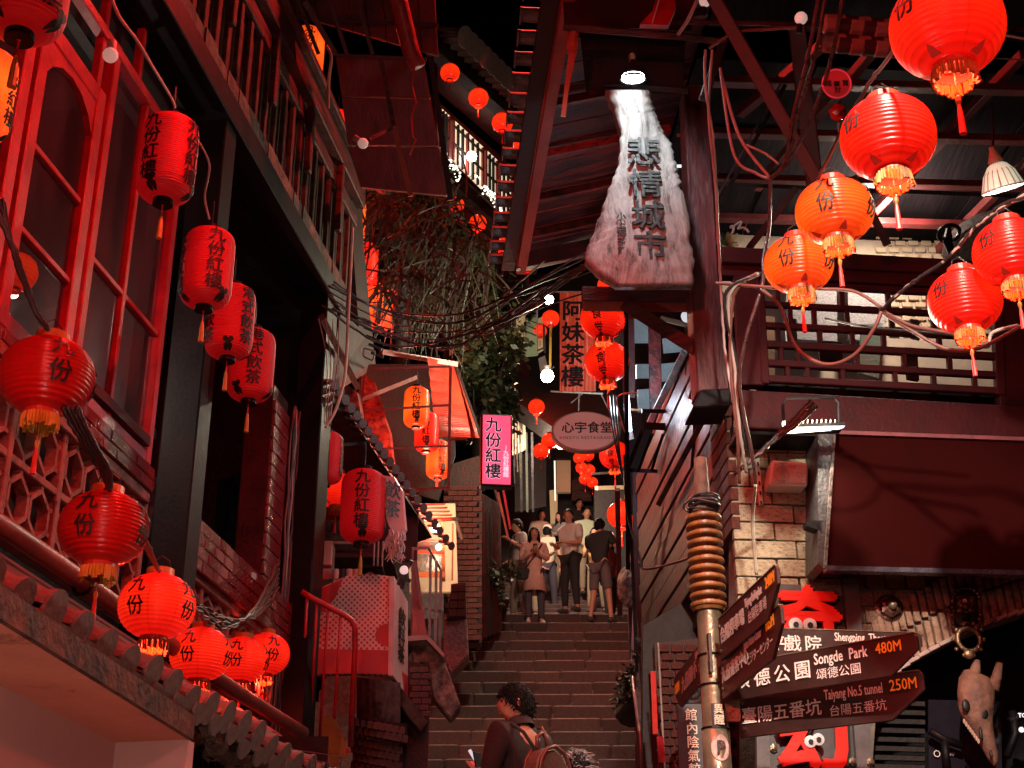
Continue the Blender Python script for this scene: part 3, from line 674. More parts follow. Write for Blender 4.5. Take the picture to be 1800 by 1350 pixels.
# mossy mortar bed under tiles, soffit and painted shop front below
b = MB()
for i in range(120):
    s = 4.6 + i * .07; b.ball(LF.pt(s, 1.56 + rnd.uniform(-.03, .03), 1.1 + rnd.uniform(-.06, .06)), .07, .07, .06, 6, 4, jit=.25)
tag(b.build('moss_bed', pm('moss', (.14, .1, .07), (.03, .025, .02), 10, .95, 1, 40), LH), kind='stuff')
stain = pm('soffit_stained', (.62, .3, .2), (.5, .22, .15), 1.2, .7, .3, 18, dirt=1)
zs = 1.45; A0, A1, A2, A3 = [Hz(*p, zs) for p in ((-60, 1058), (330, 1300), (203, 1305), (-60, 1174))]
b = MB(); b.prism([A0, A1, A2, A3], (0, 0, .08)); b.build('soffit', stain, LH)
b = MB(); b.prism([A0 + V((0, 0, .0)), A1, A1 + V((0, 0, .12)), A0 + V((0, 0, .12))], LF.n * .03); b.build('eave_edge', wood_brown, LH)
b = MB(); b.prism([A3, A2, A2 - Zv * 2.2, A3 - Zv * 2.2], -LF.n * .1); b.build('shop_front', pink_wall, LH)
b = MB(); b.prism([A2, A1, A1 - Zv * 2.2, A2 - Zv * 2.2], LF.d * .1); b.build('shop_return_wall', pink_wall, LH)
# white band along shop front and wire mesh at the right of it
b = MB(); b.prism([A3 - Zv * .33 + LF.n * .02, A2 - Zv * .42 + LF.n * .02, A2 - Zv * 1.2 + LF.n * .02, A3 - Zv * 1.2 + LF.n * .02], -LF.n * .015); b.build('shop_sign_band', pm('band', (.75, .55, .52), (.7, .5, .48), 2, .5, .05), LH)
b = MB(); q0 = at(333, 1290, 8.7); 
for i in range(24): b.beam(at(335 + i * 11, 1268 + i * 3.5, 9.6), at(333 + i * 11, 1400, 9.6), .005)
for j in range(10): b.beam(at(330, 1290 + j * 14, 9.6), at(600, 1330 + j * 14, 9.6), .005)
b.build('wire_mesh', steel_d, LH)
b = MB(); b.frame(at(430, 1400, 9.9), (1.1, 0, 0), (0, .05, 0), (0, 0, .8)); b.build('dark_panel', black_paint, LH)
# overhead canopy (upper left centre) : three plank panels, battens, gutter pipe
cn = thing('awning', 'dark red plank awning under the upper roof with a wrapped pipe in front', 'awning', at(690, 220, 15))
for poly in ([(590, 100), (745, 108), (757, 172), (600, 168)], [(600, 171), (757, 175), (772, 256), (612, 254)], [(612, 258), (772, 260), (786, 344), (634, 329)]):
    MB().prism([at(x, y, 15 + (y - 100) * .004) for x, y in poly], (0, .06, .02)).build('plank_panel', pm('awning_red', (.24, .03, .022), (.12, .014, .012), 3, .5, .3, 14, st=(3, 1, 1)), cn, bevel=.006)
seg(MB(), (670, 105, 14.9), (692, 222, 14.9), 8).build('batten', wood_red, cn); seg(MB(), (692, 222, 14.9), (722, 345, 14.9), 9).build('batten', pm('batten_orange', (.4, .09, .03), (.22, .05, .02), 4, .5, .3), cn)
seg(MB(), (648, 245, 14.7), (692, 224, 14.9), 6).build('strut', wood_red, cn)
seg(MB(), (590, 98, 14.9), (750, 105, 14.9), 8).build('batten', wood_red, cn)
for a in ((757, 100, 14.9, 792, 355),): seg(MB(), (757, 100, 14.9), (792, 352, 14.9), 10).build('edge_board', wood_dark, cn)
rr_m = pm('roof_red', (.2, .01, .012), (.07, .004, .005), 2.5, .5, .5, 14, dirt=1)
for k in range(9):
    f0, f1 = k / 9, (k + .94) / 9; ln = lambda a, b_, f: (a[0] + (b_[0] - a[0]) * f, a[1] + (b_[1] - a[1]) * f)
    q = [ln((455, -120), (760, -120), f0), ln((455, -120), (760, -120), f1), ln((500, 20), (772, 98), f1), ln((500, 20), (772, 98), f0)]
    MB().prism([at(x, y, 14.6 + .02 * (k % 2)) for x, y in q], (0, .06, .02)).build('plank', rr_m, cn, bevel=.004)
seg(MB(), (535, 2, 14.3), (590, 96, 14.5), 10).build('barge_board', red_dark, cn); seg(MB(), (500, 30, 14.45), (770, 44, 14.5), 7).build('crossbeam', wood_dark, cn)
for x0, x1 in ((500, 560), (560, 610), (610, 655)): seg(MB(), (x0, -60, 14.4), (x1, 95, 14.5), 7).build('rafter', red_dark, cn)
MB().tube([at(688, -60, 13.9), at(702, 10, 13.9), at(722, 90, 14), at(735, 118, 14)], [.085, .09, .085, .08], 12).build('wrapped_pipe', pm('pipe_red', (.4, .06, .05), (.2, .02, .02), 8, .35, .8, 14), cn, smooth=True)
MB().tube([at(728, 118, 13.9), at(724, 150, 13.9), at(731, 180, 13.9), at(723, 205, 13.9), at(725, 240, 13.9), at(731, 245, 13.9), at(720, 272, 13.9)], .01, 5).build('loose_wire', tassel_m, cn)
# bulb lamps
def bare_bulb(px, py, d, label, r=.035, lit=False, ang=0):
    p = at(px, py, d); t = thing('light_bulb', label, 'bulb', p); m = emi('bulb_off', (1, .6, .5), .25, (.8, .7, .65))
    MB().ball(p, r, r, r, 14, 10).build('glass_bulb', m, t, smooth=True)
    MB().lathe([(r * .6, r * .6), (r * .62, r * 2.1), (r * .3, r * 2.3)], 12, p, ax=(math.sin(ang), 0, math.cos(ang))).build('socket', pm('socket_pink', (.6, .4, .38)), t, smooth=True); return t
bare_bulb(194, 97, 6.5, 'small unlit white light bulb hanging in front of the red window')
bare_bulb(638, 252, 13.4, 'lit yellowish bulb in a socket left of the plank awning', .05, ang=-.9)
# eave of the small tiled roof between black post and cage
t = thing('lean_to_roof', 'dark lean-to roof with scalloped tile edge above the drinks stall', 'roof', at(640, 780, 15))
MB().prism([at(560, 675, 14.4), at(575, 670, 14.6), at(760, 945, 17), at(735, 900, 17), ], (-.6, .3, -.1)).build('roof_board', wood_dark, t)
k = 0
for i in range(22):
    f = i / 21; a = at(568 + (775 - 568) * f, 672 + (955 - 672) * f, 14.5 + 2.6 * f)
    inst('cover_tile', mc, a, t, rot=(slope, rnd.uniform(-.1, .1), rt - .4), scale=(.62, .4, .5))
# ------------------------------------------------------------------ iron lantern cage on the wall with its little corrugated roof
orange_metal = pm('iron_red', (.38, .06, .035), (.2, .03, .02), 5, .45, .3)
t = thing('lantern_cage', 'open iron frame fixed to the wall holding glowing lanterns', 'cage', at(715, 760, 17))
for a, b_, w_ in [((636, 700, 17), (640, 660, 17), 4), ((792, 645, 17.2), (788, 862, 17.2), 5), ((632, 722, 17), (792, 712, 17.2), 4), ((668, 789, 17), (790, 784, 17.2), 4),
                  ((715, 861, 17.2), (790, 857, 17.2), 5), ((655, 648, 17), (792, 644, 17.2), 4), ((790, 773, 17.2), (820, 771, 17.4), 4), ((632, 650, 17), (632, 722, 17), 3),
                  ((634, 703, 17.2), (731, 664, 18), 7), ((768, 840, 18.4), (768, 858, 18), 4), ((545, 786, 14.6), (648, 778, 15.5), 6)]:
    seg(MB(), a, b_, w_).build('iron_bar', orange_metal if a[0] > 600 else steel_d, t)
t = thing('corrugated_roof', 'small red corrugated metal roof beside the lantern cage', 'roof', at(790, 700, 19))
iron_or = pm('corrugated_red', (.6, .045, .018), (.3, .02, .01), 3, .4, .2)
for k in range(7):   # sheets seen one above another, each a corrugated strip
    f0, f1 = k / 7, (k + 1) / 7
    A = at(752 + 15 * f0, 628 + 140 * f0, 18.2 + 1.2 * f0); B = at(800 + 43 * f0, 640 + 130 * f0, 19.6); A2 = at(752 + 15 * f1, 628 + 140 * f1, 18.2 + 1.2 * f1); B2 = at(800 + 43 * f1, 640 + 130 * f1, 19.6)
    mb = MB(); n = 8; vs = []
    for i in range(n + 1):
        g_ = i / n; bump = .03 * math.sin(g_ * math.pi)
        P0 = A.lerp(A2, g_); P1 = B.lerp(B2, g_); up = V((-.3, -.6, .5)) * bump; vs += [P0 + up, P1 + up, P0 + up + V((0, .03, .01)), P1 + up + V((0, .03, .01))]
    fs = []
    for i in range(n): a = 4 * i; fs += [(a, a + 1, a + 5, a + 4), (a + 2, a + 6, a + 7, a + 3)]
    mb.add(vs, fs).build('corrugated_sheet', iron_or, t, smooth=False)
seg(MB(), (670, 618, 18), (802, 640, 19), 9).build('ridge_beam', orange_metal, t)
seg(MB(), (800, 638, 19.5), (848, 776, 19.5), 5).build('edge_trim', wood_dark, t)
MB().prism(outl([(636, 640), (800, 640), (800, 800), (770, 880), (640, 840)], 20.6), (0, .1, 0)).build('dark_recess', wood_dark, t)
MB().prism(outl([(636, 655), (655, 668), (684, 760), (690, 812), (668, 790), (632, 715)], 19.0), (.03, .1, 0)).build('pillar', pm('pillar_glow', (.5, .07, .04), (.2, .02, .015), 12, .5, .8, 16, dirt=1), t)
MB().prism(outl([(578, 680), (606, 672), (628, 690), (636, 740), (645, 770), (612, 730)], 16.8), (.03, .1, 0)).build('carved_board', pm('carved', (.5, .12, .05), (.12, .02, .02), 14, .5, 1.2, 12, dirt=1), t)
# electric boxes / brackets dark at 575..670, 560..640
t = thing('cable_bracket', 'rack of black cable clamps bolted to the timber wall end', 'bracket', at(655, 610, 15))
for i in range(5): seg(MB(), (636 + i * 4, 560 + i * 15, 15), (662 + i * 3, 572 + i * 14, 15), 5).build('clamp', steel_d, t)
for q in ((640, 612, 660, 618, 655, 634, 638, 626),):
    m_ = MB()
    for i in range(4): m_.tube([at(q[2 * i], q[2 * i + 1], 14.8), at(q[(2 * i + 2) % 8], q[(2 * i + 3) % 8], 14.8)], .009, 5)
    m_.build('wire_loop', cable_g, t)
# ------------------------------------------------------------------ pink light box sign
t = thing('light_box_sign', 'glowing pink vertical sign with blue black tea house characters', 'sign', at(873, 790, 18))
pd = 18.0; c = at(873, 790, pd); hw, hh = 24.5 * pd / F, 60 * pd / F / .93
X = V((1, .12, 0)).normalized(); Nn = V((.12, -1, 0)).normalized()
m = MB(); m.frame(c - Nn * .08, X * (2 * hw + .05), Nn * .14, Zv * (2 * hh + .05)); m.build('casing', black_paint, t, bevel=.01)
m = MB(); m.frame(c, X * 2 * hw, Nn * .02, Zv * 2 * hh); m.build('light_panel', pm('panel_pink', (.7, .2, .35), (.6, .12, .25), 1.2, .4, .02, emis=(1, .09, .22), es=.85), t)
letters('九\n份\n紅\n樓', c + Nn * .014 - X * .045, X, Zv, .205, emi('halo_white', (1, .75, .9), .7, (.8, .8, .8)), t, bold=.055, line=1.0)
letters('九\n份\n紅\n樓', c + Nn * .018 - X * .045, X, Zv, .205, pm('ink_blue', (.03, .03, .09)), t, bold=.03, line=1.0)
letters('︱\n九\n份\n紅\n樓\n館', c + Nn * .016 + X * .115 - Zv * .16, X, Zv, .075, emi('small_white', (1, .8, .9), .8), t, bold=.02, line=.95, name='small_lettering')
seg(MB(), (838, 858, 18.1), (912, 853, 18.1), 3).build('bracket', steel_d, t)
# ------------------------------------------------------------------ drinks stall banner, railing, masonry
t = thing('stall_banner', 'pink and red dotted banner box of the drinks stall by the steps', 'banner', at(640, 1100, 14.6))
mB = bpy.data.materials.new('banner_print'); mB.use_nodes = True; n = mB.node_tree.nodes; l = mB.node_tree.links; b = n['Principled BSDF']
tc = n.new('ShaderNodeTexCoord'); vo = n.new('ShaderNodeTexVoronoi'); mp = n.new('ShaderNodeMapping'); mp.inputs['Scale'].default_value = (24, 24, 24); mp.inputs['Rotation'].default_value = (0, R(45), 0)
l.new(tc.outputs['Object'], mp.inputs[0]); vo.inputs['Randomness'].default_value = 0; vo.inputs['Scale'].default_value = 1; vo.voronoi_dimensions = '3D'
flat = n.new('ShaderNodeVectorMath'); flat.operation = 'MULTIPLY'; flat.inputs[1].default_value = (1, 0, 1); l.new(mp.outputs[0], flat.inputs[0]); l.new(flat.outputs[0], vo.inputs['Vector'])
cm = n.new('ShaderNodeMath'); cm.operation = 'LESS_THAN'; cm.inputs[1].default_value = .32; l.new(vo.outputs['Distance'], cm.inputs[0])
mx = n.new('ShaderNodeMix'); mx.data_type = 'RGBA'; mx.inputs[6].default_value = (.75, .5, .45, 1); mx.inputs[7].default_value = (.45, .05, .06, 1); l.new(cm.outputs[0], mx.inputs[0])
l.new(mx.outputs[2], b.inputs['Base Color']); b.inputs['Roughness'].default_value = .45
ban_red = pm('banner_red', (.62, .05, .06), (.5, .035, .045), 2, .45, .1, 10); ban_pink = pm('banner_pink', (.72, .5, .48), (.62, .4, .4), 2, .45, .1, 10)
bd = 14.6
pts = [(540, 1040), (575, 1028), (610, 1012), (650, 1008), (692, 1014), (690, 1186), (620, 1184), (545, 1186)]
MB().prism([aty(x, y, 14.4) for x, y in pts], (0, .1, 0)).build('printed_face', mB, t)
yB = 14.4
def rib_(pl_): return MB().prism([aty(x, y, yB - .006) for x, y in pl_], (0, .004, 0))
rib_([(540, 1043), (577, 1029), (604, 1016), (590, 1050), (570, 1075), (541, 1082)]).build('red_corner', ban_red, t)
rib_([(542, 1140), (690, 1143), (690, 1185), (620, 1183), (545, 1185)]).build('red_band', ban_red, t)
circ = [(690, 1094)] + [(690 - 31 * math.cos(a), 1116 - 22 * math.sin(a)) for a in [(-60 + k * 15) * math.pi / 180 for k in range(9)]] + [(690, 1138)]
rib_([(690, 1096), (674, 1097), (663, 1105), (659, 1116), (663, 1127), (674, 1135), (690, 1136)]).build('red_disc', ban_red, t)
E0, E1, E2, E3 = aty(693, 1013, 14.38), LF(717, 1062, 0), LF(717, 1228, 0), aty(691, 1187, 14.38)
dE = V((LF.d.x, LF.d.y, 0)); 
sp = Plane(E0, LF.d); E1 = sp(717, 1058); E2 = sp(717, 1226)
MB().prism([E0, E1, E2, E3], (-.05, 0, 0)).build('side_face', ban_pink, t)
MB().prism([sp(691, 1150, .006), sp(700, 1172, .006), sp(717, 1190, .006), sp(717, 1226, .006), sp(691, 1187, .006)], (-.004, 0, 0)).build('side_red', ban_red, t)
cM = sp(706, 1120, .01); letters('飲\n料\n茶', cM, dE, Zv, .2, ink, t, bold=.04, line=.95, wide=1.6)
# white dusty things on the stall: cups, boxes, posts
t = thing('stall', 'cluttered drinks stall counter with boxes cups and a white sign', 'stall', at(620, 980, 15.2))
def bx(px, py, d, wpx, hpx, m, nm, dep=.25, par=None): 
    MB().frame(at(px, py, d), (wpx * d / F, 0, 0), (0, dep, 0), (0, 0, hpx * d / F)).build(nm, m, par or t, bevel=.008)
cream = pm('cream_card', (.7, .5, .4), (.6, .4, .33), 3, .7, .1)
bx(565, 978, 15.3, 42, 44, cream, 'cardboard_box'); bx(570, 1015, 15.2, 36, 20, white_metal, 'white_tub'); bx(620, 985, 15.8, 70, 16, red_dark, 'shelf')
bx(620, 998, 15.9, 150, 5, wood_dark, 'counter', .8); bx(607, 960, 15.9, 60, 5, white_metal, 'white_shelf_edge')
for x in (657, 664, 672): bx(x, 985, 15.4, 3, 70, white_metal, 'post', .04)
bx(655, 1003, 15.0, 40, 5, black_paint, 'ledge')
for i in range(6): MB().lathe([(.03, 0), (.04, .1), (.041, .1), (.001, .1)], 12, at(590 + i * 12, 1018, 15)).build('cup', [cream, steel_d, cream][i % 3], t)
m = MB(); m.prism(outl([(668, 835), (692, 838), (706, 862), (712, 930), (700, 950), (684, 925), (672, 890)], 15.1), (.02, .05, 0)); m.build('cloth_sign', ban_pink, t)
letters('飲\n茶', at(690, 880, 15.0), (.8, .6, 0), Zv, .2, ink, t, bold=.03)
bx(640, 925, 16.6, 190, 130, red_dark, 'back_wall', .05); bx(600, 940, 16.2, 60, 40, wood_brown, 'crate')
m = MB()
for i in range(60):
    p = at(695 + rnd.uniform(-14, 14), 930 + rnd.uniform(0, 45), 14.6 + rnd.uniform(-.05, .05)); m.tube([p, p + V((rnd.uniform(-.03, .03), 0, -.05)), p + V((rnd.uniform(-.06, .06), 0, -.1))], [.012, .009, .003], 4)
dw = thing('dried_flowers', 'bunch of white dried flowers tied to the stall post', 'flowers', at(695, 950, 14.6)); m.build('blossoms', pm('flower_white', (.75, .62, .6)), dw)
m = MB(); m.lathe([(.001, .012), (.035, .008), (.045, 0), (.03, -.06), (.001, -.07)], 16, at(710, 1002, 14.5), ax=(-.2, -1, -.1)); cl = thing('spot_lamp', 'round white clip lamp on a black bracket by the stall', 'lamp', at(710, 1002, 14.5)); m.build('reflector', emi('lamp_disc', (1, .75, .7), .6, (.8, .7, .7)), cl)
for a, b_ in (((700, 1010, 14.6), (722, 1022, 14.6)), ((716, 1000, 14.6), (706, 1035, 14.6)), ((724, 985, 14.6), (700, 1028, 14.6))): seg(MB(), a, b_, 7).build('arm', steel_d, cl)
# red curved railing
t = thing('handrail', 'dark red painted metal railing at the foot of the black post', 'railing', at(590, 1180, 13.4))
rd = 13.3
MB().tube([at(x, y, rd) for x, y in [(530, 1040), (550, 1052), (580, 1068), (605, 1081), (618, 1090), (624, 1104), (624, 1140), (616, 1312)]], .026, 10).build('top_rail', red_paint, t, smooth=True)
for x, y0_, x1, y1_ in ((557, 1058, 545, 1290), (577, 1068, 562, 1300), (599, 1080, 585, 1306), (540, 1048, 528, 1280)): MB().tube([at(x, y0_, rd), at(x1, y1_, rd)], .014, 8).build('baluster', red_paint, t, smooth=True)
seg(MB(), (528, 1300, rd), (615, 1322, rd), 9).build('bottom_rail', red_paint, t)
# masonry pier under the banner
t = thing('masonry_pier', 'rounded stone and brick pier below the pink banner', 'pier', at(690, 1270, 14.6))
def curved(pxl, pxr, pyt, pyb, d, bul, m, nm, nn=7):
    vs = []; mb = MB(); top = []; bot = []
    for i in range(nn + 1):
        f = i / nn; dd = d - bul * math.sin(f * math.pi); top.append(at(pxl + (pxr - pxl) * f, pyt + 10 * f, dd)); bot.append(at(pxl + (pxr - pxl) * f, pyb + 18 * f, dd))
    back = [at(pxr, pyt + 10, d + 1.0), at(pxl, pyt, d + 1.0)]; backb = [at(pxr, pyb + 18, d + 1.0), at(pxl, pyb, d + 1.0)]
    A = top + back; B = bot + backb; k = len(A); mb.add(A + B, [list(range(k)), list(range(k, 2 * k))] + [(i, (i + 1) % k, (i + 1) % k + k, i + k) for i in range(k)]); return mb.build(nm, m, t)
curved(627, 704, 1190, 1262, 14.5, .3, concrete, 'plastered_cap'); curved(618, 716, 1262, 1290, 14.5, .36, brick_d, 'brick_ledge'); curved(620, 708, 1290, 1420, 14.55, .3, brick_d, 'shaft')
tm = MB().frame((0, 0, 0), (1, 0, 0), (0, 1, 0), (0, 0, 1)).build('brick', brick_r, bevel=.05); mbr = tm.data; bpy.data.objects.remove(tm)
tm = MB().frame((0, 0, 0), (1, 0, 0), (0, 1, 0), (0, 0, 1)).build('brick', pm('stone_brick', (.3, .2, .17), (.12, .08, .07), 9, .8, .9, 30, dirt=1), bevel=.07); mst = tm.data; bpy.data.objects.remove(tm)
for j in range(10):
    for i in range(9):
        f = (i + .5 * (j % 2)) / 9 
        if f > 1: continue
        led = j < 2; dd = 14.5 - (.36 if led else .3) * math.sin(f * math.pi) - .01
        x = (620 + 96 * f) if led else (622 + 84 * f); y = (1268 if led else 1288) + (j if led else j - 2) * 14 + 18 * f
        inst('brick', mst, at(x, y, dd), t, rot=(0, 0, (f - .5) * 1.0), scale=(.068 if led else .06, .03, .07))
# low sloping wall with coping beside steps
t = thing('stair_wall', 'low weathered stone wall with sloping coping left of the steps', 'wall', at(770, 1200, 17))
Wq = [(702, 1205), (716, 1222), (752, 1268), (740, 1285), (720, 1262), (704, 1240)]
MB().prism([at(x, y, 14.9) for x, y in Wq], (-.05, .6, .0)).build('coping', concrete, t)
MB().prism(outl([(716, 1160), (752, 1170), (755, 1260), (752, 1350), (700, 1400), (690, 1230)], 15.2), (-.1, .6, 0)).build('brick_core', brick_d, t)
for j in range(8):
    for i in range(2): inst('brick', mst, aty(728 + i * 17 + (j % 2) * 4, 1178 + j * 11, at(740, 1230, 15.1).y), t, scale=(.092, .05, .055), rot=(0, 0, rnd.uniform(-.05, .05)))
rubble = pm('rubble', (.45, .36, .28), (.12, .09, .08), 9, .8, 1.5, 16, dirt=1)
MB().prism(outl([(722, 1125), (752, 1122), (778, 1150), (810, 1240), (790, 1262), (760, 1225), (752, 1168), (724, 1168)], 15.9), (0, .35, 0)).build('rubble_block', rubble, t, bevel=.02)
MB().prism(outl([(716, 1118), (752, 1116), (782, 1150), (780, 1156), (750, 1124), (717, 1127)], 15.8), (0, .4, 0)).build('ledge', plaster, t)
# red paper bag on the step with blue light
t = thing('litter_bag', 'small red bag with a white blue slip standing on the steps', 'bag', at(835, 1340, 12))
MB().prism(outl([(826, 1338), (847, 1336), (842, 1355), (828, 1357)], 12), (0, .04, 0)).build('bag', tassel_m, t); seg(MB(), (825, 1318, 12), (837, 1338, 12), 6, .004).build('slip', emi('slip', (.5, .6, .8), .6), t)
# plant leaf
t = thing('house_plant', 'big drooping green leaf plant behind the red railing', 'plant', at(585, 1290, 13))
def leaf(mb, base, tip, wd, n=6, droop=.1, side=None):
    base, tip = V(base), V(tip); D = tip - base; sd = side or D.cross(V((0, 1, .2))).normalized(); vs = []
    for i in range(n + 1):
        f = i / n; c = base + D * f - Zv * droop * f * f; w_ = wd * math.sin(math.pi * (f * .85 + .1)) ** .8; vs += [c - sd * w_, c + V((0, -.02, 0)) * w_, c + sd * w_]
    fs = []
    for i in range(n): a = 3 * i; fs += [(a, a + 1, a + 4, a + 3), (a + 1, a + 2, a + 5, a + 4)]
    mb.add(vs, fs)
lg = pm('leaf_yellowgreen', (.2, .17, .04), (.09, .09, .02), 5, .4, .2)
for (a, b_, w_) in (((572, 1258, 13.0), (592, 1335, 13), .07), ((578, 1262, 13.1), (608, 1312, 13), .05), ((565, 1300, 13.2), (545, 1340, 13), .05)):
    mb = MB(); leaf(mb, at(*a), at(*b_), w_); mb.build('leaf', lg, t, smooth=True)
# ------------------------------------------------------------------ pale railings, ticket booth, brick pier
t = thing('metal_railing', 'pale pink painted metal railing climbing in front of the booth', 'railing', at(750, 1050, 16.3))
for a, b_, w_ in [((723, 1118, 16), (726, 962, 16), 4), ((724, 965, 16), (752, 962, 16), 5), ((752, 962, 16), (775, 1002, 16.8), 4), ((755, 1118, 16), (757, 975, 16), 5), ((765, 1135, 16.3), (767, 985, 16.3), 5), ((773, 1148, 16.6), (775, 1000, 16.6), 5), ((745, 1070, 16), (775, 1075, 16.5), 5), ((728, 985, 16), (748, 1115, 16), 4)]:
    seg(MB(), a, b_, w_).build('rail', white_metal if a[0] > 740 else pm('rail_pink', (.5, .25, .23)), t)
MB().prism(outl([(726, 985), (733, 985), (750, 1118), (724, 1118)], 16.05), (0, .03, 0)).build('glass_screen', pm('screen', (.3, .14, .14), rough=.2), t)
t = thing('ticket_booth', 'small lit booth with red corrugated roof and steamy windows', 'booth', at(760, 960, 19))
seg(MB(), (722, 915, 18.4), (804, 912, 19), 7).build('lintel', wood_brown, t); seg(MB(), (800, 912, 19), (812, 948, 19), 5).build('gable_board', wood_brown, t)
for k in range(5):
    mb = MB(); mb.beam(at(722, 888 + k * 6.5, 18.6 - .08 * k), at(782 + k * 4, 886 + k * 6.5, 19 - .08 * k), .045, .02); mb.build('roof_sheet', iron_or, t, bevel=.008)
MB().prism(outl([(715, 885), (800, 885), (805, 1040), (720, 1040)], 19.6), (0, .08, 0)).build('back_wall', pm('booth_cream', (.75, .55, .35), (.65, .45, .28), 2, .6, .05, emis=(1, .6, .3), es=.25), t)
for a, b_, w_, m in [((722, 949, 19), (780, 949, 19), 5, iron_or), ((778, 915, 19), (780, 1022, 19), 6, pm('door_orange', (.55, .16, .05))), ((796, 920, 19.2), (795, 1020, 19.2), 3, pm('door_orange', (0, 0, 0))), ((724, 1010, 18.9), (782, 1010, 18.9), 10, pm('door_orange', (0, 0, 0))), ((722, 970, 18.8), (782, 972, 18.8), 5, iron_or)]:
    seg(MB(), a, b_, w_).build('frame_bar', m, t)
MB().prism(outl([(722, 952), (776, 952), (776, 1005), (722, 1005)], 19.2), (0, .01, 0)).build('pane', pm('steamy', (.12, .09, .07), (.06, .05, .04), 3, .25, .2), t)
MB().ball(at(765, 928, 19.1), .07).build('lamp_globe', emi('lamp_warm', (1, .8, .55), 14), t, smooth=True)
MB().ball(at(771, 962, 18.9), .04).build('lamp_globe', MT['lamp_warm'], t, smooth=True)
l = bpy.data.lights.new('booth_light', 'POINT'); l.energy = 40; l.color = (1, .7, .45); l.shadow_soft_size = .08; lo = bpy.data.objects.new('booth_light', l); C.objects.link(lo); lo.location = at(762, 930, 18.6)
t = thing('brick_wall', 'dark red brick wall of the house behind the booth', 'wall', at(815, 950, 20))
MB().prism(outl([(780, 820), (846, 800), (846, 1130), (780, 1130)], 20.0), (-.0, .3, 0)).build('wall_core', brick_d, t)
W_ = 20.0 / F
for j in range(29):
    for i in range(4):
        x = 788 + i * 17 + (j % 2) * 8
        if x > 845: continue
        inst('brick', mbr, aty(x, 858 + j * 9.4, at(815, 950, 19.96).y), t, scale=(.125, .03, .062), rot=(0, 0, rnd.uniform(-.02, .02)))
t = thing('gate_pier', 'squat pier with red brick top and rough granite base beside the steps', 'pier', at(800, 1100, 17.2))
MB().prism(outl([(781, 1085), (820, 1080), (823, 1150), (792, 1184), (778, 1150)], 17.2), (0, .45, 0)).build('granite_base', pm('granite_pink', (.42, .26, .24), (.15, .09, .09), 30, .8, 1, 60), t, bevel=.015)
MB().prism(outl([(795, 1026), (818, 1024), (819, 1082), (784, 1087)], 17.25), (0, .4, 0)).build('brick_top', brick_d, t)
for j in range(4):
    for i in range(2): inst('brick', mbr, aty(799 + i * 14 - j * 1.0, 1034 + j * 14.5, at(805, 1055, 17.2).y), t, scale=(.085, .04, .088))
# dark plank fence/wall left of the upper people
t = thing('plank_wall', 'tall dark plank wall on the left of the crowd', 'wall', at(850, 980, 21.5))
for i in range(6):
    f = i / 5; MB().prism([at(838 + i * 7, 862 + 4 * i, 20.6 + f * 1.6), at(845 + i * 7, 866 + 4 * i, 20.8 + f * 1.6), at(850 + i * 7 - 2, 1120 - i * 3, 20.8 + f * 1.6), at(841 + i * 7 - 2, 1130 - i * 3, 20.6 + f * 1.6)], (-.02, .05, 0)).build('plank', [wood_dark, red_dark, wood_brown][i % 3] if i != 2 else wood_dark, t)
for a, b_, m in (((875, 865, 20.8), (893, 945, 20.8), orange_metal), ((885, 862, 20.9), (897, 930, 20.9), red_paint), ((870, 860, 20.8), (882, 900, 20.8), wood_red)): seg(MB(), a, b_, 4).build('leaning_stick', m, t)
# ------------------------------------------------------------------ pink cloth sign and oval sign
t = thing('cloth_sign', 'tall pleated salmon pink cloth sign with black tea house characters', 'sign', at(1015, 602, 16))
d = 16.0; mb = MB(); n = 60; vs = []; x0, x1 = 984, 1046; cY = at(1015, 602, 16).y
for j in range(2):
    for i in range(n + 1):
        f = i / n; px = x0 + (x1 - x0) * f; edge = 1 if i <= 36 else .0
        dep = d + .035 * math.sin(f * 9 * 2 * math.pi) + .02 * math.sin(f * 23)
        vs.append(aty(px, 514 if j == 0 and f < .63 else (548 if j == 0 else 688), cY + dep - d))
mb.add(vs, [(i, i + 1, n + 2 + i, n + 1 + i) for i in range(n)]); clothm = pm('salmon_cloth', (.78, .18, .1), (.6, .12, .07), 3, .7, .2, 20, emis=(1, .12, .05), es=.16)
cs = mb.build('cloth', clothm, t, smooth=True); so = cs.modifiers.new('t', 'SOLIDIFY'); so.thickness = .01
letters('阿\n妹\n茶\n樓', aty(1007, 606, cY - .08), (1, 0, 0), V((.03, 0, 1)), .26, ink, t, bold=.035, line=1.03)
seg(MB(), (968, 688, 16), (1060, 692, 16), 3).build('bottom_rod', steel, t); seg(MB(), (960, 513, 16), (1028, 513, 16), 2.5).build('top_rod', steel, t)
t = thing('oval_sign', 'oval salmon restaurant sign with black characters hanging over the crowd', 'sign', at(1029, 758, 17))
d = 17.0; c = at(1029, 758, d); a_, b2 = 58 * d / F, 34.5 * d / F / .95
def oval(s, y0_, y1_): 
    mb = MB(); P = [c + V((a_ * s * math.cos(2 * math.pi * k / 48), y0_, b2 * s * math.sin(2 * math.pi * k / 48))) for k in range(48)]; return mb.prism(P, (0, y1_ - y0_, 0))
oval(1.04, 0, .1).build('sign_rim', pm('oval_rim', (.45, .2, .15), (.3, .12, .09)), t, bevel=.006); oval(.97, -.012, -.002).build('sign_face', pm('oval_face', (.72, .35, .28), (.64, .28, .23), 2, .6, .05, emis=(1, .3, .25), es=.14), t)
letters('心宇食堂', c + V((0.02, -.016, .03)), (1, 0, 0), Zv, .15, ink, t, bold=.03, char=1.0); letters('XINGYU RESTAURANT', c + V((.01, -.016, -.09)), (1, 0, 0), Zv, .052, ink, t, bold=.0, name='small_lettering', char=1.25)
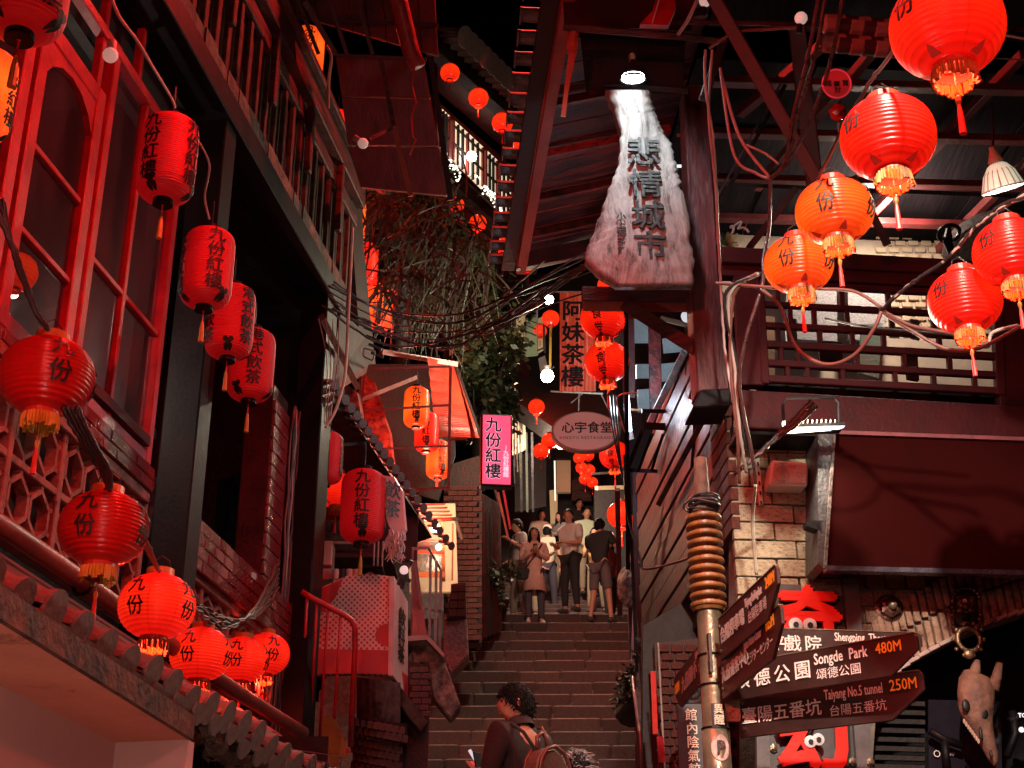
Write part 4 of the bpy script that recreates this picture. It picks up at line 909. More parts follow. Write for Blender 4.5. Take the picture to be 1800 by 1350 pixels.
letters('館', c + V((.335, -.016, .0)), (1, 0, 0), Zv, .05, tassel_m, t, name='seal_mark')
seg(MB(), (1018, 690, 17), (1017, 722, 17), 2.5).build('hanger', steel, t); seg(MB(), (1004, 708, 17), (1024, 692, 17), 2).build('hanger', steel, t)
seg(MB(), (1056, 692, 17), (1075, 730, 17), 2).build('hanger', steel, t)
# ------------------------------------------------------------------ bright lamps in the middle
def lamp(px, py, d, r, label, P, col=(1, .88, .62), es=60, P2=None):
    p = at(px, py, d); t = thing('lamp', label, 'lamp', p); MB().ball(p, r, r, r, 14, 10).build('bulb', emi('lamp_%d' % px, col, es), t, smooth=True)
    MB().lathe([(r * .5, r * .7), (r * .55, r * 1.6), (r * .2, r * 1.8)], 10, p).build('socket', steel_d, t); seg(MB(), (px, py - 8, d), (px + 12, py - 16, d + .2), 2).build('arm', steel_d, t)
    l = bpy.data.lights.new('lamp_light', 'POINT'); l.energy = P; l.color = col; l.shadow_soft_size = r; lo = bpy.data.objects.new('lamp_light', l); C.objects.link(lo); lo.location = p + V((0, -.2, -.12)); return t
lamp(962, 661, 19, .085, 'dazzling white floodlight bulb left of the cloth sign', 260)
lamp(965, 527, 19, .06, 'bright warm bulb above the yellow pole', 70)
lamp(883, 664, 27, .05, 'tiny white lamp glinting among the leaves over the pink sign', 12)
lamp(777, 447, 24, .06, 'small white lamp shining in the dark tree top', 25)
seg(MB(), (968, 572, 27), (967, 650, 27), 4).build('pole', pm('yellow_pole', (.6, .4, .05)), tag(thing('yellow_pole', 'thin yellow pole below a small orange lantern', 'pole', at(968, 610, 27))))
# ------------------------------------------------------------------ far tea house with lit windows
t = thing('far_tea_house', 'distant tall tea house with lit paper windows and lanterns under its eave', 'house', FB.pt(0, 10, 0))
def fpoly(px, off, th, nm, m, bev=0): return MB().prism([FB(x, y, off) for x, y in px], -FB.n * th).build(nm, m, t, bevel=bev)
fpoly([(765, 170), (930, 330), (930, 700), (640, 460), (640, 100)], -.1, .3, 'wall', red_dark)
fpoly([(768, 66), (932, 218), (932, 234), (768, 88)], 1.3, .25, 'eave_fascia', wood_dark); fpoly([(768, 90), (932, 236), (932, 243), (768, 98)], 1.1, .12, 'eave_trim', wood_red)
MB().prism([FB(768, 92, 1.1), FB(932, 238, 1.1), FB(932, 300, 0), FB(768, 160, 0)], (0, 0, .1)).build('eave_soffit', red_dark, t)
for k in range(14):
    f = k / 13; inst('ridge_tile', mc, FB(770 + 160 * f, 64 + 150 * f, 1.4), t, scale=(2.2, 1.5, 2.0), rot=(slope, 0, math.atan2(FB.n.y, FB.n.x) - math.pi / 2))
pane_l = pm('paper_pane', (.7, .6, .45), (.6, .5, .38), 1.5, .6, .05, emis=(1, .78, .5), es=1.0)
frm = pm('far_red', (.3, .04, .03), (.2, .02, .02))
fpoly([(768, 178), (925, 312), (925, 400), (768, 262)], .0, .05, 'window_band', frm)
for i, (a, w_) in enumerate([(776, 15), (799, 24), (824, 26), (856, 19), (880, 22)]):
    s1, s2 = a, a + w_; yt_ = lambda x: 190 + (x - 776) * .93; yb_ = lambda x: 258 + (x - 776) * 1.02
    fr = fpoly([(s1, yt_(s1)), (s2, yt_(s2)), (s2, yb_(s2)), (s1, yb_(s1))], .05, .04, 'window_pane', pane_l)
    for k in range(4):
        x = s1 + (s2 - s1) * k / 3; w2 = 1.2
        MB().prism([FB(x - w2, yt_(x), .1), FB(x + w2, yt_(x), .1), FB(x + w2, yb_(x), .1), FB(x - w2, yb_(x), .1)], -FB.n * .04).build('mullion', wood_dark if k in (1, 2) else frm, t)
    for f in (.12, .62):
        MB().prism([FB(s1, yt_(s1) + f * 62, .11), FB(s2, yt_(s2) + f * 62, .11), FB(s2, yt_(s2) + f * 62 + 2.4, .11), FB(s1, yt_(s1) + f * 62 + 2.4, .11)], -FB.n * .04).build('glazing_bar', wood_dark, t)
MB().ball(FB(829, 275, .3), .1).build('lamp_globe', emi('far_lamp', (1, .95, .85), 40), t, smooth=True)
fpoly([(768, 272), (925, 420), (925, 440), (768, 296)], .5, .3, 'ledge', wood_dark); fpoly([(768, 330), (905, 432), (905, 452), (768, 345)], .3, .2, 'lower_trim', wood_red)
fpoly([(800, 415), (835, 420), (838, 470), (812, 460)], .1, .1, 'lower_window', red_dark)
for a, b_ in (((815, 418), (842, 411)), ((812, 420), (900, 500)), ((838, 411), (840, 440))): seg(MB(), (*a, 27.5), (*b_, 27.5), 3).build('window_trim', frm, t)
seg(MB(), (790, 100, 28), (768, 118, 28), 8).build('eave_end', red_paint, t)
# balcony of far house
for x in range(850, 903, 9): seg(MB(), (x, 474 - (x - 850) * .25, 26), (x, 545 - (x - 850) * .2, 26), 2.4).build('baluster', frm, t)
seg(MB(), (845, 476, 26), (900, 462, 26), 4).build('balcony_rail', red_paint, t); seg(MB(), (845, 545, 26), (905, 540, 26), 4).build('balcony_rail', frm, t)
# fairy lights
for (cx, cy, nn, ss, lb) in ((800, 300, 26, 14, 'spray of tiny white fairy lights under the far windows, left'), (860, 340, 42, 20, 'spray of tiny white fairy lights under the far windows, right'), (885, 500, 50, 26, 'white fairy lights wound through the branches by the far balcony')):
    mb = MB()
    for _ in range(nn):
        f = rnd.gauss(0, 1); px = cx + f * ss * .6; py = cy + f * ss * .75 + rnd.gauss(0, 6); mb.ball(at(px, py, 26), .018 * rnd.uniform(.6, 1.5), None, None, 5, 3)
    o = mb.build('fairy_lights', emi('fairy', (.95, 1, .85), 3.5), None); tag(o, lb, 'fairy lights', None, 'stuff')
# ------------------------------------------------------------------ house in the middle distance with bright stair windows (870..1000, 440..700)
t = thing('lit_house', 'warmly lit house front with green blinds behind the bright bulbs', 'house', at(930, 600, 30))
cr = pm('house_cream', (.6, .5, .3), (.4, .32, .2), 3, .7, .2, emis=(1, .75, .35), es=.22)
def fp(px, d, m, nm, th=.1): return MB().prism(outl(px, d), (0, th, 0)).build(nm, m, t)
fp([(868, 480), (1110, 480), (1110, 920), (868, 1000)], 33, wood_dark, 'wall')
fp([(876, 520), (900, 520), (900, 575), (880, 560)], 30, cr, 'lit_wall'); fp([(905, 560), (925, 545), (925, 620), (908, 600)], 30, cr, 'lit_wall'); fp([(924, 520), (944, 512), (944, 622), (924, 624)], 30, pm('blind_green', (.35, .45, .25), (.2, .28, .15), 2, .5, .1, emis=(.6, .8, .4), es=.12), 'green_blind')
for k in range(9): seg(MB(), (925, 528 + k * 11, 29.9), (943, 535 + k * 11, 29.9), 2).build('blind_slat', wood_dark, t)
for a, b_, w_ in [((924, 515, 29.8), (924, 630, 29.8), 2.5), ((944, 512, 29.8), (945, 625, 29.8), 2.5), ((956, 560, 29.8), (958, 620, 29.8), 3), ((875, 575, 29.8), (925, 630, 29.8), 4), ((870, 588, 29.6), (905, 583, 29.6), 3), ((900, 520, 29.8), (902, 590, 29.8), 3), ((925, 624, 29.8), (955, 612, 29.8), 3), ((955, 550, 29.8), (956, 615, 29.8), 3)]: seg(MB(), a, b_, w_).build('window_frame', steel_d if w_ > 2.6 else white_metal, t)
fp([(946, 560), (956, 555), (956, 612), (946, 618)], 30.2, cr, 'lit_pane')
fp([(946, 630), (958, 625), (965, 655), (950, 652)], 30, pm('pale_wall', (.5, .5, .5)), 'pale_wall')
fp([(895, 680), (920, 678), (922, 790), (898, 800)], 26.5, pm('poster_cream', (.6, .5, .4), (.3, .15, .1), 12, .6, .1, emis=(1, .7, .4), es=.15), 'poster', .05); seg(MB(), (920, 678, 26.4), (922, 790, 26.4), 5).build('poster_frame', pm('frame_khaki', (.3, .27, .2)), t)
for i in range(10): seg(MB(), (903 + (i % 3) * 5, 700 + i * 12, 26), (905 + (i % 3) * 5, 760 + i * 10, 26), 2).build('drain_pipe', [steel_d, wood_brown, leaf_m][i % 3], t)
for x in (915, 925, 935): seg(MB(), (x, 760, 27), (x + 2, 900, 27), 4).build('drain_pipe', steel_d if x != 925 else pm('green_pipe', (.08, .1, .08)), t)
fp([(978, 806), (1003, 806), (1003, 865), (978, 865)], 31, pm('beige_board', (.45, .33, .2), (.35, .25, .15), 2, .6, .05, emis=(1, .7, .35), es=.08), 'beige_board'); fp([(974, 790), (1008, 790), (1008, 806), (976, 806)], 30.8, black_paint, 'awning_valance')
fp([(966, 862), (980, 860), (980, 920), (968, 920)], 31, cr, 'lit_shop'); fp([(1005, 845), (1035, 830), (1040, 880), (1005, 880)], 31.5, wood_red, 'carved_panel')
seg(MB(), (1048, 858, 26), (1120, 856, 26), 7, 1).build('lit_shelf', cr, t); seg(MB(), (1040, 833, 26), (1110, 828, 26), 4, .5).build('awning_bar', wood_dark, t)
seg(MB(), (975, 810, 30), (976, 880, 30), 2.5).build('light_strip', emi('strip', (1, .9, .7), 1.2), t)
fp([(1045, 862), (1125, 862), (1125, 1000), (1045, 1000)], 27, wood_dark, 'shop_interior', .3)
fp([(905, 800), (960, 790), (960, 890), (905, 900)], 29, wood_dark, 'shutter')
l = bpy.data.lights.new('crowd_fill_light', 'POINT'); l.energy = 520; l.color = (1, .74, .55); l.shadow_soft_size = .3; lo = bpy.data.objects.new('crowd_fill_light', l); C.objects.link(lo); lo.location = at(985, 790, 25.5)  # added light without a fixture, brightens the crowd and house fronts
# roof shapes between (hipped awning dark 890..1080, 690..760)
fp([(895, 640), (960, 690), (1080, 695), (1095, 740), (985, 760), (900, 700)], 25, wood_dark, 'awning', .8)
# ------------------------------------------------------------------ trees and hanging palm leaves
def tree(name, label, cx, cy, d, rx, ry, n, mat, wood, seed, lsize=.14, kind='leaf', trunk=None):
    rr = random.Random(seed); p = at(cx, cy, d); t = thing(name, label, 'tree', at(cx, cy + ry * 1.5, d)); S = d / F
    mb = MB(); B0 = at(*(trunk or (cx, cy + ry * 2)), d + .3)
    mb.tube([B0, B0.lerp(p, .6) + V((.1, 0, 0)), p], [.16, .11, .05], 8)
    for k in range(9):
        a = rr.uniform(0, 6.28); q = p + V((math.cos(a) * rx * S * rr.uniform(.4, .9), rr.uniform(-.8, .8), math.sin(a) * ry * S * rr.uniform(.3, .9)))
        mb.tube([B0.lerp(p, rr.uniform(.5, 1)), B0.lerp(q, .7) + V((0, 0, .1)), q], [.05, .03, .01], 5)
    mb.build('trunk', wood, t, smooth=True)
    mb = MB()
    cl = [(rr.gauss(0, .45), rr.gauss(0, .45), rr.gauss(0, .5)) for _ in range(26)]
    for i in range(n):
        c = rr.choice(cl); q = p + V(((c[0] + rr.gauss(0, .16)) * rx * S, (c[2] + rr.gauss(0, .2)) * 1.4, (c[1] + rr.gauss(0, .16)) * ry * S))
        L = lsize * rr.uniform(.6, 1.5); D = V((rr.gauss(0, 1), rr.gauss(0, 1), rr.gauss(-.3, .7))).normalized() * L; sd = D.cross(V((rr.gauss(0, 1), rr.gauss(0, 1), rr.gauss(0, 1)))).normalized() * L * .28
        mb.add([q, q + D * .5 + sd, q + D, q + D * .5 - sd], [(0, 1, 2, 3)])
    o = mb.build('crown', mat, t); tag(o, kind='stuff'); return t
leaf_olive = pm('leaf_olive', (.035, .045, .015), (.01, .016, .006), 2, .45, .1)
tree('broadleaf_tree', 'dark broadleaf tree with small glossy leaves between cage roof and bright bulbs', 845, 640, 22, 60, 75, 9000, leaf_olive, wood_dark, 3, .11, trunk=(835, 860))
tree('broadleaf_tree', 'dark leafy tree below the distant lit windows', 830, 500, 25, 75, 55, 8000, leaf_olive, wood_dark, 4, .13, trunk=(820, 760))
tree('broadleaf_tree', 'dim leafy tree under the plank awning', 700, 400, 22, 60, 50, 6000, leaf_m, wood_dark, 5, .15, trunk=(700, 700))
tree('broadleaf_tree', 'low bush of dark leaves at the foot of the plank wall', 872, 1040, 22.4, 22, 25, 1500, leaf_m, wood_dark, 6, .08, trunk=(872, 1080))
pt_ = thing('palm_tree', 'dry drooping screw pine with long reddish brown leaves in the middle', 'tree', at(720, 600, 19))
mb = MB(); mb.tube([at(700, 640, 19.5), at(705, 500, 19.5), at(715, 430, 19.5)], [.12, .1, .06], 8); mb.build('trunk', wood_dark, pt_, smooth=True)
for grp, (m_, cnt) in enumerate(((leaf_br, 230), (MT.get('x') or pm('leaf_reddish', (.05, .018, .011), (.016, .007, .005), 3, .5, .1), 200), (leaf_olive, 170))):
    mb = MB()
    for i in range(cnt):
        cx, cy, sp_ = rnd.choice([(690, 400, 60), (745, 370, 70), (800, 400, 60), (690, 500, 30), (735, 520, 40), (790, 500, 50), (670, 360, 30), (830, 450, 40), (760, 450, 80)]); hub = at(cx + rnd.gauss(0, sp_ * .5), cy + rnd.gauss(0, sp_ * .4), 19.6 + rnd.uniform(-1.2, 1.2))
        a = rnd.uniform(-math.pi, math.pi) if rnd.random() < .5 else rnd.gauss(-math.pi / 2, .5); L = rnd.uniform(.3, .95); dr = rnd.uniform(.2, .6); D0 = V((math.cos(a), rnd.uniform(-.5, .5), math.sin(a) * .9 + .1)); vs = []; w_ = rnd.uniform(.006, .019); cu = rnd.uniform(-.4, .4)
        for k in range(7):
            f = k / 6; c_ = hub + D0 * (L * f) - Zv * (L * dr * f * f) + V((cu * L * f * f, 0, 0)); ww = w_ * (1 - f ** 2 * .92); sd = V((-D0.z, 0, D0.x)).normalized(); vs += [c_ - sd * ww, c_ + sd * ww + V((0, .01, 0))]
        mb.add(vs, [(2 * k, 2 * k + 1, 2 * k + 3, 2 * k + 2) for k in range(6)])
    tag(mb.build('crown', m_, pt_), kind='stuff')
tree('broadleaf_tree', 'dark tree crown with dense leaves behind the screw pine', 750, 470, 23, 120, 110, 9000, leaf_m, wood_dark, 12, .13, trunk=(745, 760))
# ------------------------------------------------------------------ RIGHT HOUSE
RH = thing('right_house', 'old brick and red timber house with lattice balcony filling the right side', 'house', corner * 1)
def rpoly(px, off, th, nm, m, par=None, bev=0): return MB().prism([RF(x, y, off) for x, y in px], -RF.n * th).build(nm, m, par or RH, bevel=bev)
def rseg(a, b_, w_, off, dep, nm, m, par=None):
    p, q = RF(*a, off), RF(*b_, off); return MB().beam(p, q, dep, w_ * p.length * .93 / F, up=Zv if abs((q - p).normalized().z) < .7 else RF.d).build(nm, m, par or RH, bevel=.006)
exR = RF.d
# brick wall : cream painted bricks, lit by lamp under balcony
wl_ = rpoly([(1296, 755), (1560, 760), (1560, 1130), (1296, 1130)], -.03, .3, 'wall_core', mortar)
tm = MB().frame((0, 0, 0), (1, 0, 0), (0, 1, 0), (0, 0, 1)).build('brick', brick_l, bevel=.035); mbl = tm.data; bpy.data.objects.remove(tm)
rzR = math.atan2(exR.y, exR.x)
a0, zc0 = RF.az(RF(1300, 1130)); a1, zc1 = RF.az(RF(1300, 760))
bw, bh = .318, .142
j = 0; z = zc0
aR = RF.az(RF(1470, 900))[0]
while z < zc1 + .1:
    a = a0 - (bw / 2 if j % 2 else 0) 
    while a < aR:
        l_ = max(a, a0); r_ = min(a + bw, aR)
        if r_ - l_ > .05: inst('brick', mbl, RF.pt((l_ + r_) / 2, z, -.02 + rnd.uniform(-.006, .008)), wl_, rot=(rnd.uniform(-.015, .015), rnd.uniform(-.01, .01), rzR + rnd.uniform(-.01, .01)), scale=(r_ - l_ - .016, .07, bh - .014))
        a += bw
    z += bh; j += 1
# arch wall right of the sign panel: brick facing with voussoirs over a dark doorway
arch = [(1480, 985), (1810, 985), (1810, 1075), (1740, 1098), (1690, 1120), (1640, 1145), (1600, 1166), (1560, 1200), (1540, 1250), (1530, 1400), (1480, 1400)]
aw = rpoly(arch, -.05, .25, 'arch_wall', mortar)
tm = MB().frame((0, 0, 0), (1, 0, 0), (0, 1, 0), (0, 0, 1)).build('brick', pm('brick_tan', (.42, .27, .18), (.25, .13, .09), 9, .8, .8, 35, dirt=1), bevel=.035); mbt = tm.data; bpy.data.objects.remove(tm)
for j in range(4):
    for i in range(5):
        x = 1500 + i * 36 + (j % 2) * 16; y = 1022 + j * 30
        if x > 1585 + (3 - j) * 12: continue
        inst('brick', mbt, RF(x, y, -.03), aw, rot=(0, 0, rzR), scale=(.135, .05, .118))
vp = [(1545, 1205), (1575, 1180), (1610, 1156), (1650, 1134), (1690, 1114), (1735, 1094), (1780, 1078), (1820, 1068)]
for i in range(22):
    f = i / 21 * 6.9; k = int(f); g_ = f - k; x = vp[k][0] * (1 - g_) + vp[k + 1][0] * g_; y = vp[k][1] * (1 - g_) + vp[k + 1][1] * g_
    p = RF(x - 8, y - 50, -.025); q = RF(x + 2, y - 2, -.025)
    MB().beam(p, q, .045, .047, up=RF.n).build('brick', mbt.materials[0], aw, bevel=.004)
    p = RF(x - 20, y - 104, -.025); q = RF(x - 9, y - 56, -.025)
    MB().beam(p, q, .045, .047, up=RF.n).build('brick', mbt.materials[0], aw, bevel=.004)
for i in range(16):
    f = i / 15 * 6.9; k = int(f); g_ = f - k; x = vp[k][0] * (1 - g_) + vp[k + 1][0] * g_; y = vp[k][1] * (1 - g_) + vp[k + 1][1] * g_
    MB().beam(RF(x - 9, y + 5, .02), RF(x + 9, y - 4, .02), .06, .028).build('arch_edge_tile', plaster, aw, bevel=.004)
# dark interior through the arch
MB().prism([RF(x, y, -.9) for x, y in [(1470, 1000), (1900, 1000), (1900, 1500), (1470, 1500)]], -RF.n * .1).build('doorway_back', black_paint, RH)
for k in range(9): MB().beam(RF(1520, 1235 + k * 16, -.45), RF(1625, 1238 + k * 16, -.45), .03, .035).build('shutter_slat', wood_dark, RH)
dk = thing('door_sticker', 'small white round sticker with tiny text on dark glass door', 'sticker', RF(1652, 1325, -.4)); MB().torus(RF(1647, 1325, -.4), .022, .004, RF.n).build('ring', white_ink, dk); letters('營業中', RF(1668, 1326, -.4), exR, Zv, .03, white_ink, dk)
rpoly([(1632, 1230), (1760, 1232), (1762, 1420), (1632, 1420)], -.42, .02, 'glass_door', glass)
# main corner post
ps = MB().prism([RF(x, y, .38) for x, y in [(1203, 150), (1243, 148), (1265, 500), (1283, 684), (1226, 690), (1216, 500)]], -RF.n * .25).build('corner_post', pm('post_red', (.13, .028, .03), (.04, .008, .01), 3, .5, .7, 16, st=(1, 1, .3), dirt=1), RH, bevel=.012)
MB().prism([RF(x, y, .46) for x, y in [(1232, 684), (1285, 682), (1284, 714), (1218, 716)]], -RF.n * .36).build('post_base', black_paint, RH, bevel=.01)
# lattice balcony
bl = MB().prism([RF(x, y, .38) for x, y in [(1268, 432), (1800, 462), (1830, 463), (1830, 488), (1268, 460)]], -RF.n * .12).build('balcony_top_beam', maroon, RH, bevel=.008)
rpoly([(1268, 462), (1830, 490), (1830, 512), (1268, 484)], .34, .1, 'balcony_rail', maroon, bev=.006)
rpoly([(1290, 484), (1335, 486), (1345, 676), (1303, 676)], .36, .1, 'balcony_side_panel', maroon, bev=.006)
rpoly([(1748, 505), (1800, 508), (1830, 508), (1830, 745), (1760, 742)], .36, .12, 'balcony_side_panel', maroon, bev=.006)
rpoly([(1296, 684), (1830, 716), (1830, 770), (1296, 752)], .38, .14, 'balcony_bottom_beam', maroon, bev=.008)
rpoly([(1296, 752), (1830, 772), (1830, 780), (1296, 762)], .34, .3, 'steel_angle', black_paint)
for (y, w_) in ((500, 12), (537, 11), (574, 12), (607, 14), (640, 13), (668, 14)):
    rseg((1335, y - 2, ), (1752, y + 20), w_, .34, .05, 'lattice_bar', maroon)
cells = [[1365, 1410, 1478, 1560, 1632], [1388, 1430, 1488, 1566, 1640], [1366, 1440, 1497, 1552, 1650, 1700], [1372, 1402, 1505, 1588, 1668], [1383, 1418, 1480, 1572, 1640, 1712]]
ys_ = [500, 537, 574, 607, 640, 668]
for r_ in range(5):
    for x in cells[r_]:
        dy = (x - 1335) * .053; rseg((x, ys_[r_] + dy), (x + 2, ys_[r_ + 1] + dy), 9, .335, .045, 'lattice_post', maroon)
rseg((1335, 498), (1345, 676), 14, .345, .06, 'lattice_post', maroon); rseg((1752, 520), (1758, 696), 16, .345, .06, 'lattice_post', maroon)
rpoly([(1335, 674), (1760, 696), (1760, 716), (1335, 694)], .2, .1, 'gap_shade_strip', black_paint)  # black strip painting in the shade of the gap below the lattice
# balcony floor, interior room back wall with pale bricks, panels, people-height clutter
MB().prism([RF(1298, 748, .3), RF(1830, 768, .3), RF(1830, 768, .3) - RF.n * 4.5, RF(1298, 748, .3) - RF.n * 4.5], (0, 0, .08)).build('balcony_floor', wood_dark, RH)
def back(px, off, m, nm, th=.05): return rpoly(px, off, th, nm, m)
room = back([(1270, 380), (1840, 380), (1840, 720), (1270, 720)], -3.3, pm('room_wall', (.5, .4, .3), (.3, .24, .2), 2, .7, .2), 'room_wall')
tm = MB().frame((0, 0, 0), (1, 0, 0), (0, 1, 0), (0, 0, 1)).build('brick', pm('brick_pale', (.62, .48, .33), (.45, .33, .22), 6, .8, .5, 30), bevel=.03); mbp = tm.data; bpy.data.objects.remove(tm)
for j in range(17):
    for i in range(12):
        x = 1548 + i * 23 + (j % 2) * 11; y = 392 + j * 12
        inst('brick', mbp, RF(x, y, -3.27), room, rot=(0, 0, rzR), scale=(.105, .03, .052))
back([(1380, 470), (1470, 474), (1472, 600), (1385, 595)], -3.0, pm('speckle_grey', (.35, .33, .33), (.12, .11, .12), 60, .7, .5, 60), 'grey_panel'); back([(1490, 478), (1555, 482), (1556, 600), (1492, 596)], -3.0, MT['speckle_grey'], 'grey_panel')
back([(1515, 570), (1550, 568), (1545, 665), (1510, 655)], -2.4, pm('green_sheet', (.4, .5, .4), (.3, .4, .32), 2, .5), 'green_sheet'); back([(1340, 555), (1362, 557), (1362, 660), (1342, 660)], -2.6, pm('orange_wall', (.6, .35, .2)), 'orange_panel')
back([(1380, 560), (1400, 560), (1402, 600), (1384, 600)], -2.0, white_metal, 'white_sheet'); back([(1600, 560), (1615, 562), (1618, 595), (1604, 592)], -1.6, white_metal, 'white_sheet')
back([(1440, 600), (1480, 602), (1482, 650), (1442, 648)], -1.8, wood_dark, 'cupboard'); back([(1590, 610), (1612, 612), (1616, 668), (1596, 664)], -1.8, wood_red, 'cupboard')
MB().lathe([(.001, 0), (.45, .0), (.5, .04), (.5, .08), (.001, .1)], 28, RF(1745, 440, -2.6), ax=(0, .3, 1)).build('round_table', wood_dark, RH)
MB().tube([RF(1668, 395, -1.5), RF(1666, 425, -1.5), RF(1672, 445, -1.5)], [.02, .05, .03], 8).build('coat_hook', black_paint, RH); MB().torus(RF(1668, 410, -1.5), .1, .02, (0, .4, 1)).build('hook_plate', black_paint, RH)
rb = thing('room_lamp', 'warm lamp inside the room behind the lattice balcony', 'lamp', RF(1600, 400, -1.5) + Zv * .55); MB().lathe([(.02, .06), (.09, 0), (.001, .0)], 12, RF(1600, 400, -1.5) + Zv * .55).build('shade', emi('room_glow', (1, .8, .6), 5), rb)
l = bpy.data.lights.new('room_light', 'POINT'); l.energy = 170; l.color = (1, .82, .66); l.shadow_soft_size = .1; lo = bpy.data.objects.new('room_light', l); C.objects.link(lo); lo.location = RF(1560, 400, -2.2) + V((0, 0, .1))
# plant with wire on the balcony rail by the post
t = thing('potted_plant', 'pale green potted plant with twisted wire behind the balcony rail', 'plant', RF(1280, 432, .1))
mb = MB()
for i in range(14): leaf(mb, RF(1278, 432, .1), RF(1262 + rnd.uniform(0, 40), 402 + rnd.uniform(0, 25), .1 + rnd.uniform(-.1, .1)), .02, 4, .02)
mb.build('leaves', pm('leaf_pale', (.3, .36, .15), (.12, .16, .06)), t)
mb = MB(); mb.tube([RF(1280 + 30 * f + 6 * math.sin(f * 14), 412 - 18 * math.sin(f * 3) + 4 * math.cos(f * 17), .12) for f in [k / 40 for k in range(41)]], .01, 5); mb.build('twisted_wire', cable_g, t)
# ------------------------------------------------------------------ roof over the slab sign and terrace
ZT = RF(1225, 60, .3).z
roofm = pm('soffit_board', (.12, .01, .01), (.03, .004, .004), 3, .5, .6, 12, st=(.6, 3, 1), dirt=1)
rt_ = thing('terrace_roof', 'red timber roof with purlins braces and dark sheets over the right terrace', 'roof', at(1200, 100, 12))
E0_, E1_ = Hz(985, 0, 7.8), Hz(910, 448, 7.8)
dq = (E1_ - E0_).normalized(); ex2 = V((dq.y, -dq.x, 0))
E0b = E0_ - dq * 3; 
def RP(a, b_, dz=0): return E0_ + dq * a + ex2 * b_ + Zv * dz      # roof plane point: a back from the front, b to the right
# eave beam and drip edge
MB().beam(RP(-3, .06), RP(4.55, .06), .1, .17).build('eave_beam', pm('eave_red', (.42, .045, .03), (.22, .02, .015), 3, .5, .4), rt_)
MB().beam(RP(-3, -.08, .03), RP(4.6, -.08, .03), .14, .1).build('drip_edge', wood_dark, rt_)
for k in range(20):
    inst('eave_tile', mc, RP(-1.2 + k * .3, -.1, .06), rt_, rot=(0, 0, math.atan2(-ex2.y, -ex2.x) - math.pi / 2), scale=(.9, .5, .7))
# soffit boards running to the right, slightly rising, each its own board
for k in range(19):
    a = -1.2 + k * .32
    MB().prism([RP(a, .1, .12), RP(a + .305, .1, .12 + .0), RP(a + .305, 1.4, .5), RP(a, 1.4, .5)], (0, 0, .03)).build('soffit_board', roofm, rt_, bevel=.004)
for k, a in enumerate((.55, 1.5, 2.35, 3.15, 3.9)):
    MB().beam(RP(a, .1, .04), RP(a, 1.35, .4), .05, .08).build('rafter', red_old, rt_)
MB().prism([RP(4.4, 0, -.1), RP(4.4, 1.5, .3), RP(4.4, 1.5, .5), RP(4.4, 0, .1)], dq * .06).build('end_board', red_dark, rt_)
# front truss around the lamp
for a, b_, w_, m in [((990, 48, 11.6), (1215, 66, 11.6), 13, wood_red), ((1195, 64, 11.5), (1278, 75, 11.5), 12, wood_red), ((1180, 38, 11.6), (1800, 52, 12.6), 9, red_old), ((1270, 78, 11.2), (1236, 175, 11.0), 16, wood_dark),
                     ((1110, 152, 11.8), (1210, 160, 11.8), 11, wood_dark), ((1060, 150, 11.8), (1130, 152, 11.8), 9, black_paint)]:
    seg(MB(), a, b_, w_).build('beam', m, rt_, bevel=.008)
# angular bracket left of the lamp
kb = pm('bracket_orange', (.5, .07, .03), (.35, .04, .02))
seg(MB(), (1008, 55, 11.5), (990, 205, 11.5), 8).build('brace', kb, rt_); seg(MB(), (1012, 85, 11.5), (988, 205, 11.5), 5).build('brace', kb, rt_); MB().prism(outl([(998, 55), (1017, 58), (1014, 90), (996, 88)], 11.5), (0, .05, 0)).build('gusset', kb, rt_)
MB().prism(outl([(1020, 65), (1205, 75), (1200, 165), (1030, 160)], 12.0), (0, .05, .15)).build('dark_sheet', wood_dark, rt_)
MB().prism(outl([(985, -80), (1230, -80), (1215, 55), (992, 42)], 11.9), (0, .05, .1)).build('dark_sheet', red_dark, rt_)
# ceiling sheets and purlins over the right terrace
ZC = 7.75
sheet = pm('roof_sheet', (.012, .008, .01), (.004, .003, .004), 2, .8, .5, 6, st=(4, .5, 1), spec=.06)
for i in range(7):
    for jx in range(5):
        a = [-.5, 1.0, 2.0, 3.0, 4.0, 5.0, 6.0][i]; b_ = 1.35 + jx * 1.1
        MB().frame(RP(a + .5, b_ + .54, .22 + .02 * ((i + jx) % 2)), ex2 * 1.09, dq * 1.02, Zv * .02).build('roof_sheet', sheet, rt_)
purl = pm('purlin', (.15, .018, .018), (.05, .006, .006), 3, .5, .3)
for (y0_, y1_) in ((143, 160), (233, 248), (313, 330), (382, 400)):
    p = Hz(1245, y0_, ZC); q = Hz(1850, y1_, ZC); MB().beam(p, q, .1, .07).build('purlin', purl, rt_, bevel=.006)
for (a, b_) in (((1800, 95), (1480, 430)), ((1560, 60), (1330, 330)), ((1470, 60), (1300, 200)), ((1830, 260), (1650, 440))):
    MB().beam(Hz(*a, ZC + .08), Hz(*b_, ZC + .08), .08, .09).build('rafter', purl, rt_, bevel=.006)
seg(MB(), (1252, -8, 10.6), (1436, 315, 10.9), 24).build('brace', pm('brace_red', (.15, .025, .028), (.06, .01, .012), 3, .5, .3), rt_, bevel=.01)
seg(MB(), (1400, 40, 12), (1445, 440, 12.3), 30).build('post', red_dark, rt_, bevel=.01)
seg(MB(), (1380, 150, 11.4), (1265, 360, 11.2), 7).build('strut', black_paint, rt_); seg(MB(), (1372, 148, 11.3), (1258, 350, 11.1), 4).build('strut', steel_d, rt_)
seg(MB(), (1500, 310, 12.5), (1560, 430, 12.6), 14).build('brace', red_dark, rt_); seg(MB(), (1290, 470, 12.6), (1400, 330, 12.4), 12).build('brace', red_dark, rt_)
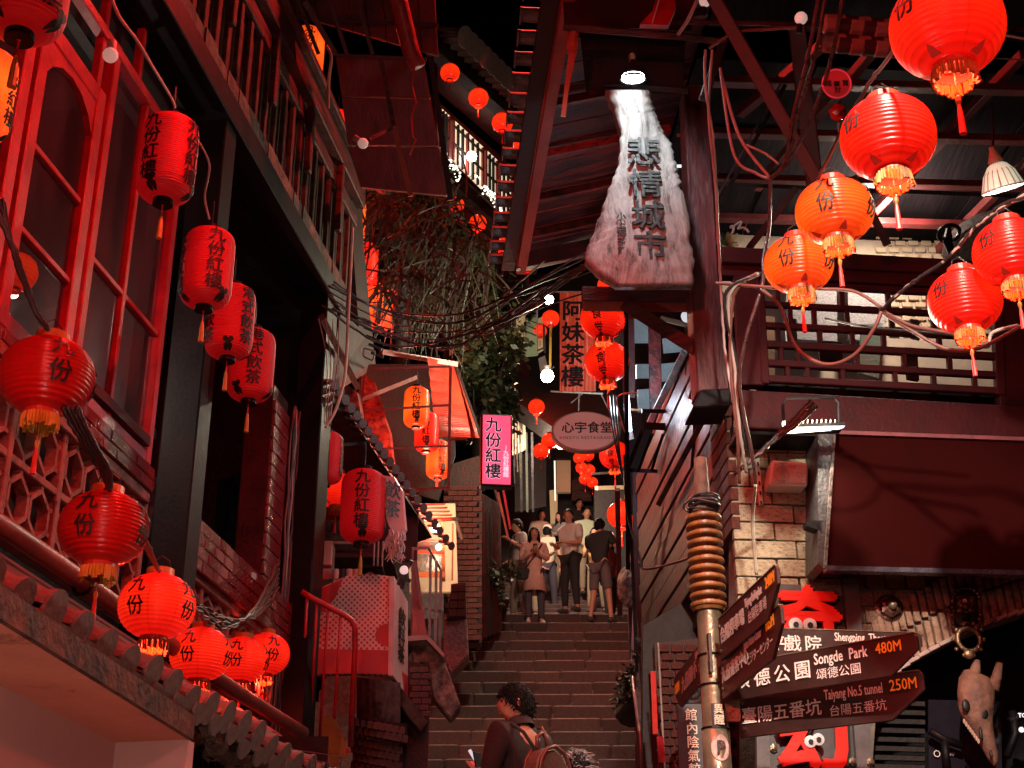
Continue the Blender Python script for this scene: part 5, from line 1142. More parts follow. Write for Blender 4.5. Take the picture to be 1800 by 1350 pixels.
seg(MB(), (1180, 320, 13), (1800, 345, 13.5), 7).build('light_rail', steel_d, rt_); seg(MB(), (1190, 238, 12.4), (1210, 236, 12.4), 6).build('light_glint', white_metal, rt_)
seg(MB(), (1190, 292, 12.9), (1212, 292, 12.9), 5).build('light_glint', emi('strip_white', (.8, .9, 1), 1.5), rt_)
# rolled striped awning at top right
aw_ = thing('rolled_awning', 'rolled striped canvas blind under the roof behind the largest lantern', 'blind', at(1530, 65, 10))
for i in range(9):
    for jx in range(2): MB().lathe([(.055, 0), (.07, .02), (.07, .155), (.055, .17)], 12, at(1445 + i * 22, 42 + jx * 33 + i * 2, 10.2), ax=(1, .05, 0)).build('roll', [pm('stripe_pink', (.45, .15, .13)), red_dark][i % 2], aw_, smooth=False)
seg(MB(), (1430, 88, 10.2), (1800, 105, 10.6), 3).build('rod', steel, aw_)
# ------------------------------------------------------------------ wooden slab sign
sl_ = thing('slab_sign', 'tall pale driftwood slab with carved characters under a bright lamp', 'sign', at(1125, 500, 12))
# grain follows the board: bump from stretched wave noise
mS = bpy.data.materials.new('slab_wood'); mS.use_nodes = True; n = mS.node_tree.nodes; l = mS.node_tree.links; b = n['Principled BSDF']
tc = n.new('ShaderNodeTexCoord'); mp = n.new('ShaderNodeMapping'); mp.inputs['Scale'].default_value = (9, 9, 1.6); l.new(tc.outputs['Object'], mp.inputs[0])
n0 = n.new('ShaderNodeTexNoise'); n0.inputs['Scale'].default_value = 1.6; n0.inputs['Detail'].default_value = 3; l.new(tc.outputs['Object'], n0.inputs[0])
vm = n.new('ShaderNodeVectorMath'); vm.operation = 'MULTIPLY_ADD'; vm.inputs[1].default_value = (2.2, 2.2, 2.2); l.new(n0.outputs['Color'], vm.inputs[0]); l.new(mp.outputs[0], vm.inputs[2])
n1 = n.new('ShaderNodeTexNoise'); n1.inputs['Scale'].default_value = 1.7; n1.inputs['Detail'].default_value = 9; n1.inputs['Roughness'].default_value = .72; l.new(vm.outputs[0], n1.inputs[0])
rp = n.new('ShaderNodeValToRGB'); rp.color_ramp.elements[0].position = .36; rp.color_ramp.elements[0].color = (.08, .065, .06, 1); rp.color_ramp.elements[1].position = .62; rp.color_ramp.elements[1].color = (.46, .45, .43, 1)
e = rp.color_ramp.elements.new(.47); e.color = (.3, .28, .265, 1)
l.new(n1.outputs[0], rp.inputs[0]); l.new(rp.outputs[0], b.inputs['Base Color']); b.inputs['Roughness'].default_value = .6
bp = n.new('ShaderNodeBump'); bp.inputs['Strength'].default_value = .8; bp.inputs['Distance'].default_value = .02; l.new(n1.outputs[0], bp.inputs['Height']); l.new(bp.outputs[0], b.inputs['Normal'])
SD = Plane(aty(1130, 400, at(1113, 140, 11.6).y + .2), (1, .05, 0)); left = [(1066, 158), (1078, 190), (1090, 225), (1092, 255), (1087, 290), (1075, 325), (1064, 352), (1052, 385), (1045, 410), (1030, 437), (1033, 462), (1060, 486), (1085, 500)]
right = [(1142, 158), (1148, 180), (1152, 195), (1157, 215), (1166, 232), (1178, 252), (1186, 278), (1190, 300), (1196, 320), (1203, 350), (1211, 385), (1216, 430), (1220, 470), (1218, 500)]
def interp(P, f): x = f * (len(P) - 1); k = min(int(x), len(P) - 2); g_ = x - k; return (P[k][0] * (1 - g_) + P[k + 1][0] * g_, P[k][1] * (1 - g_) + P[k + 1][1] * g_)
rr = random.Random(5); NY, NX = 70, 26; vs = []; 
for j in range(NY + 1):
    f = j / NY; a = interp(left, f); c_ = interp(right, f); ja, jc = rr.gauss(0, 1.6), rr.gauss(0, 1.6)
    for i in range(NX + 1):
        g_ = i / NX; x = (a[0] + ja) * (1 - g_) + (c_[0] + jc) * g_; y = a[1] * (1 - g_) + c_[1] * g_
        bul = .05 * math.sin(math.pi * g_) ** .5 + .012 * math.sin(g_ * 9 + 3 * math.sin(f * 5)) + rr.gauss(0, .0012) + .02 * math.sin(f * 7 + g_ * 3)
        vs.append(SD(x, y, bul))
nfr = len(vs)
for j in range(NY + 1):
    for i in (0, NX): vs.append(vs[j * (NX + 1) + i] - SD.n * .09)
fs = [(j * (NX + 1) + i, j * (NX + 1) + i + 1, (j + 1) * (NX + 1) + i + 1, (j + 1) * (NX + 1) + i) for j in range(NY) for i in range(NX)]
for j in range(NY):
    fs += [(j * (NX + 1), (j + 1) * (NX + 1), nfr + 2 * (j + 1), nfr + 2 * j), (j * (NX + 1) + NX, nfr + 2 * j + 1, nfr + 2 * (j + 1) + 1, (j + 1) * (NX + 1) + NX), (nfr + 2 * j, nfr + 2 * (j + 1), nfr + 2 * j + 3, nfr + 2 * j + 1)]
fs += [list(range(NX + 1)) + [nfr + 1, nfr], list(range(NY * (NX + 1), NY * (NX + 1) + NX + 1)) + [nfr + 2 * NY + 1, nfr + 2 * NY]]
MB().add(vs, fs).build('slab', mS, sl_, smooth=True)
carve = pm('carved_letters', (.035, .03, .03), (.02, .017, .017), 6, .5, .4)
for ch, x, y, s_ in (('悲', 1131, 272, .27), ('情', 1135, 328, .27), ('城', 1139, 384, .27), ('市', 1143, 438, .27)):
    letters(ch, SD(x, y, .055), SD.d, Zv, s_, carve, sl_, bold=.02, depth=.02, name='carved_character')
letters('小\n上\n海\n茶\n館', SD(1093, 412, .055), SD.d, Zv, .075, carve, sl_, bold=.03, depth=.006, name='small_lettering')
# lamp above slab
t = thing('shade_lamp', 'glaring white dish lamp over the driftwood sign', 'lamp', at(1113, 138, 11.6)); c_ = at(1113, 140, 11.6)
MB().lathe([(.02, .17), (.045, .1), (.06, .08), (.105, -.0), (.1, -.0), (.055, .06)], 24, c_, ax=(0, -.22, 1)).build('lamp_shade', steel_d, t, smooth=True)
MB().lathe([(.001, .005), (.09, .005), (.09, .03), (.001, .03)], 24, c_, ax=(0, -.22, 1)).build('lamp_face', emi('lamp_cold', (.9, .96, 1), 30), t)
MB().lathe([(.028, .15), (.03, .24), (.01, .26)], 12, c_).build('socket', pm('socket_brown', (.35, .2, .14)), t)
l = bpy.data.lights.new('slab_lamp_light', 'SPOT'); l.energy = 95; l.color = (.82, .97, 1); l.spot_size = R(135); l.spot_blend = 1; l.shadow_soft_size = .07; lo = bpy.data.objects.new('slab_lamp_light', l); C.objects.link(lo); lo.location = c_ + V((0, -.55, .0)); lo.rotation_euler = (R(24), 0, 0)
# bracket beam and brace below slab
bb = thing('bracket_beam', 'weathered red timber beam with diagonal brace carrying the slab', 'beam', at(1130, 520, 12))
seg(MB(), (1024, 516, 11.9), (1222, 520, 11.7), 26).build('beam', wood_h, bb, bevel=.01); seg(MB(), (1026, 538, 12.0), (1222, 540, 11.8), 18).build('lower_beam', pm('beam_orange', (.36, .06, .03), (.2, .03, .02)), bb)
seg(MB(), (1100, 535, 11.7), (1236, 622, 11.2), 24).build('brace', wood_h, bb, bevel=.01); seg(MB(), (1222, 510, 11.4), (1222, 542, 11.4), 8).build('red_tape', tassel_m, bb)
# ------------------------------------------------------------------ side of the house along the steps: clapboards, posts, terrace timbers
def spoly(px, off, th, nm, m): return MB().prism([RS(x, y, off) for x, y in px], V((.997, .078, 0)) * th).build(nm, m, RH)
def sline(s0, s1, z0, z1, off, th, nm, m, par=None):
    d_ = V((-.078, .997, 0)); n_ = RS.n; c = corner + d_ * ((s0 + s1) / 2) + n_ * (off); c.z = (z0 + z1) / 2
    return MB().frame(c, d_ * (s1 - s0), n_ * th, Zv * (z1 - z0)).build(nm, m, par or RH, bevel=.006)
clap = pm('clapboard', (.11, .03, .022), (.03, .01, .008), 3, .5, .5, 14, dirt=1)
for k in range(10):
    z = 3.55 + k * .2; sline(.0, 4.3, z, z + .185, .02 + .012 * (k % 2), .05, 'clapboard', clap)
sline(.0, 4.3, 3.3, 5.3, -.1, .1, 'side_wall', wood_dark); 
# side brick return between corner and clapboards
for j in range(12):
    for i in range(2): inst('brick', mbr, corner + V((-.078, .997, 0)) * (.1 + i * .28) + V((-.04, 0, 0)) + V((0, 0, 3.55 + .1 * 0 + j * .115 - corner.z)), RH, rot=(0, 0, rzR + math.pi / 2), scale=(.27, .07, .1))
# undercroft: dark recess with brick pier and black notice
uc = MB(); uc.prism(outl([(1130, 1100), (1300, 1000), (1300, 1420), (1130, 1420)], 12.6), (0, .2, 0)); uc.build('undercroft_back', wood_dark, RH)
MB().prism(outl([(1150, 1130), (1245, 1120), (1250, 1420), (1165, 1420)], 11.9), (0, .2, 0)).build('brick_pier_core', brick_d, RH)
for j in range(17):
    for i in range(4): inst('brick', mst if 0 else mbr, aty(1166 + i * 24 + (j % 2) * 8, 1140 + j * 15, at(1200, 1270, 11.88).y), RH, scale=(.098, .04, .058))
seg(MB(), (1157, 1130, 11.7), (1172, 1420, 11.7), 3).build('pipe', cable_g, RH)
t = thing('notice_board', 'black vertical notice with pale characters beside the steel pole', 'sign', at(1215, 1290, 10.6))
NB = Plane(at(1215, 1290, 10.6), (1, .02, 0)); MB().prism([NB(x, y) for x, y in [(1190, 1238), (1242, 1237), (1248, 1440), (1197, 1440)]], -NB.n * .03).build('board', pm('notice_black', (.025, .02, .03), (.018, .015, .02), 3, .5, .05), t)
for i, ch in enumerate('館內陰氣較'): letters(ch, NB(1215 + i * 1.6, 1258 + i * 24, .005), NB.d, Zv, .092, pm('notice_letters', (.75, .6, .48), (.7, .55, .43), emis=(1, .75, .6), es=.12), t, bold=.012)
t = thing('ceramic_insulator', 'dark round fitting on the pier above the black notice', 'fitting', at(1218, 1215, 11)); MB().torus(at(1218, 1215, 11), .09, .02, (0, 1, .2)).build('ring', steel_d, t); MB().torus(at(1218, 1215, 11), .045, .018, (0, 1, .2)).build('ring', steel_d, t)
# red streamers
for (x, y0_, y1_, w_, m_, lb) in ((1148, 1180, 1290, 9, tassel_m, 'long red cloth strip hanging in the dark recess'), (1160, 1295, 1340, 12, red_paint, 'red knotted cord bundle low in the dark recess')):
    t = thing('cloth_strip', lb, 'cloth', at(x, y0_, 11.6)); seg(MB(), (x, y0_, 11.6), (x + 4, y1_, 11.6), w_, .01).build('strip', m_, t)
# stair side posts, rails, terrace stairs (between 1095 and 1260 px)
tr = thing('terrace_frame', 'red timber posts and slanting stair beams of the side terrace', 'frame', at(1160, 760, 14))
orr = pm('timber_orange', (.5, .06, .03), (.25, .03, .02), 4, .5, .4)
for a, b_, w_, m in [((1150, 570, 15), (1153, 720, 15), 22, red_old), ((1108, 560, 15.2), (1110, 700, 15.2), 14, red_dark), ((1232, 560, 12.2), (1143, 742, 14.5), 13, red_old), ((1222, 570, 12.6), (1150, 760, 15), 7, orr),
                     ((1212, 575, 13), (1218, 900, 13.2), 18, wood_red), ((1197, 655, 13.4), (1206, 790, 13.4), 7, orr), ((1240, 600, 12), (1212, 700, 12.6), 6, orr), ((1235, 740, 11.8), (1158, 885, 13.5), 10, wood_brown),
                     ((1190, 690, 14.5), (1112, 900, 16.5), 10, red_old), ((1210, 720, 14), (1130, 905, 16), 7, orr), ((1215, 760, 13.8), (1150, 930, 15.5), 9, red_dark), ((1226, 700, 12.4), (1218, 820, 12.6), 9, wood_dark),
                     ((1100, 495, 13.2), (1104, 1000, 14.5), 8, black_paint), ((1122, 830, 16), (1128, 1350, 15.2), 22, red_dark), ((1138, 830, 15.6), (1146, 1340, 14.9), 12, wood_dark), ((1096, 640, 14), (1120, 1180, 15), 6, steel_d),
                     ((1165, 560, 14.6), (1225, 575, 13.5), 10, wood_dark), ((1105, 720, 15.4), (1230, 728, 13), 5, steel_d), ((1150, 850, 15), (1172, 1000, 15), 14, red_old), ((1085, 860, 19), (1090, 1080, 20), 9, red_dark)]:
    seg(MB(), a, b_, w_).build('timber', m, tr, bevel=.006)
# terrace back: bluish lit panes
for px in ([(1110, 560), (1145, 562), (1147, 600), (1112, 600)], [(1165, 595), (1205, 592), (1203, 615), (1167, 618)], [(1118, 640), (1145, 640), (1146, 662), (1119, 662)], [(1160, 640), (1196, 636), (1190, 665), (1163, 668)], [(1120, 685), (1146, 683), (1147, 720), (1122, 722)]):
    MB().prism([at(x, y, 16.2) for x, y in px], (0, .05, 0)).build('window_pane', pm('pane_blue', (.25, .35, .38), (.12, .16, .18), 6, .2, .3, emis=(.6, .85, 1), es=.16), tr)
MB().prism(outl([(1100, 545), (1240, 545), (1235, 900), (1105, 900)], 16.6), (0, .1, 0)).build('back_wall', wood_dark, tr)
# dark steel platform / rack
t = thing('steel_rack', 'black steel rack bolted to the terrace frame above the steps', 'rack', at(1150, 770, 14))
for a, b_, w_ in [((1128, 722, 14), (1198, 724, 14), 7), ((1130, 748, 14), (1202, 752, 14), 13), ((1132, 722, 14), (1130, 760, 14), 6), ((1128, 760, 14), (1102, 828, 14.6), 7), ((1100, 826, 14.6), (1190, 830, 14.2), 7), ((1145, 765, 14), (1122, 828, 14.4), 5), ((1195, 724, 14), (1198, 755, 14), 5), ((1165, 765, 14), (1145, 828, 14.4), 5), ((1182, 765, 14), (1166, 828, 14.4), 5)]: seg(MB(), a, b_, w_).build('bar', black_paint, t)
# fluorescent tube
t = thing('fluorescent_tube', 'vertical cold white tube light on the terrace post', 'lamp', at(1104, 720, 14.6)); MB().tube([at(1101, 683, 14.6), at(1107, 758, 14.8)], .022, 10).build('tube', emi('tube_white', (.75, .88, 1), 16), t, smooth=True)
MB().tube([at(1107, 758, 14.8), at(1110, 772, 14.8)], .03, 8).build('cap', white_metal, t)
l = bpy.data.lights.new('tube_light', 'POINT'); l.energy = 45; l.color = (.7, .85, 1); l.shadow_soft_size = .1; lo = bpy.data.objects.new('tube_light', l); C.objects.link(lo); lo.location = at(1095, 720, 14.2)
t = thing('dish_lamp', 'small round white lamp tucked under the bracket beam', 'lamp', at(1208, 556, 12.6)); MB().ball(at(1208, 556, 12.6), .055).build('globe', emi('dish', (.75, .8, .85), .8), t, smooth=True)
# handrail along right of steps, rubble, white hanging cloth
t = thing('stair_handrail', 'thin metal handrail down the right edge of the steps', 'handrail', at(1118, 1250, 15)); MB().tube([at(1112, 1190, 15.5), at(1118, 1240, 15.2), at(1126, 1300, 15), at(1132, 1400, 14.8)], .02, 8).build('rail', pm('rail_rose', (.5, .25, .24), rough=.3, metal=.4), t, smooth=True)
seg(MB(), (1126, 1303, 15), (1146, 1306, 15), 5).build('bracket', steel, t)
t = thing('boulder', 'lumpy grey stone stuck by the top right edge of the lower steps', 'rock', at(1105, 1035, 17)); MB().ball(at(1105, 1032, 17), .13, .15, .24, 14, 10, jit=.1).build('stone', rubble, t)
t = thing('white_banner', 'narrow white cloth banner with red marks beside the steps', 'banner', at(1116, 1115, 16.4)); seg(MB(), (1117, 1055, 16.4), (1113, 1170, 16.2), 9, .01).build('cloth', pm('banner_white', (.75, .65, .68)), t); MB().ball(at(1115, 1150, 16.1), .025, .008, .04).build('red_mark', tassel_m, t)
seg(MB(), (1114, 1172, 16.2), (1115, 1184, 16.2), 9, .02).build('orange_hem', kb, t)
t = thing('pink_cloth', 'pale pink cloth hanging from the dark post right of the crowd', 'cloth', at(1108, 960, 19)); MB().prism(outl([(1106, 915), (1116, 918), (1120, 985), (1103, 988)], 19), (0, .03, 0)).build('cloth', pm('pink_fabric', (.75, .35, .38)), t)
MB().prism(outl([(1104, 1060), (1114, 1050), (1122, 1180), (1108, 1190)], 17), (0, .1, 0)).build('side_board', wood_brown, tr)
tree('bush', 'little green bush growing from the wall at the right edge of the steps', 1102, 1210, 16.6, 12, 30, 700, leaf_olive, wood_dark, 8, .06, trunk=(1104, 1260))
wall_r = MB(); wall_r.prism([V((1.72, 16.5, -1)), V((2.05, 24, -1)), V((2.05, 24, 6.6)), V((1.72, 17.5, 3.4)), V((1.72, 16.5, 2.6))], (.3, 0, 0)); tag(wall_r.build('retaining_wall', brick_d), 'dark retaining wall along the right edge of the steps', 'wall')
wall_l = MB(); wall_l.prism([V((-1.9, 16.0, -1)), V((-.55, 23.5, -1)), V((-.55, 23.5, 6.9)), V((-1.5, 18.6, 3.9)), V((-1.9, 16.0, 2.0))], (-.3, 0, 0)); tag(wall_l.build('retaining_wall', brick_d), 'low dark retaining wall along the left edge of the steps', 'wall')
# ------------------------------------------------------------------ big dark billboard
t = thing('billboard', 'large blank dark red billboard in a worn black frame on the brick wall', 'billboard', RF(1630, 885, .3))
bp_ = [(1467, 766), (1830, 778), (1830, 1006), (1451, 998)]
MB().prism([RF(x, y, .42) for x, y in bp_], -RF.n * .04).build('panel', pm('billboard_red', (.022, .0016, .0015), (.0215, .0015, .0015), 2, .95, .0, spec=.05), t)
MB().prism([RF(x, y, .4) for x, y in [(1438, 762), (1466, 764), (1450, 999), (1438, 990)]], -RF.n * .35).build('side_frame', pm('frame_grey', (.05, .045, .05), (.025, .022, .025), 6, .4, .5), t)
MB().beam(RF(1450, 1001, .42), RF(1830, 1010, .42), .08, .035).build('bottom_trim', pm('trim_blue', (.14, .13, .17), (.08, .07, .1), 6, .25, .2, metal=.6), t)
MB().beam(RF(1466, 765, .42), RF(1450, 999, .42), .02, .03, up=RF.n).build('worn_edge', pm('worn', (.2, .14, .13), (.03, .02, .02), 14, .6, .8, 25, dirt=1), t)
MB().beam(RF(1466, 762, .42), RF(1830, 775, .42), .06, .03).build('top_trim', pm('trim_red', (.22, .05, .06)), t)
MB().prism([RF(1438, 1003, 0), RF(1830, 1012, 0), RF(1830, 1008, .4), RF(1450, 1002, .4)], (0, 0, .02)).build('underside', black_paint, t)
MB().prism([RF(x, y, .3) for x, y in [(1411, 923), (1438, 922), (1438, 948), (1434, 940), (1412, 932)]], RF.n * .1).build('mount_arm', black_paint, t)
# speaker
t = thing('wall_speaker', 'small white wall loudspeaker on the lit brick wall', 'speaker', RF(1386, 832, .12)); SPd = (exR + V((0, .12, 0))).normalized()
m = MB().prism([RF(x, y, .2) for x, y in [(1357, 808), (1421, 813), (1420, 854), (1352, 852)]], -RF.n * .18); m.build('cabinet', pm('speaker_white', (.75, .62, .56), (.7, .57, .52), 3, .5, .05), t, bevel=.012)
m = MB().prism([RF(x, y, .215) for x, y in [(1361, 812), (1417, 816), (1416, 850), (1357, 848)]], -RF.n * .01); m.build('grille', pm('grille', (.62, .47, .4), (.5, .38, .33), 90, .7, 1, 120), t)
MB().torus(RF(1374, 834, .222), .055, .004, RF.n).build('cone_ring', pm('ring_beige', (.5, .38, .33)), t); MB().torus(RF(1405, 834, .222), .02, .003, RF.n).build('tweeter_ring', MT['ring_beige'], t); letters('TOA', RF(1392, 820, .222), exR, Zv, .028, tassel_m, t, bold=.03)
# perforated strip and white pipe
t = thing('perforated_strip', 'white slotted metal strip on the bricks left of the speaker', 'bracket', RF(1333, 840, .05)); rseg((1330, 800), (1338, 888), 9, .05, .01, 'strip', pm('strip_pale', (.7, .6, .5)), t)
for k in range(5): rseg((1332 + k * 1.4, 812 + k * 17), (1333 + k * 1.4, 819 + k * 17), 3, .06, .004, 'slot', black_paint, t)
# lamp fixture under balcony
t = thing('bracket_lamp', 'long tilted strip lamp in a wire hoop over the bricks', 'lamp', RF(1440, 745, .6))
MB().tube([RF(x, y, .7) for x, y in [(1378, 750), (1376, 712), (1384, 700), (1465, 699), (1473, 708), (1474, 745)]], .012, 6).build('wire_hoop', steel_d, t)
MB().prism([RF(x, y, .75) for x, y in [(1392, 751), (1486, 748), (1480, 750), (1420, 753)]], -RF.n * .05).build('diffuser', emi('strip_lit', (.9, .95, 1), 1.2), t); MB().prism([RF(x, y, .75) for x, y in [(1385, 745), (1484, 742), (1486, 747), (1385, 751)]], -RF.n * .16).build('housing', steel_d, t)
for k in range(20): MB().torus(RF(1396 + k * 4, 741, .75), .012, .003, exR, 8, 4).build('coil', cable_g, t) if k % 2 == 0 else None
l = bpy.data.lights.new('strip_light', 'AREA'); l.energy = 75; l.color = (1, .86, .62); l.size = .5; lo = bpy.data.objects.new('strip_light', l); C.objects.link(lo); lo.location = RF(1400, 764, .62); lo.rotation_euler = (R(-38), 0, R(5))
# ------------------------------------------------------------------ black sign panel with red 3D characters
t = thing('character_sign', 'grey framed panel with cut out red brush characters and eyes', 'sign', RF(1430, 1200, .05))
MB().prism([RF(x, y, .02) for x, y in [(1350, 1026), (1482, 1030), (1492, 1130), (1535, 1420), (1350, 1420)]], -RF.n * .02).build('panel', pm('panel_grey', (.1, .1, .105), (.07, .07, .075), 3, .4, .1), t)
MB().prism([RF(x, y, .07) for x, y in [(1482, 1016), (1509, 1018), (1540, 1420), (1512, 1420)]], -RF.n * .05).build('frame_strip', pm('frame_metal', (.16, .15, .155), (.1, .095, .1), 3, .4, .1), t)
MB().prism([RF(x, y, .07) for x, y in [(1330, 1285), (1352, 1285), (1356, 1420), (1332, 1420)]], -RF.n * .05).build('frame_strip', MT['frame_metal'], t)
redl = pm('sign_red', (.85, .03, .02), (.8, .025, .015), 3, .35, .03, emis=(1, .02, .01), es=.06)
def red_char(ch, px, py, size, wide=1.0):
    letters(ch, RF(px + 3, py + 4, .03), exR, Zv, size, ink, t, bold=.06, wide=wide, depth=.05, name='character_back'); letters(ch, RF(px, py, .1), exR, Zv, size, redl, t, bold=.055, wide=wide, depth=.03, name='red_character')
red_char('奇', 1422, 1098, .5); red_char('幻', 1428, 1302, .55)
eye = pm('eye_white', (.85, .8, .85)); 
for x, y, s_ in ((1398, 1098, 1), (1423, 1099, 1), (1424, 1304, .85), (1438, 1300, .85)):
    MB().lathe([(.001, 0), (.05 * s_, 0), (.05 * s_, .012), (.001, .018)], 18, RF(x, y, .135), ax=RF.n).build('eye', eye, t); MB().lathe([(.001, 0), (.02 * s_, 0), (.02 * s_, .012), (.001, .012)], 12, RF(x + 1, y, .15), ax=RF.n).build('pupil', ink, t)
def bolt(px, py, off=.08, r=.018, par=None):
    MB().lathe([(r * 1.7, 0), (r * 1.7, .006), (r, .008), (r, .022), (.001, .024)], 6, RF(px, py, off), ax=RF.n).build('bolt', steel, par)
for x, y in ((1356, 1047), (1467, 1043), (1360, 1315), (1384, 1335), (1499, 1338), (1530, 1340)): bolt(x, y, .04 if x < 1480 else .08, par=t)
# big hex nut boss and lion knocker, skull
t = thing('hex_boss', 'big shiny hexagonal bronze bolt on the arch brickwork', 'bolt', RF(1562, 1070, 0)); bz = pm('bronze', (.25, .13, .1), (.12, .06, .05), 6, .3, .5, 20, metal=.8)
q = RF(1562, 1070, -.02); MB().lathe([(.1, 0), (.105, .02), (.085, .03)], 28, q, ax=RF.n).build('washer', bz, t); MB().lathe([(.08, .02), (.08, .06), (.05, .075), (.03, .075)], 6, q, ax=RF.n).build('nut', bz, t); MB().lathe([(.03, .07), (.03, .11), (.02, .125), (.001, .128)], 14, q, ax=RF.n).build('stud', steel, t, smooth=True)
t = thing('door_knocker', 'bronze lion head door knocker with ornate ring over the arch', 'door knocker', RF(1697, 1070, 0)); q = RF(1698, 1066, .02)
def on(px, py, off): return RF(px, py, off)
rotm = Matrix(((exR.x, -RF.n.x, 0), (exR.y, -RF.n.y, 0), (0, 0, 1)))
MB().ball(on(1694, 1072, -.02), .115, .12, .17, 20, 14, jit=.02, rot=rotm).build('backplate', steel_d, t, smooth=True)
hd = MB(); bl_ = lambda x, y, o, a, b_=None, c_=None: hd.ball(on(x, y, o), a, b_ or a, c_ or a, 12, 8, rot=rotm)
bl_(1698, 1058, .08, .075, .06, .06); bl_(1698, 1066, .14, .032, .03, .022); bl_(1688, 1056, .13, .016); bl_(1708, 1056, .13, .016); bl_(1687, 1050, .13, .028, .02, .01); bl_(1709, 1050, .13, .028, .02, .01); bl_(1689, 1073, .125, .03, .022, .016); bl_(1707, 1073, .125, .03, .022, .016); bl_(1698, 1096, .1, .05, .03, .016)
for k in range(11): a = math.pi * k / 10; bl_(1698 + 24 * math.cos(a), 1056 - 22 * math.sin(a), .06, .02, .02, .02)
for k in range(7): bl_(1676 - (k % 2) * 2, 1060 + k * 7, .05, .018); bl_(1721 + (k % 2) * 2, 1060 + k * 7, .05, .018)
hd.build('lion_head', bz, t, smooth=True); MB().ball(on(1698, 1084, .1), .04, .02, .028, 12, 8, rot=rotm).build('open_mouth', black_paint, t, smooth=True)
ring = MB().torus(on(1703, 1124, .12), .085, .018, RF.n, 26, 8); [ring.ball(on(1703 + 27 * math.cos(a), 1124 + 29 * math.sin(a), .13), .016, .014, .016, 8, 6) for a in [k * math.pi / 5 for k in range(10)]]
ring.ball(on(1703, 1150, .14), .04, .025, .035, 12, 8); ring.build('knocker_ring', pm('brass_old', (.4, .27, .16), (.18, .11, .07), 12, .35, .6, 30, metal=.8), t, smooth=True)
t = thing('animal_skull', 'long horned animal skull hanging in the dark doorway', 'skull', RF(1722, 1250, -.1)); bone = pm('bone', (.24, .12, .08), (.09, .04, .03), 7, .7, .8, 20)
sk = MB(); P = lambda x, y, o=0: RF(x, y, .05 + o)
sections = [(1702, 1178, .03, .03), (1712, 1192, .1, .08), (1716, 1215, .125, .1), (1716, 1240, .12, .1), (1718, 1262, .10, .09), (1726, 1285, .075, .07), (1735, 1305, .055, .05), (1742, 1322, .045, .045), (1747, 1338, .03, .03), (1748, 1346, .008, .008)]
vs = []; n_ = 14
for (x, y, a, b_) in sections:
    c_ = P(x, y)
    for k in range(n_):
        tt = 2 * math.pi * k / n_; sq = 1 + .12 * math.cos(2 * tt); vs.append(c_ + exR * (a * math.cos(tt) * sq) + RF.n * (b_ * math.sin(tt)) )
fs = [(i * n_ + k, i * n_ + (k + 1) % n_, (i + 1) * n_ + (k + 1) % n_, (i + 1) * n_ + k) for i in range(len(sections) - 1) for k in range(n_)] + [list(range(n_)), list(range((len(sections) - 1) * n_, len(sections) * n_))]
sk.add(vs, fs); sk.build('cranium', bone, t, smooth=True)
MB().tube([P(1710, 1196, 0), P(1714, 1180, .02), P(1717, 1160, .03)], [.055, .04, .024], 10).build('horn', bone, t, smooth=True); MB().tube([P(1745, 1212, -.02), P(1752, 1190, .0), P(1757, 1165, .02)], [.05, .038, .024], 10).build('horn', bone, t, smooth=True)
for x, y, a, c_ in ((1698, 1240, .03, .045), (1729, 1254, .034, .045), (1724, 1290, .014, .05), (1742, 1326, .012, .03)): MB().ball(P(x, y, .078), a, .014, c_, 10, 8, rot=rotm).build('eye_socket' if y < 1280 else 'nostril', ink, t, smooth=True)
th = MB()
for k in range(8): th.ball(P(1695 + k * 3.6, 1268 + k * 5, .045), .01, .01, .02, 6, 5)
th.build('teeth', pm('teeth', (.6, .42, .33)), t)
t = thing('glass_panel_sign', 'small white lit letters and disc on dark glass at the right edge', 'sign', RF(1795, 1265, -.2)); letters('TO', RF(1797, 1258, -.2), exR, Zv, .045, emi('white_lit', (.8, .9, 1), .8), t, bold=.05); MB().lathe([(.001, 0), (.02, 0), (.02, .01), (.001, .01)], 16, RF(1795, 1283, -.2), ax=RF.n).build('disc', MT['white_lit'], t)
t = thing('bicycle_frame', 'dark tangle of a motorbike handlebar behind the skull', 'motorbike', RF(1660, 1300, -.3))
for pts in ([(1635, 1285), (1660, 1300), (1690, 1310)], [(1660, 1300), (1665, 1350)], [(1780, 1250), (1785, 1290), (1770, 1330)], [(1775, 1268), (1800, 1255)]): MB().tube([RF(x, y, -.3) for x, y in pts], .03, 8).build('tube', black_paint, t, smooth=True)
# ------------------------------------------------------------------ sign pole with brown insulator and arrow boards
pl_ = thing('sign_pole', 'steel pole with ringed brown insulator carrying the arrow boards', 'pole', at(1255, 1180, 8.6))
pc = at(1252, 1180, 8.62); pb = V((pc.x, pc.y, .1)); top = RF(1232, 720, .45)
px_ = lambda z: V((pc.x, pc.y, z))
z_of = lambda y: at(1250, y, 8.62).z
MB().lathe([(.075, -1.5), (.075, z_of(1052))], 24, px_(0)).build('shaft', steel, pl_, smooth=True)
MB().lathe([(.082, z_of(1420)), (.082, z_of(1294)), (.075, z_of(1293))], 24, px_(0)).build('sleeve', steel, pl_, smooth=True)
prof = [(.09, z_of(1062)), (.1, z_of(1056))]
zt_, zb_ = z_of(858), z_of(1056); n_r = 11
for k in range(n_r):
    z0_ = zb_ + (zt_ - zb_) * k / n_r; h_ = (zt_ - zb_) / n_r
    prof += [(.074, z0_ + h_ * .02), (.108, z0_ + h_ * .1), (.112, z0_ + h_ * .25), (.108, z0_ + h_ * .55), (.075, z0_ + h_ * .72), (.07, z0_ + h_ * .98)]
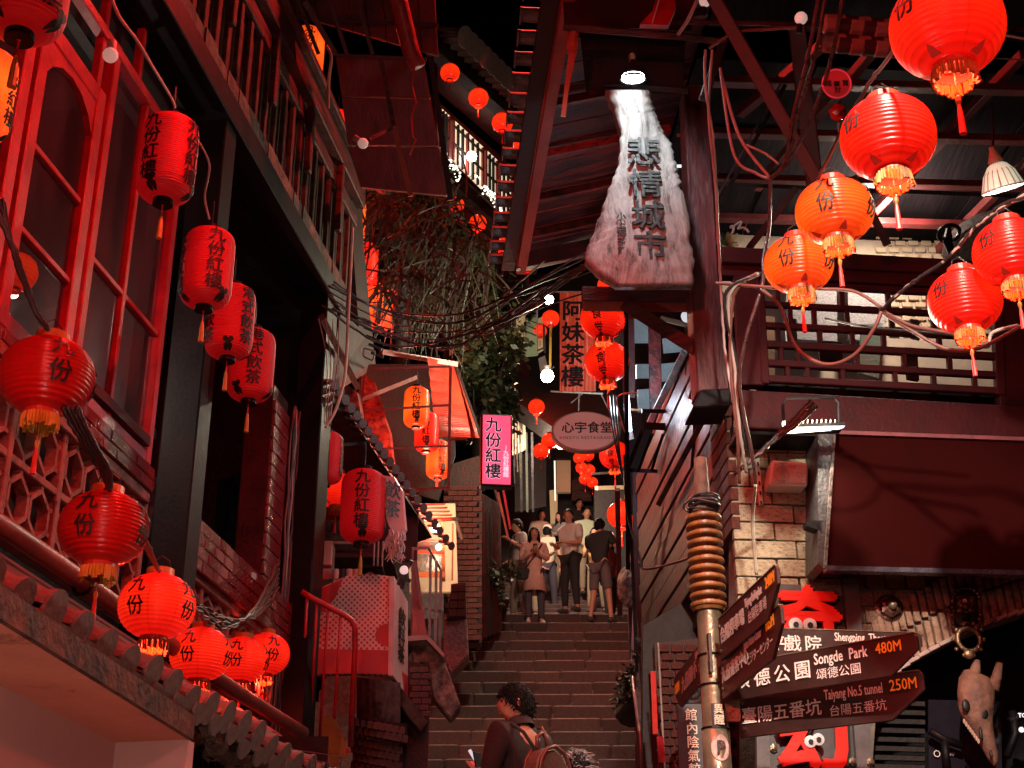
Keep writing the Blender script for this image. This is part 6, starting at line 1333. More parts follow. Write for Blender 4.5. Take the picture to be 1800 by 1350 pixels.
MB().lathe(prof, 32, px_(0)).build('ringed_insulator', brass, pl_, smooth=False)
MB().lathe([(.07, zt_), (.072, zt_ + .03), (.05, zt_ + .06), (.04, z_of(740)), (.001, z_of(738))], 16, px_(0)).build('upper_rod', wood_brown, pl_, smooth=True)
mb = MB()
for k in range(14): mb.torus(px_(zt_ + .02 + .006 * k) + V((rnd.gauss(0, .012), rnd.gauss(0, .012), 0)), .085 + rnd.gauss(0, .01), .007, V((rnd.gauss(0, .15), rnd.gauss(0, .15), 1)), 18, 5)
mb.build('wound_wire', cable_b, pl_)
def board(ax_, ay_, dA, bx_, by_, h, texts, label, thick=.02, tip='right', name='direction_sign', notch=.8):
    A = at(ax_, ay_, dA); B = Hz(bx_, by_, A.z); X = (B - A).normalized(); L = (B - A).length; t = thing(name, label, 'sign', A); N = V((X.y, -X.x, 0)); N = N if N.dot(A) < 0 else -N
    P = lambda x, z, o=0: A + X * x + Zv * z + N * o
    MB().prism([P(0, 0), P(L - .02, .0), P(L, -.02), P(L, -h * .42), P(L - h * notch, -h), P(0, -h)], -N * thick).build('board', sign_brown, t, bevel=.003)
    MB().beam(P(0, .004, -.01), P(L - .02, .004, -.01), thick + .006, .006).build('top_edge', steel, t)
    for (s_, x, z, size, m_, wd_, bo, al) in texts: letters(s_, P(x, z, .004), X, Zv, size, m_, t, bold=bo, wide=wd_, align=al)
    for x in (.03, .03): MB().lathe([(.012, 0), (.012, .01), (.001, .012)], 8, P(x, -h * .2, .0), ax=N).build('bolt', steel, t); MB().lathe([(.012, 0), (.012, .01), (.001, .012)], 8, P(x, -h * .8, .0), ax=N).build('bolt', steel, t)
    return t
W, O = white_ink, orange_ink; LA_ = 'LEFT'
g10 = 'brown arrow boards on the steel pole'
board(1330, 1104, 9.2, 1620, 1113, .2, [('昇平', -.03, -.1, .1, W, 1.05, .02, LA_), ('戲', .165, -.1, .11, W, 1.05, .015, LA_), ('院', .3, -.1, .11, W, 1.05, .015, LA_), ('Shengping  Theater', .5, -.045, .075, W, .66, .025, LA_), ('M', .955, -.09, .085, O, .7, .03, LA_)], 'brown direction sign to the theater, half hidden behind the park sign')['group'] = g10
board(1262, 1172, 8.55, 1611, 1112, .21, [('頌', .105, -.11, .105, W, 1, .015, LA_), ('德', .235, -.11, .11, W, 1, .015, LA_), ('公', .365, -.11, .11, W, 1, .015, LA_), ('園', .495, -.108, .11, W, 1, .015, LA_), ('Songde  Park', .625, -.058, .088, W, .7, .025, LA_), ('480M', 1.0, -.056, .085, O, .8, .012, LA_), ('頌德公園', .63, -.145, .066, W, 1.05, .01, LA_)], 'brown arrow sign to the park, 480M in orange figures')['group'] = g10
board(1296, 1222, 8.55, 1622, 1178, .25, [('臺陽五番坑', .02, -.135, .1, W, 1.0, .015, LA_), ('Taiyang No.5 tunnel', .54, -.07, .08, W, .53, .028, LA_), ('250M', .925, -.066, .088, O, .8, .012, LA_), ('台陽五番坑', .56, -.165, .068, W, 1.0, .01, LA_)], 'brown arrow sign to the tunnel, 250M in orange figures, lowest board')['group'] = g10
board(1262, 1090, 8.5, 1364, 992, .24, [('台陽停車場', .05, -.12, .1, W, .95, .012, LA_), ('Taiyang Parking Lot', .55, -.06, .07, W, .55, .03, LA_), ('240M', .92, -.055, .085, O, .8, .05, LA_), ('台陽駐車場', .58, -.15, .075, W, .9, .01, LA_)], 'brown arrow sign to the parking lot, slanting up to the right, topmost board')['group'] = g10
board(1266, 1156, 8.5, 1371, 1062, .24, [('九份遊客中心', .03, -.125, .095, W, .95, .012, LA_), ('Jiufen Visitor Center', .5, -.06, .07, W, .55, .03, LA_), ('105M', .9, -.055, .085, O, .8, .05, LA_), ('ビジターセンター', .53, -.15, .07, W, .85, .01, LA_)], 'brown arrow sign to the visitor center, slanting up to the right, second board')['group'] = g10
def board_l(label):
    A = at(1244, 1112, 8.6); B = Hz(1184, 1192, A.z); X = (A - B).normalized(); L = (B - A).length; t = thing('direction_sign', label, 'sign', A); N = V((X.y, -X.x, 0)); N = N if N.dot(A) < 0 else -N
    P = lambda x, z, o=0: B + X * x + Zv * z + N * o; h = .235
    MB().prism([P(0, -.02), P(.02, 0), P(L, 0), P(L, -h), P(h * .8, -h), P(0, -h * .45)], -N * .02).build('board', sign_brown, t, bevel=.003)
    letters('120M', P(.06, -.1, .004), X, Zv, .09, O, t, bold=.04, wide=.8, align='LEFT'); letters('九份國小', P(.3, -.13, .004), X, Zv, .11, W, t, bold=.015, align='LEFT', wide=1.2); letters('Jiufen Elementary', P(.8, -.05, .004), X, Zv, .07, W, t, bold=.03, wide=.55, align='LEFT'); letters('九份小学校', P(.85, -.14, .004), X, Zv, .07, W, t, bold=.01, align='LEFT'); t['group'] = g10
board_l('brown arrow sign to the school pointing left behind the steel pole')
# clamp plates on pole, stickers
MB().frame(px_(z_of(1225)) + V((.09, -.06, 0)), (.1, 0, 0), (0, .02, 0), (0, 0, .34)).build('mounting_plate', steel, pl_)
for z_ in (1150, 1208, 1290): MB().torus(px_(z_of(z_)), .08, .006, Zv, 24, 5).build('clamp', black_paint, pl_)
def wrap_sticker(z, h, w_ang, m, a0_, nm):
    mb = MB(); n_ = 8; vs = []
    for j in range(2):
        for i in range(n_ + 1): a = a0_ + (i / n_ - .5) * w_ang; vs.append(px_(z + (j - .5) * h) + V((math.sin(a), -math.cos(a), 0)) * .086)
    return mb.add(vs, [(i, i + 1, n_ + 2 + i, n_ + 1 + i) for i in range(n_)]).build(nm, m, pl_)
wrap_sticker(z_of(1270), .14, 1.0, ink, .15, 'sticker'); letters('異\n醒', px_(z_of(1270)) + V((.012, -.092, 0)), (1, 0, 0), Zv, .062, pm('sticker_cream', (.8, .65, .5)), pl_, bold=.03)
mb = MB(); n_ = 20; vs = [px_(z_of(1330) + .075 * math.sin(2 * math.pi * k / n_)) + V((math.sin(.15 + .65 * math.cos(2 * math.pi * k / n_)), -math.cos(.15 + .65 * math.cos(2 * math.pi * k / n_)), 0)) * .088 for k in range(n_)]
mb.add(vs, [list(range(n_))]).build('oval_sticker', pm('sticker_silver', (.6, .4, .36), (.3, .16, .15), 14, .4), pl_); letters('P', px_(z_of(1330)) + V((.012, -.094, 0)), (1, 0, 0), Zv, .1, ink, pl_, bold=.03)
# ------------------------------------------------------------------ ceiling ornaments and cage lamp
t = thing('coin_ornament', 'round red paper coin ornament hanging under the roof', 'ornament', at(1470, 148, 9.5)); q = at(1470, 148, 9.5); vx = V((.02, -.9, -.35)).normalized()
MB().lathe([(.001, 0), (.095, 0), (.1, .012), (.001, .012)], 32, q, ax=vx).build('disc', pm('coin_red', (.5, .03, .04), (.35, .015, .02), 5, .5, .1, emis=(1, .03, .04), es=.12), t); MB().torus(q + vx * .012, .092, .006, vx, 32, 5).build('rim', pm('coin_rim', (.7, .06, .09), emis=(1, .05, .08), es=.3), t)
MB().frame(q + vx * .014, (.035, 0, 0), vx * .006, (0, -.012, .033)).build('square_hole', ink, t)
for ch, dx, dz in (('招', 0, .055), ('財', 0, -.055), ('進', -.055, 0), ('寶', .055, 0)): letters(ch, q + vx * .016 + V((dx, 0, dz)), (1, 0, 0), V((0, -.36, .93)), .045, ink, t, bold=.02)
t = thing('red_pendant', 'shiny red foil pendant below the coin ornament', 'ornament', at(1473, 198, 9.5)); MB().ball(at(1473, 198, 9.5), .055, .04, .06, 8, 5, jit=.15).build('knot', pm('foil_red', (.5, .02, .02), rough=.15, metal=.5), t); MB().ball(at(1470, 197, 9.42), .018).build('bell', pm('foil_white', (.7, .6, .6), rough=.2, metal=.7), t); MB().tube([at(1474, 215, 9.5), at(1474, 232, 9.5)], .006, 5).build('chain', steel, t)
t = thing('cage_lamp', 'round white wire cage lamp shining at the right under the roof', 'lamp', at(1760, 320, 9)); q = at(1760, 318, 9); axl = V((-.25, -.35, .9)).normalized()
Xl = axl.cross(V((0, 1, 0))).normalized(); Yl = axl.cross(Xl)
for k in range(18):
    a = 2 * math.pi * k / 18; e_ = Xl * math.cos(a) + Yl * math.sin(a); MB().tube([q + axl * .12 + e_ * .03, q + axl * .05 + e_ * .095, q - axl * .05 + e_ * .13], .005, 4).build('wire', white_metal, t)
MB().torus(q - axl * .05, .13, .007, axl).build('hoop', white_metal, t); MB().lathe([(.03, .12), (.06, .1), (.1, .045), (.127, -.045), (.12, -.045), (.09, .04)], 20, q, ax=axl).build('shade', pm('shade_white', (.7, .72, .6), emis=(.9, 1, .7), es=.35), t)
MB().ball(q + V((.0, -.02, 0)), .035).build('bulb', emi('cage_bulb', (1, 1, .85), 25), t, smooth=True); MB().lathe([(.05, .12), (.02, .2), (.02, .22)], 12, q, ax=axl).build('socket', pm('socket_copper', (.4, .16, .1)), t)
MB().tube([q + axl * .2, at(1746, 235, 9.2), at(1742, 180, 9.4)], .008, 5).build('cord', cable_b, t)
l = bpy.data.lights.new('cage_light', 'POINT'); l.energy = 18; l.color = (.95, 1, .8); l.shadow_soft_size = .05; lo = bpy.data.objects.new('cage_light', l); C.objects.link(lo); lo.location = q - axl * .14
for px, py, d, lb in ((1408, 32, 10, 'small pale globe bulb on the dark beam near the top'), (1239, 2, 11, 'pale bulb tip at the top edge above the truss')):
    t = thing('globe_bulb', lb, 'bulb', at(px, py, d)); MB().ball(at(px, py, d), .045).build('globe', emi('globe_dim', (1, .75, .65), .35, (.8, .7, .65)), t, smooth=True); MB().tube([at(px - 2, py + 10, d), at(px - 4, py + 26, d)], .02, 8).build('neck', black_paint, t)
t = thing('sign_light', 'red pennant shaped board at the top edge left of the white wire', 'board', at(1160, 10, 11)); MB().prism(outl([(1155, -10), (1186, -10), (1188, 14), (1175, 44), (1125, 42), (1148, 18)], 11), (0, .05, 0)).build('board', red_paint, t)
seg(MB(), (1160, -5, 10.95), (1146, 42, 10.95), 2).build('edge', white_metal, t)
# street lamp behind the viewer lights tiles, posts, bricks; added low one lights soffit
def street_lamp(x, y, z, P, col, lb):
    t = thing('street_lamp', lb, 'street lamp', (x, y, -1.6)); MB().tube([(x, y, -1.6), (x, y, z + .1)], [.06, .04], 10).build('post', steel_d, t); MB().lathe([(.02, .15), (.16, .02), (.15, .0), (.001, .0)], 16, (x, y, z)).build('lamp_head', emi('street_glow', (1, .8, .7), 3), t)
    l = bpy.data.lights.new('street_light', 'POINT'); l.energy = P; l.color = col; l.shadow_soft_size = .12; lo = bpy.data.objects.new('street_light', l); C.objects.link(lo); lo.location = (x, y, z - .08)
street_lamp(-.6, -1.5, 2.6, 330, (1, .6, .54), 'street lamp on the right behind the viewer')
street_lamp(-1.1, 3.2, -.3, 420, (1, .6, .48), 'added low lamp out of frame standing in for the shop light')  # added below the frame to brighten the soffit like shop light

def flood(x, y, z, tx, ty, tz, P, col, ang, lb):
    p = V((x, y, z)); d = (V((tx, ty, tz)) - p).normalized(); t = thing('flood_lamp', lb, 'lamp', p)
    MB().lathe([(.16, 0), (.12, -.14), (.03, -.2)], 16, p, ax=d).build('housing', steel_d, t); MB().lathe([(.001, -.01), (.15, -.01)], 16, p, ax=d).build('lens', emi('flood_glow', (1, .85, .7), 4), t)
    l = bpy.data.lights.new('flood_light', 'SPOT'); l.energy = P; l.color = col; l.spot_size = R(ang); l.spot_blend = .6; l.shadow_soft_size = .1
    lo = bpy.data.objects.new('flood_light', l); C.objects.link(lo); lo.location = p + d * .02; lo.rotation_euler = d.to_track_quat('-Z', 'Y').to_euler()
flood(1.2, 2.6, 5.6, 2.25, 9.4, 2.35, 3900, (1, .85, .68), 44, 'flood lamp high over the lane aimed at the right house')
# ------------------------------------------------------------------ people
def skinned(verts, edges, rad, sub=2, root=0):
    me = bpy.data.meshes.new('fig'); me.from_pydata([tuple(v) for v in verts], edges, []); o = bpy.data.objects.new('fig', me); C.objects.link(o)
    sk = o.modifiers.new('s', 'SKIN'); sk.use_smooth_shade = True
    for i, sv in enumerate(me.skin_vertices[0].data): sv.radius = rad[i] if isinstance(rad[i], tuple) else (rad[i], rad[i]); sv.use_root = (i == root)
    ss = o.modifiers.new('d', 'SUBSURF'); ss.levels = sub; ss.render_levels = sub
    bpy.context.view_layer.update(); m2 = bpy.data.meshes.new_from_object(o.evaluated_get(bpy.context.evaluated_depsgraph_get()))
    bpy.data.objects.remove(o); m2.polygons.foreach_set('use_smooth', [True] * len(m2.polygons)); return m2
def part(name, me, mat, par):
    me.materials.clear(); me.materials.append(mat); o = bpy.data.objects.new(name, me); C.objects.link(o); o.parent = par; return o
def person(loc, face, H, label, top, legs, arms='down', hair='short', skirt=False, shorts=False, sleeves='short', hat=None, lean=0.0, longtop=0, shoe=None, sk=None, stride=.06, headturn=0, drop=0, extra=None, female=False, cat='person'):
    """figure facing direction `face` (radians, 0 = towards the viewer); local frame: x right, y back, z up"""
    s = H / 1.72; t = thing('person', label, cat, loc); t.rotation_euler = (0, 0, face)
    sk = sk or skin; k = lambda x, y, z: V((x * s, y * s + lean * max(0, z - .9) * s, z * s)); sw = .175 if female else .19
    J = dict(pel=k(0, 0, .95), sp=k(0, 0, 1.12), ch=k(0, -.005, 1.32), nk=k(0, .0, 1.47), hd=k(0, -.02, 1.6),
             shL=k(-sw, 0, 1.40), shR=k(sw, 0, 1.40), hpL=k(-.09, 0, .9), hpR=k(.09, 0, .9), knL=k(-.10 - stride * .2, -.02 - stride * .3, .5), knR=k(.10 + stride * .3, -.01, .5),
             anL=k(-.1 - stride * .3, -.0 - stride, .085), anR=k(.11 + stride * .3, stride, .085), toL=k(-.11 - stride * .3, -.15 - stride, .03), toR=k(.13 + stride * .3, -.14 + stride, .03))
    A = {'down': ((-.24, .02, 1.14, -.25, -.05, .9), (.24, .02, 1.14, .25, -.05, .9)), 'phone': ((-.23, -.05, 1.15, -.06, -.27, 1.24), (.23, -.05, 1.15, .05, -.27, 1.22)),
         'book': ((-.24, -.02, 1.13, -.12, -.27, 1.1), (.24, -.02, 1.13, .12, -.28, 1.1)), 'camera': ((-.25, -.12, 1.24, -.09, -.3, 1.5), (.26, -.12, 1.24, .09, -.3, 1.5)), 'hip': ((-.25, .02, 1.14, -.14, -.2, 1.0), (.27, -.02, 1.16, .2, -.24, 1.3))}[arms]
    (ax_, ay_, az_, hx, hy, hz), (bx_, by_, bz_, ix, iy, iz) = A
    J['elL'] = k(ax_, ay_, az_); J['haL'] = k(hx, hy, hz); J['elR'] = k(bx_, by_, bz_); J['haR'] = k(ix, iy, iz)
    names = list(J); ix_ = {n: i for i, n in enumerate(names)}; verts = [J[n] for n in names]
    E = [('pel', 'sp'), ('sp', 'ch'), ('ch', 'nk'), ('nk', 'hd'), ('ch', 'shL'), ('ch', 'shR'), ('shL', 'elL'), ('elL', 'haL'), ('shR', 'elR'), ('elR', 'haR'), ('pel', 'hpL'), ('pel', 'hpR'), ('hpL', 'knL'), ('knL', 'anL'), ('anL', 'toL'), ('hpR', 'knR'), ('knR', 'anR'), ('anR', 'toR')]
    Rd = dict(pel=(.13, .1), sp=(.115, .085), ch=(.135, .1), nk=.05, hd=.05, shL=.06, shR=.06, hpL=.085, hpR=.085, knL=.055, knR=.055, anL=.035, anR=.035, toL=.03, toR=.03, elL=.038, elR=.038, haL=.026, haR=.026)
    sc_ = lambda v: tuple(x * s for x in v) if isinstance(v, tuple) else v * s
    part('body', skinned(verts, [(ix_[a], ix_[b]) for a, b in E], [sc_(Rd[n]) for n in names]), sk, t)
    # head with nose, jaw and ears
    hc = k(0, -.03, 1.625 - drop); mb = MB(); rot = Matrix.Rotation(headturn, 3, 'Z'); n_ = 16; m_ = 12; vs = []
    for i in range(m_ + 1):
        for kk in range(n_):
            th = math.pi * i / m_; a = 2 * math.pi * kk / n_; x = .074 * math.sin(th) * math.cos(a); y = .093 * math.sin(th) * math.sin(a); z = -.115 * math.cos(th)
            if z < 0: x *= 1 - .25 * (-z / .115); y *= 1 - .12 * (-z / .115) if y > 0 else 1
            if abs(a - 1.5 * math.pi) < .25 and -.03 < z < .02: y -= .018
            vs.append(rot @ (V((x, y, z)) * s) + hc)
    mb.add(vs, [(i * n_ + q, i * n_ + (q + 1) % n_, (i + 1) * n_ + (q + 1) % n_, (i + 1) * n_ + q) for i in range(m_) for q in range(n_)])
    for sx in (-1, 1): mb.ball(hc + rot @ (V((sx * .076, .005, -.005)) * s), .012 * s, .02 * s, .03 * s, 8, 6)
    h_ = mb.build('head', sk, t, smooth=True, raw=True)
    fc = MB()
    for sx in (-1, 1): fc.ball(hc + rot @ (V((sx * .03, -.083, .012)) * s), .013 * s, .006 * s, .006 * s, 8, 5)
    fc.build('eyes', ink, t, raw=True); fc = MB(); fc.ball(hc + rot @ (V((0, -.086, -.055)) * s), .022 * s, .008 * s, .006 * s, 8, 5); fc.build('mouth', pm('lips', (.35, .08, .07)), t, raw=True)
    # hands: palm and five fingers
    for sd, el, ha in ((-1, 'elL', 'haL'), (1, 'elR', 'haR')):
        d = (J[ha] - J[el]).normalized(); X = V((sd * -1, 0, 0)); X = (X - d * X.dot(d)).normalized(); N = d.cross(X); hb = MB(); p0 = J[ha]
        hb.frame(p0 + d * .045 * s, d * .085 * s, X * .07 * s, N * .028 * s)
        for q in range(4):
            b0 = p0 + d * .085 * s + X * (.027 - q * .018) * s; L = (.07, .078, .072, .058)[q] * s; hb.tube([b0, b0 + d * L * .5 + N * .006 * s, b0 + d * L * .85 + N * .022 * s * (1 if arms != 'down' else .5)], [.0088 * s, .008 * s, .006 * s], 6)
        b0 = p0 + d * .03 * s + X * .034 * s; hb.tube([b0, b0 + d * .03 * s + X * .02 * s, b0 + d * .055 * s + X * .022 * s], [.011 * s, .0095 * s, .007 * s], 6)
        hb.build('hand', sk, t, raw=True, bevel=0)
    # shirt
    ws = V((0, 0, 0)); el = lambda a, b, f: J[a].lerp(J[b], f); low = k(0, 0, .9 - longtop)
    sv = [k(0, 0, .89), J['sp'], J['ch'], k(0, 0, 1.49), J['shL'], J['shR']]; se = [(0, 1), (1, 2), (2, 3), (2, 4), (2, 5)]; sr = [(.155 * s, .122 * s), (.135 * s, .108 * s), (.17 * s, .135 * s), .085 * s, .09 * s, .09 * s]
    if sleeves != 'none':
        f = .75 if sleeves == 'short' else 1
        sv += [el('shL', 'elL', f), el('shR', 'elR', f)]; se += [(4, 6), (5, 7)]; sr += [.06 * s, .06 * s]
        if sleeves == 'long': sv += [el('elL', 'haL', .92), el('elR', 'haR', .92)]; se += [(6, 8), (7, 9)]; sr[6] = sr[7] = .052 * s; sr += [.042 * s, .042 * s]
    part('shirt', skinned(sv, se, sr, 2, 2), top, t)
    if sleeves == 'long': MB().lathe([(.085 * s, 0), (.072 * s, .045 * s), (.06 * s, .06 * s), (.055 * s, .02 * s)], 14, k(0, .005, 1.455), ax=(0, -.25, 1)).build('collar', top, t, smooth=True, raw=True)
    if longtop: MB().lathe([(.15 * s, 1.0 * s), (.165 * s, .9 * s), (.21 * s, (.9 - longtop) * s), (.2 * s, (.9 - longtop) * s), (.13 * s, .98 * s)], 20, k(0, 0, 0) * 0).build('shirt_tail', top, t, smooth=True, raw=True)
    if not shorts: lv = [J['pel'], J['hpL'], J['knL'], el('knL', 'anL', .93), J['hpR'], J['knR'], el('knR', 'anR', .93)]; lr = [(.14 * s, .112 * s), .1 * s, .072 * s, .055 * s, .1 * s, .072 * s, .055 * s]
    else: lv = [J['pel'], J['hpL'], el('hpL', 'knL', .5), el('hpL', 'knL', .95), J['hpR'], el('hpR', 'knR', .5), el('hpR', 'knR', .95)]; lr = [(.14 * s, .112 * s), .1 * s, .09 * s, .08 * s, .1 * s, .09 * s, .08 * s]
    part('shorts' if shorts else 'trousers', skinned(lv, [(0, 1), (1, 2), (2, 3), (0, 4), (4, 5), (5, 6)], lr), legs, t)
    for a, b_ in (('anL', 'toL'), ('anR', 'toR')):
        m = MB(); m.tube([J[a] + V((0, .05, -.045)) * s, J[a] + V((0, .02, -.03)) * s, J[b_] + V((0, .03, .012)) * s, J[b_] + V((0, -.02, .0)) * s], [.035 * s, .045 * s, .042 * s, .022 * s], 10); m.build('shoe', shoe or cloth('shoe', (.05, .045, .045)), t, smooth=True, raw=True)
    # hair
    hm = MB(); vs = []; n_ = 18; m_ = 9
    lim = {'short': .62, 'long': .6, 'bun': .6}[hair]
    for i in range(m_ + 1):
        for q in range(n_):
            a = 2 * math.pi * q / n_; back_ = .5 + .5 * math.sin(a); cov = .34 + .28 * min(1, back_ * 2) + .14 * max(0, back_ * 2 - 1); th = math.pi * (1 - cov * i / m_); j = 1.03 + rnd.uniform(-.02, .045)
            vs.append(rot @ (V((.084 * math.sin(th) * math.cos(a), .103 * math.sin(th) * math.sin(a) + .004, -.125 * math.cos(th))) * s * j) + hc)
    hm.add(vs, [(i * n_ + q, i * n_ + (q + 1) % n_, (i + 1) * n_ + (q + 1) % n_, (i + 1) * n_ + q) for i in range(m_) for q in range(n_)])
    if hair == 'long':
        for q in range(26):
            a = math.pi * (-.12 + 1.24 * q / 25); b0 = V((.078 * math.cos(a), .09 * math.sin(a), .0)) * s; L = rnd.uniform(.28, .38) * s
            hm.tube([hc + rot @ b0 + V((0, 0, .03)), hc + rot @ (b0 * 1.12) + V((0, 0, -L * .45)), hc + rot @ (b0 * 1.1) + V((rnd.uniform(-.01, .01), 0, -L))], [.022 * s, .024 * s, .006 * s], 5)
    if hair == 'bun': hm.ball(hc + rot @ (V((0, .06, .12)) * s), .045 * s)
    hm.build('hair', hair_m, t, smooth=True, raw=True)
    if hat: MB().lathe([(.092 * s, .04 * s), (.09 * s, .08 * s), (.06 * s, .125 * s), (.001, .13 * s)], 16, hc).build('cap', hat, t, smooth=True, raw=True); b_ = MB(); b_.lathe([(.001, .04 * s), (.09 * s, .04 * s), (.09 * s, .048 * s), (.001, .048 * s)], 16, hc + rot @ (V((0, -.06, 0)) * s)); b_.build('cap_brim', hat, t, raw=True)
    if extra: extra(t, k, s, J)
    return t
def feet(px, py, d): return at(px, py, d)
def stand(px, y): # person whose feet stand on the steps at depth y seen in column px
    z = gz(y); r = ray(px, 1075); return V(((px - 900) / F * (y * cT + z * sT), y, z))
phone_m = emi('phone_screen', (1, .6, .55), .7)
def phone(t, k, s, J): MB().frame((J['haL'] + J['haR']) / 2 + V((0, -.04, .06)) * s, (.07 * s, 0, 0), (0, .01 * s, .004), (0, -.03 * s, .13 * s)).build('phone', black_paint, t, raw=True, bevel=.004)
def bag(m):
    def f(t, k, s, J):
        MB().frame(k(-.2, -.1, .88), (.22 * s, 0, 0), (0, .08 * s, 0), (0, 0, .2 * s)).build('shoulder_bag', m, t, raw=True, bevel=.02); MB().tube([k(.13, -.12, 1.42), k(.0, -.14, 1.2), k(-.18, -.13, .96)], .012 * s, 6).build('bag_strap', m, t, raw=True)
    return f
pinkc, whitec, blackc, navyc, khaki = cloth('pink', (.62, .33, .28)), cloth('white', (.68, .6, .56)), cloth('black', (.02, .017, .018)), cloth('navy', (.05, .04, .06)), cloth('khaki', (.28, .22, .15))
gp = 'people on the steps'
def both(*fs): return lambda *a: [f(*a) for f in fs]
person(stand(940, 22.75), .05, 1.62, 'long haired woman in a pale pink tunic holding a phone on the steps', pinkc, navyc, 'phone', 'long', longtop=.32, shoe=whitec, female=True, extra=both(phone, bag(blackc)), sleeves='long', stride=.03)['group'] = gp
person(stand(1004, 22.9), -.75, 1.74, 'man in a white t-shirt and black trousers standing in the middle of the steps', whitec, blackc, 'book', 'short', headturn=.5, extra=phone, stride=.02)['group'] = gp
person(stand(1057, 22.55), 2.6, 1.72, 'person in black short sleeved top and grey shorts seen from behind holding up a camera', blackc, cloth('shorts_grey', (.12, .09, .1)), 'camera', 'short', shorts=True, sleeves='short', extra=phone, stride=.1)['group'] = gp
person(stand(912, 23.3), -1.2, 1.7, 'person in a black cap and striped pale shirt at the left of the steps', cloth('stripe', (.5, .42, .4)), cloth('brown', (.2, .15, .12)), 'hip', 'short', hat=blackc, extra=bag(blackc))['group'] = gp
person(stand(963, 26.2), 2.9, 1.7, 'person in a white cap and cream top with a backpack further up the steps', cloth('cream', (.6, .55, .42)), navyc, 'down', 'short', hat=whitec)['group'] = gp
person(stand(988, 27.4), -.9, 1.66, 'woman with a white hairband and grey blouse higher up the steps', cloth('grey', (.33, .28, .28)), khaki, 'phone', 'long', female=True, sleeves='long')['group'] = gp
person(stand(1034, 27.0), .2, 1.78, 'tall person in a pale green shirt further up the steps', cloth('green', (.55, .6, .42)), khaki, 'down', 'short', sleeves='long')['group'] = gp
person(stand(1050, 25.6), -.4, 1.62, 'person in an orange and pink top behind the camera holder', cloth('orange', (.62, .35, .14)), khaki, 'phone', 'long', female=True)['group'] = gp
person(stand(1020, 29.4), .3, 1.74, 'person in dark clothes at the back of the crowd', blackc, blackc, 'down', 'short')['group'] = gp
person(stand(1003, 30.6), -.3, 1.6, 'person with dark hair almost hidden at the back of the crowd', cloth('wine', (.25, .1, .1)), blackc, 'down', 'long', female=True)['group'] = gp
person(stand(952, 28.4), .4, 1.68, 'person in a beige jacket behind the woman in pink', cloth('beige', (.5, .42, .33)), navyc, 'hip', 'short', sleeves='long')['group'] = gp
person(stand(1072, 24.4), .9, 1.6, 'person in a dark red top at the right edge of the crowd', cloth('darkred', (.3, .05, .05)), blackc, 'down', 'long', female=True)['group'] = gp
person(stand(1012, 31.8), .5, 1.72, 'person in a grey shirt standing highest on the steps under the lantern cluster', cloth('slate', (.25, .23, .25)), navyc, 'down', 'short')['group'] = gp
person(stand(978, 32.4), -.5, 1.68, 'person in a dark blouse far up the steps beside the lit beige board', cloth('plum', (.12, .05, .08)), navyc, 'phone', 'long', female=True)['group'] = gp
person(stand(940, 25.4), 1.2, 1.66, 'person in a dark grey top turned sideways behind the woman in pink', cloth('charcoal', (.07, .06, .065)), khaki, 'hip', 'short')['group'] = gp
# foreground figure: seen from behind, head turned to the left, looking down, tan backpack
def pack(t, k, s, J):
    tan = pm('backpack_brown', (.12, .065, .05), (.08, .042, .033), 3, .5, .3); trim = pm('backpack_trim', (.12, .035, .022), (.08, .024, .016), 4, .4, .1)
    mb = MB(); P = [(-.15, .98), (-.155, 1.15), (-.13, 1.24), (-.08, 1.3), (0, 1.325), (.08, 1.3), (.13, 1.24), (.155, 1.15), (.15, .98)]
    mb.prism([k(x, .13, z) for x, z in P], (0, .11 * s, 0)); b_ = mb.build('backpack', tan, t, raw=True, bevel=.02)
    MB().tube([k(x * 1.0, .25, z) for x, z in P], .011, 8).build('piping', trim, t, raw=True, smooth=True); MB().tube([k(x * 1.0, .14, z) for x, z in P], .011, 8).build('piping', trim, t, raw=True, smooth=True)
    MB().tube([k(-.1, .27, 1.03 + .0), k(-.06, .28, 1.07), k(.02, .28, 1.08), k(.1, .28, 1.05)], .009, 6).build('pocket_piping', trim, t, raw=True)
    MB().tube([k(-.05, .17, 1.31), k(-.04, .16, 1.38), k(.0, .16, 1.41), k(.05, .16, 1.38), k(.06, .17, 1.31)], [.013, .012, .01, .012, .013], 8).build('handle', trim, t, raw=True, smooth=True)
    MB().tube([k(-.06, .16, 1.3), k(-.1, .12, 1.4), k(-.13, .06, 1.47), k(-.14, -.04, 1.47)], .01, 6).build('strap', trim, t, raw=True, smooth=True); MB().tube([k(.06, .16, 1.3), k(.12, .12, 1.4), k(.15, .05, 1.455)], .01, 6).build('strap', blackc, t, raw=True)
    phone(t, k, s, J)
fgp = at(920, 1227, 8.35); fg = person(V((fgp.x - .02, fgp.y, fgp.z - 1.61)), -R(128), 1.70, 'person in black jacket with brown backpack looking down in the foreground', blackc, navyc, 'phone', 'short', sleeves='long', headturn=R(42), drop=.03, extra=pack)
mb = MB(); hc_ = V((0, -.03, 1.595)) * (1.70 / 1.72); rt2 = Matrix.Rotation(R(42), 3, 'Z')
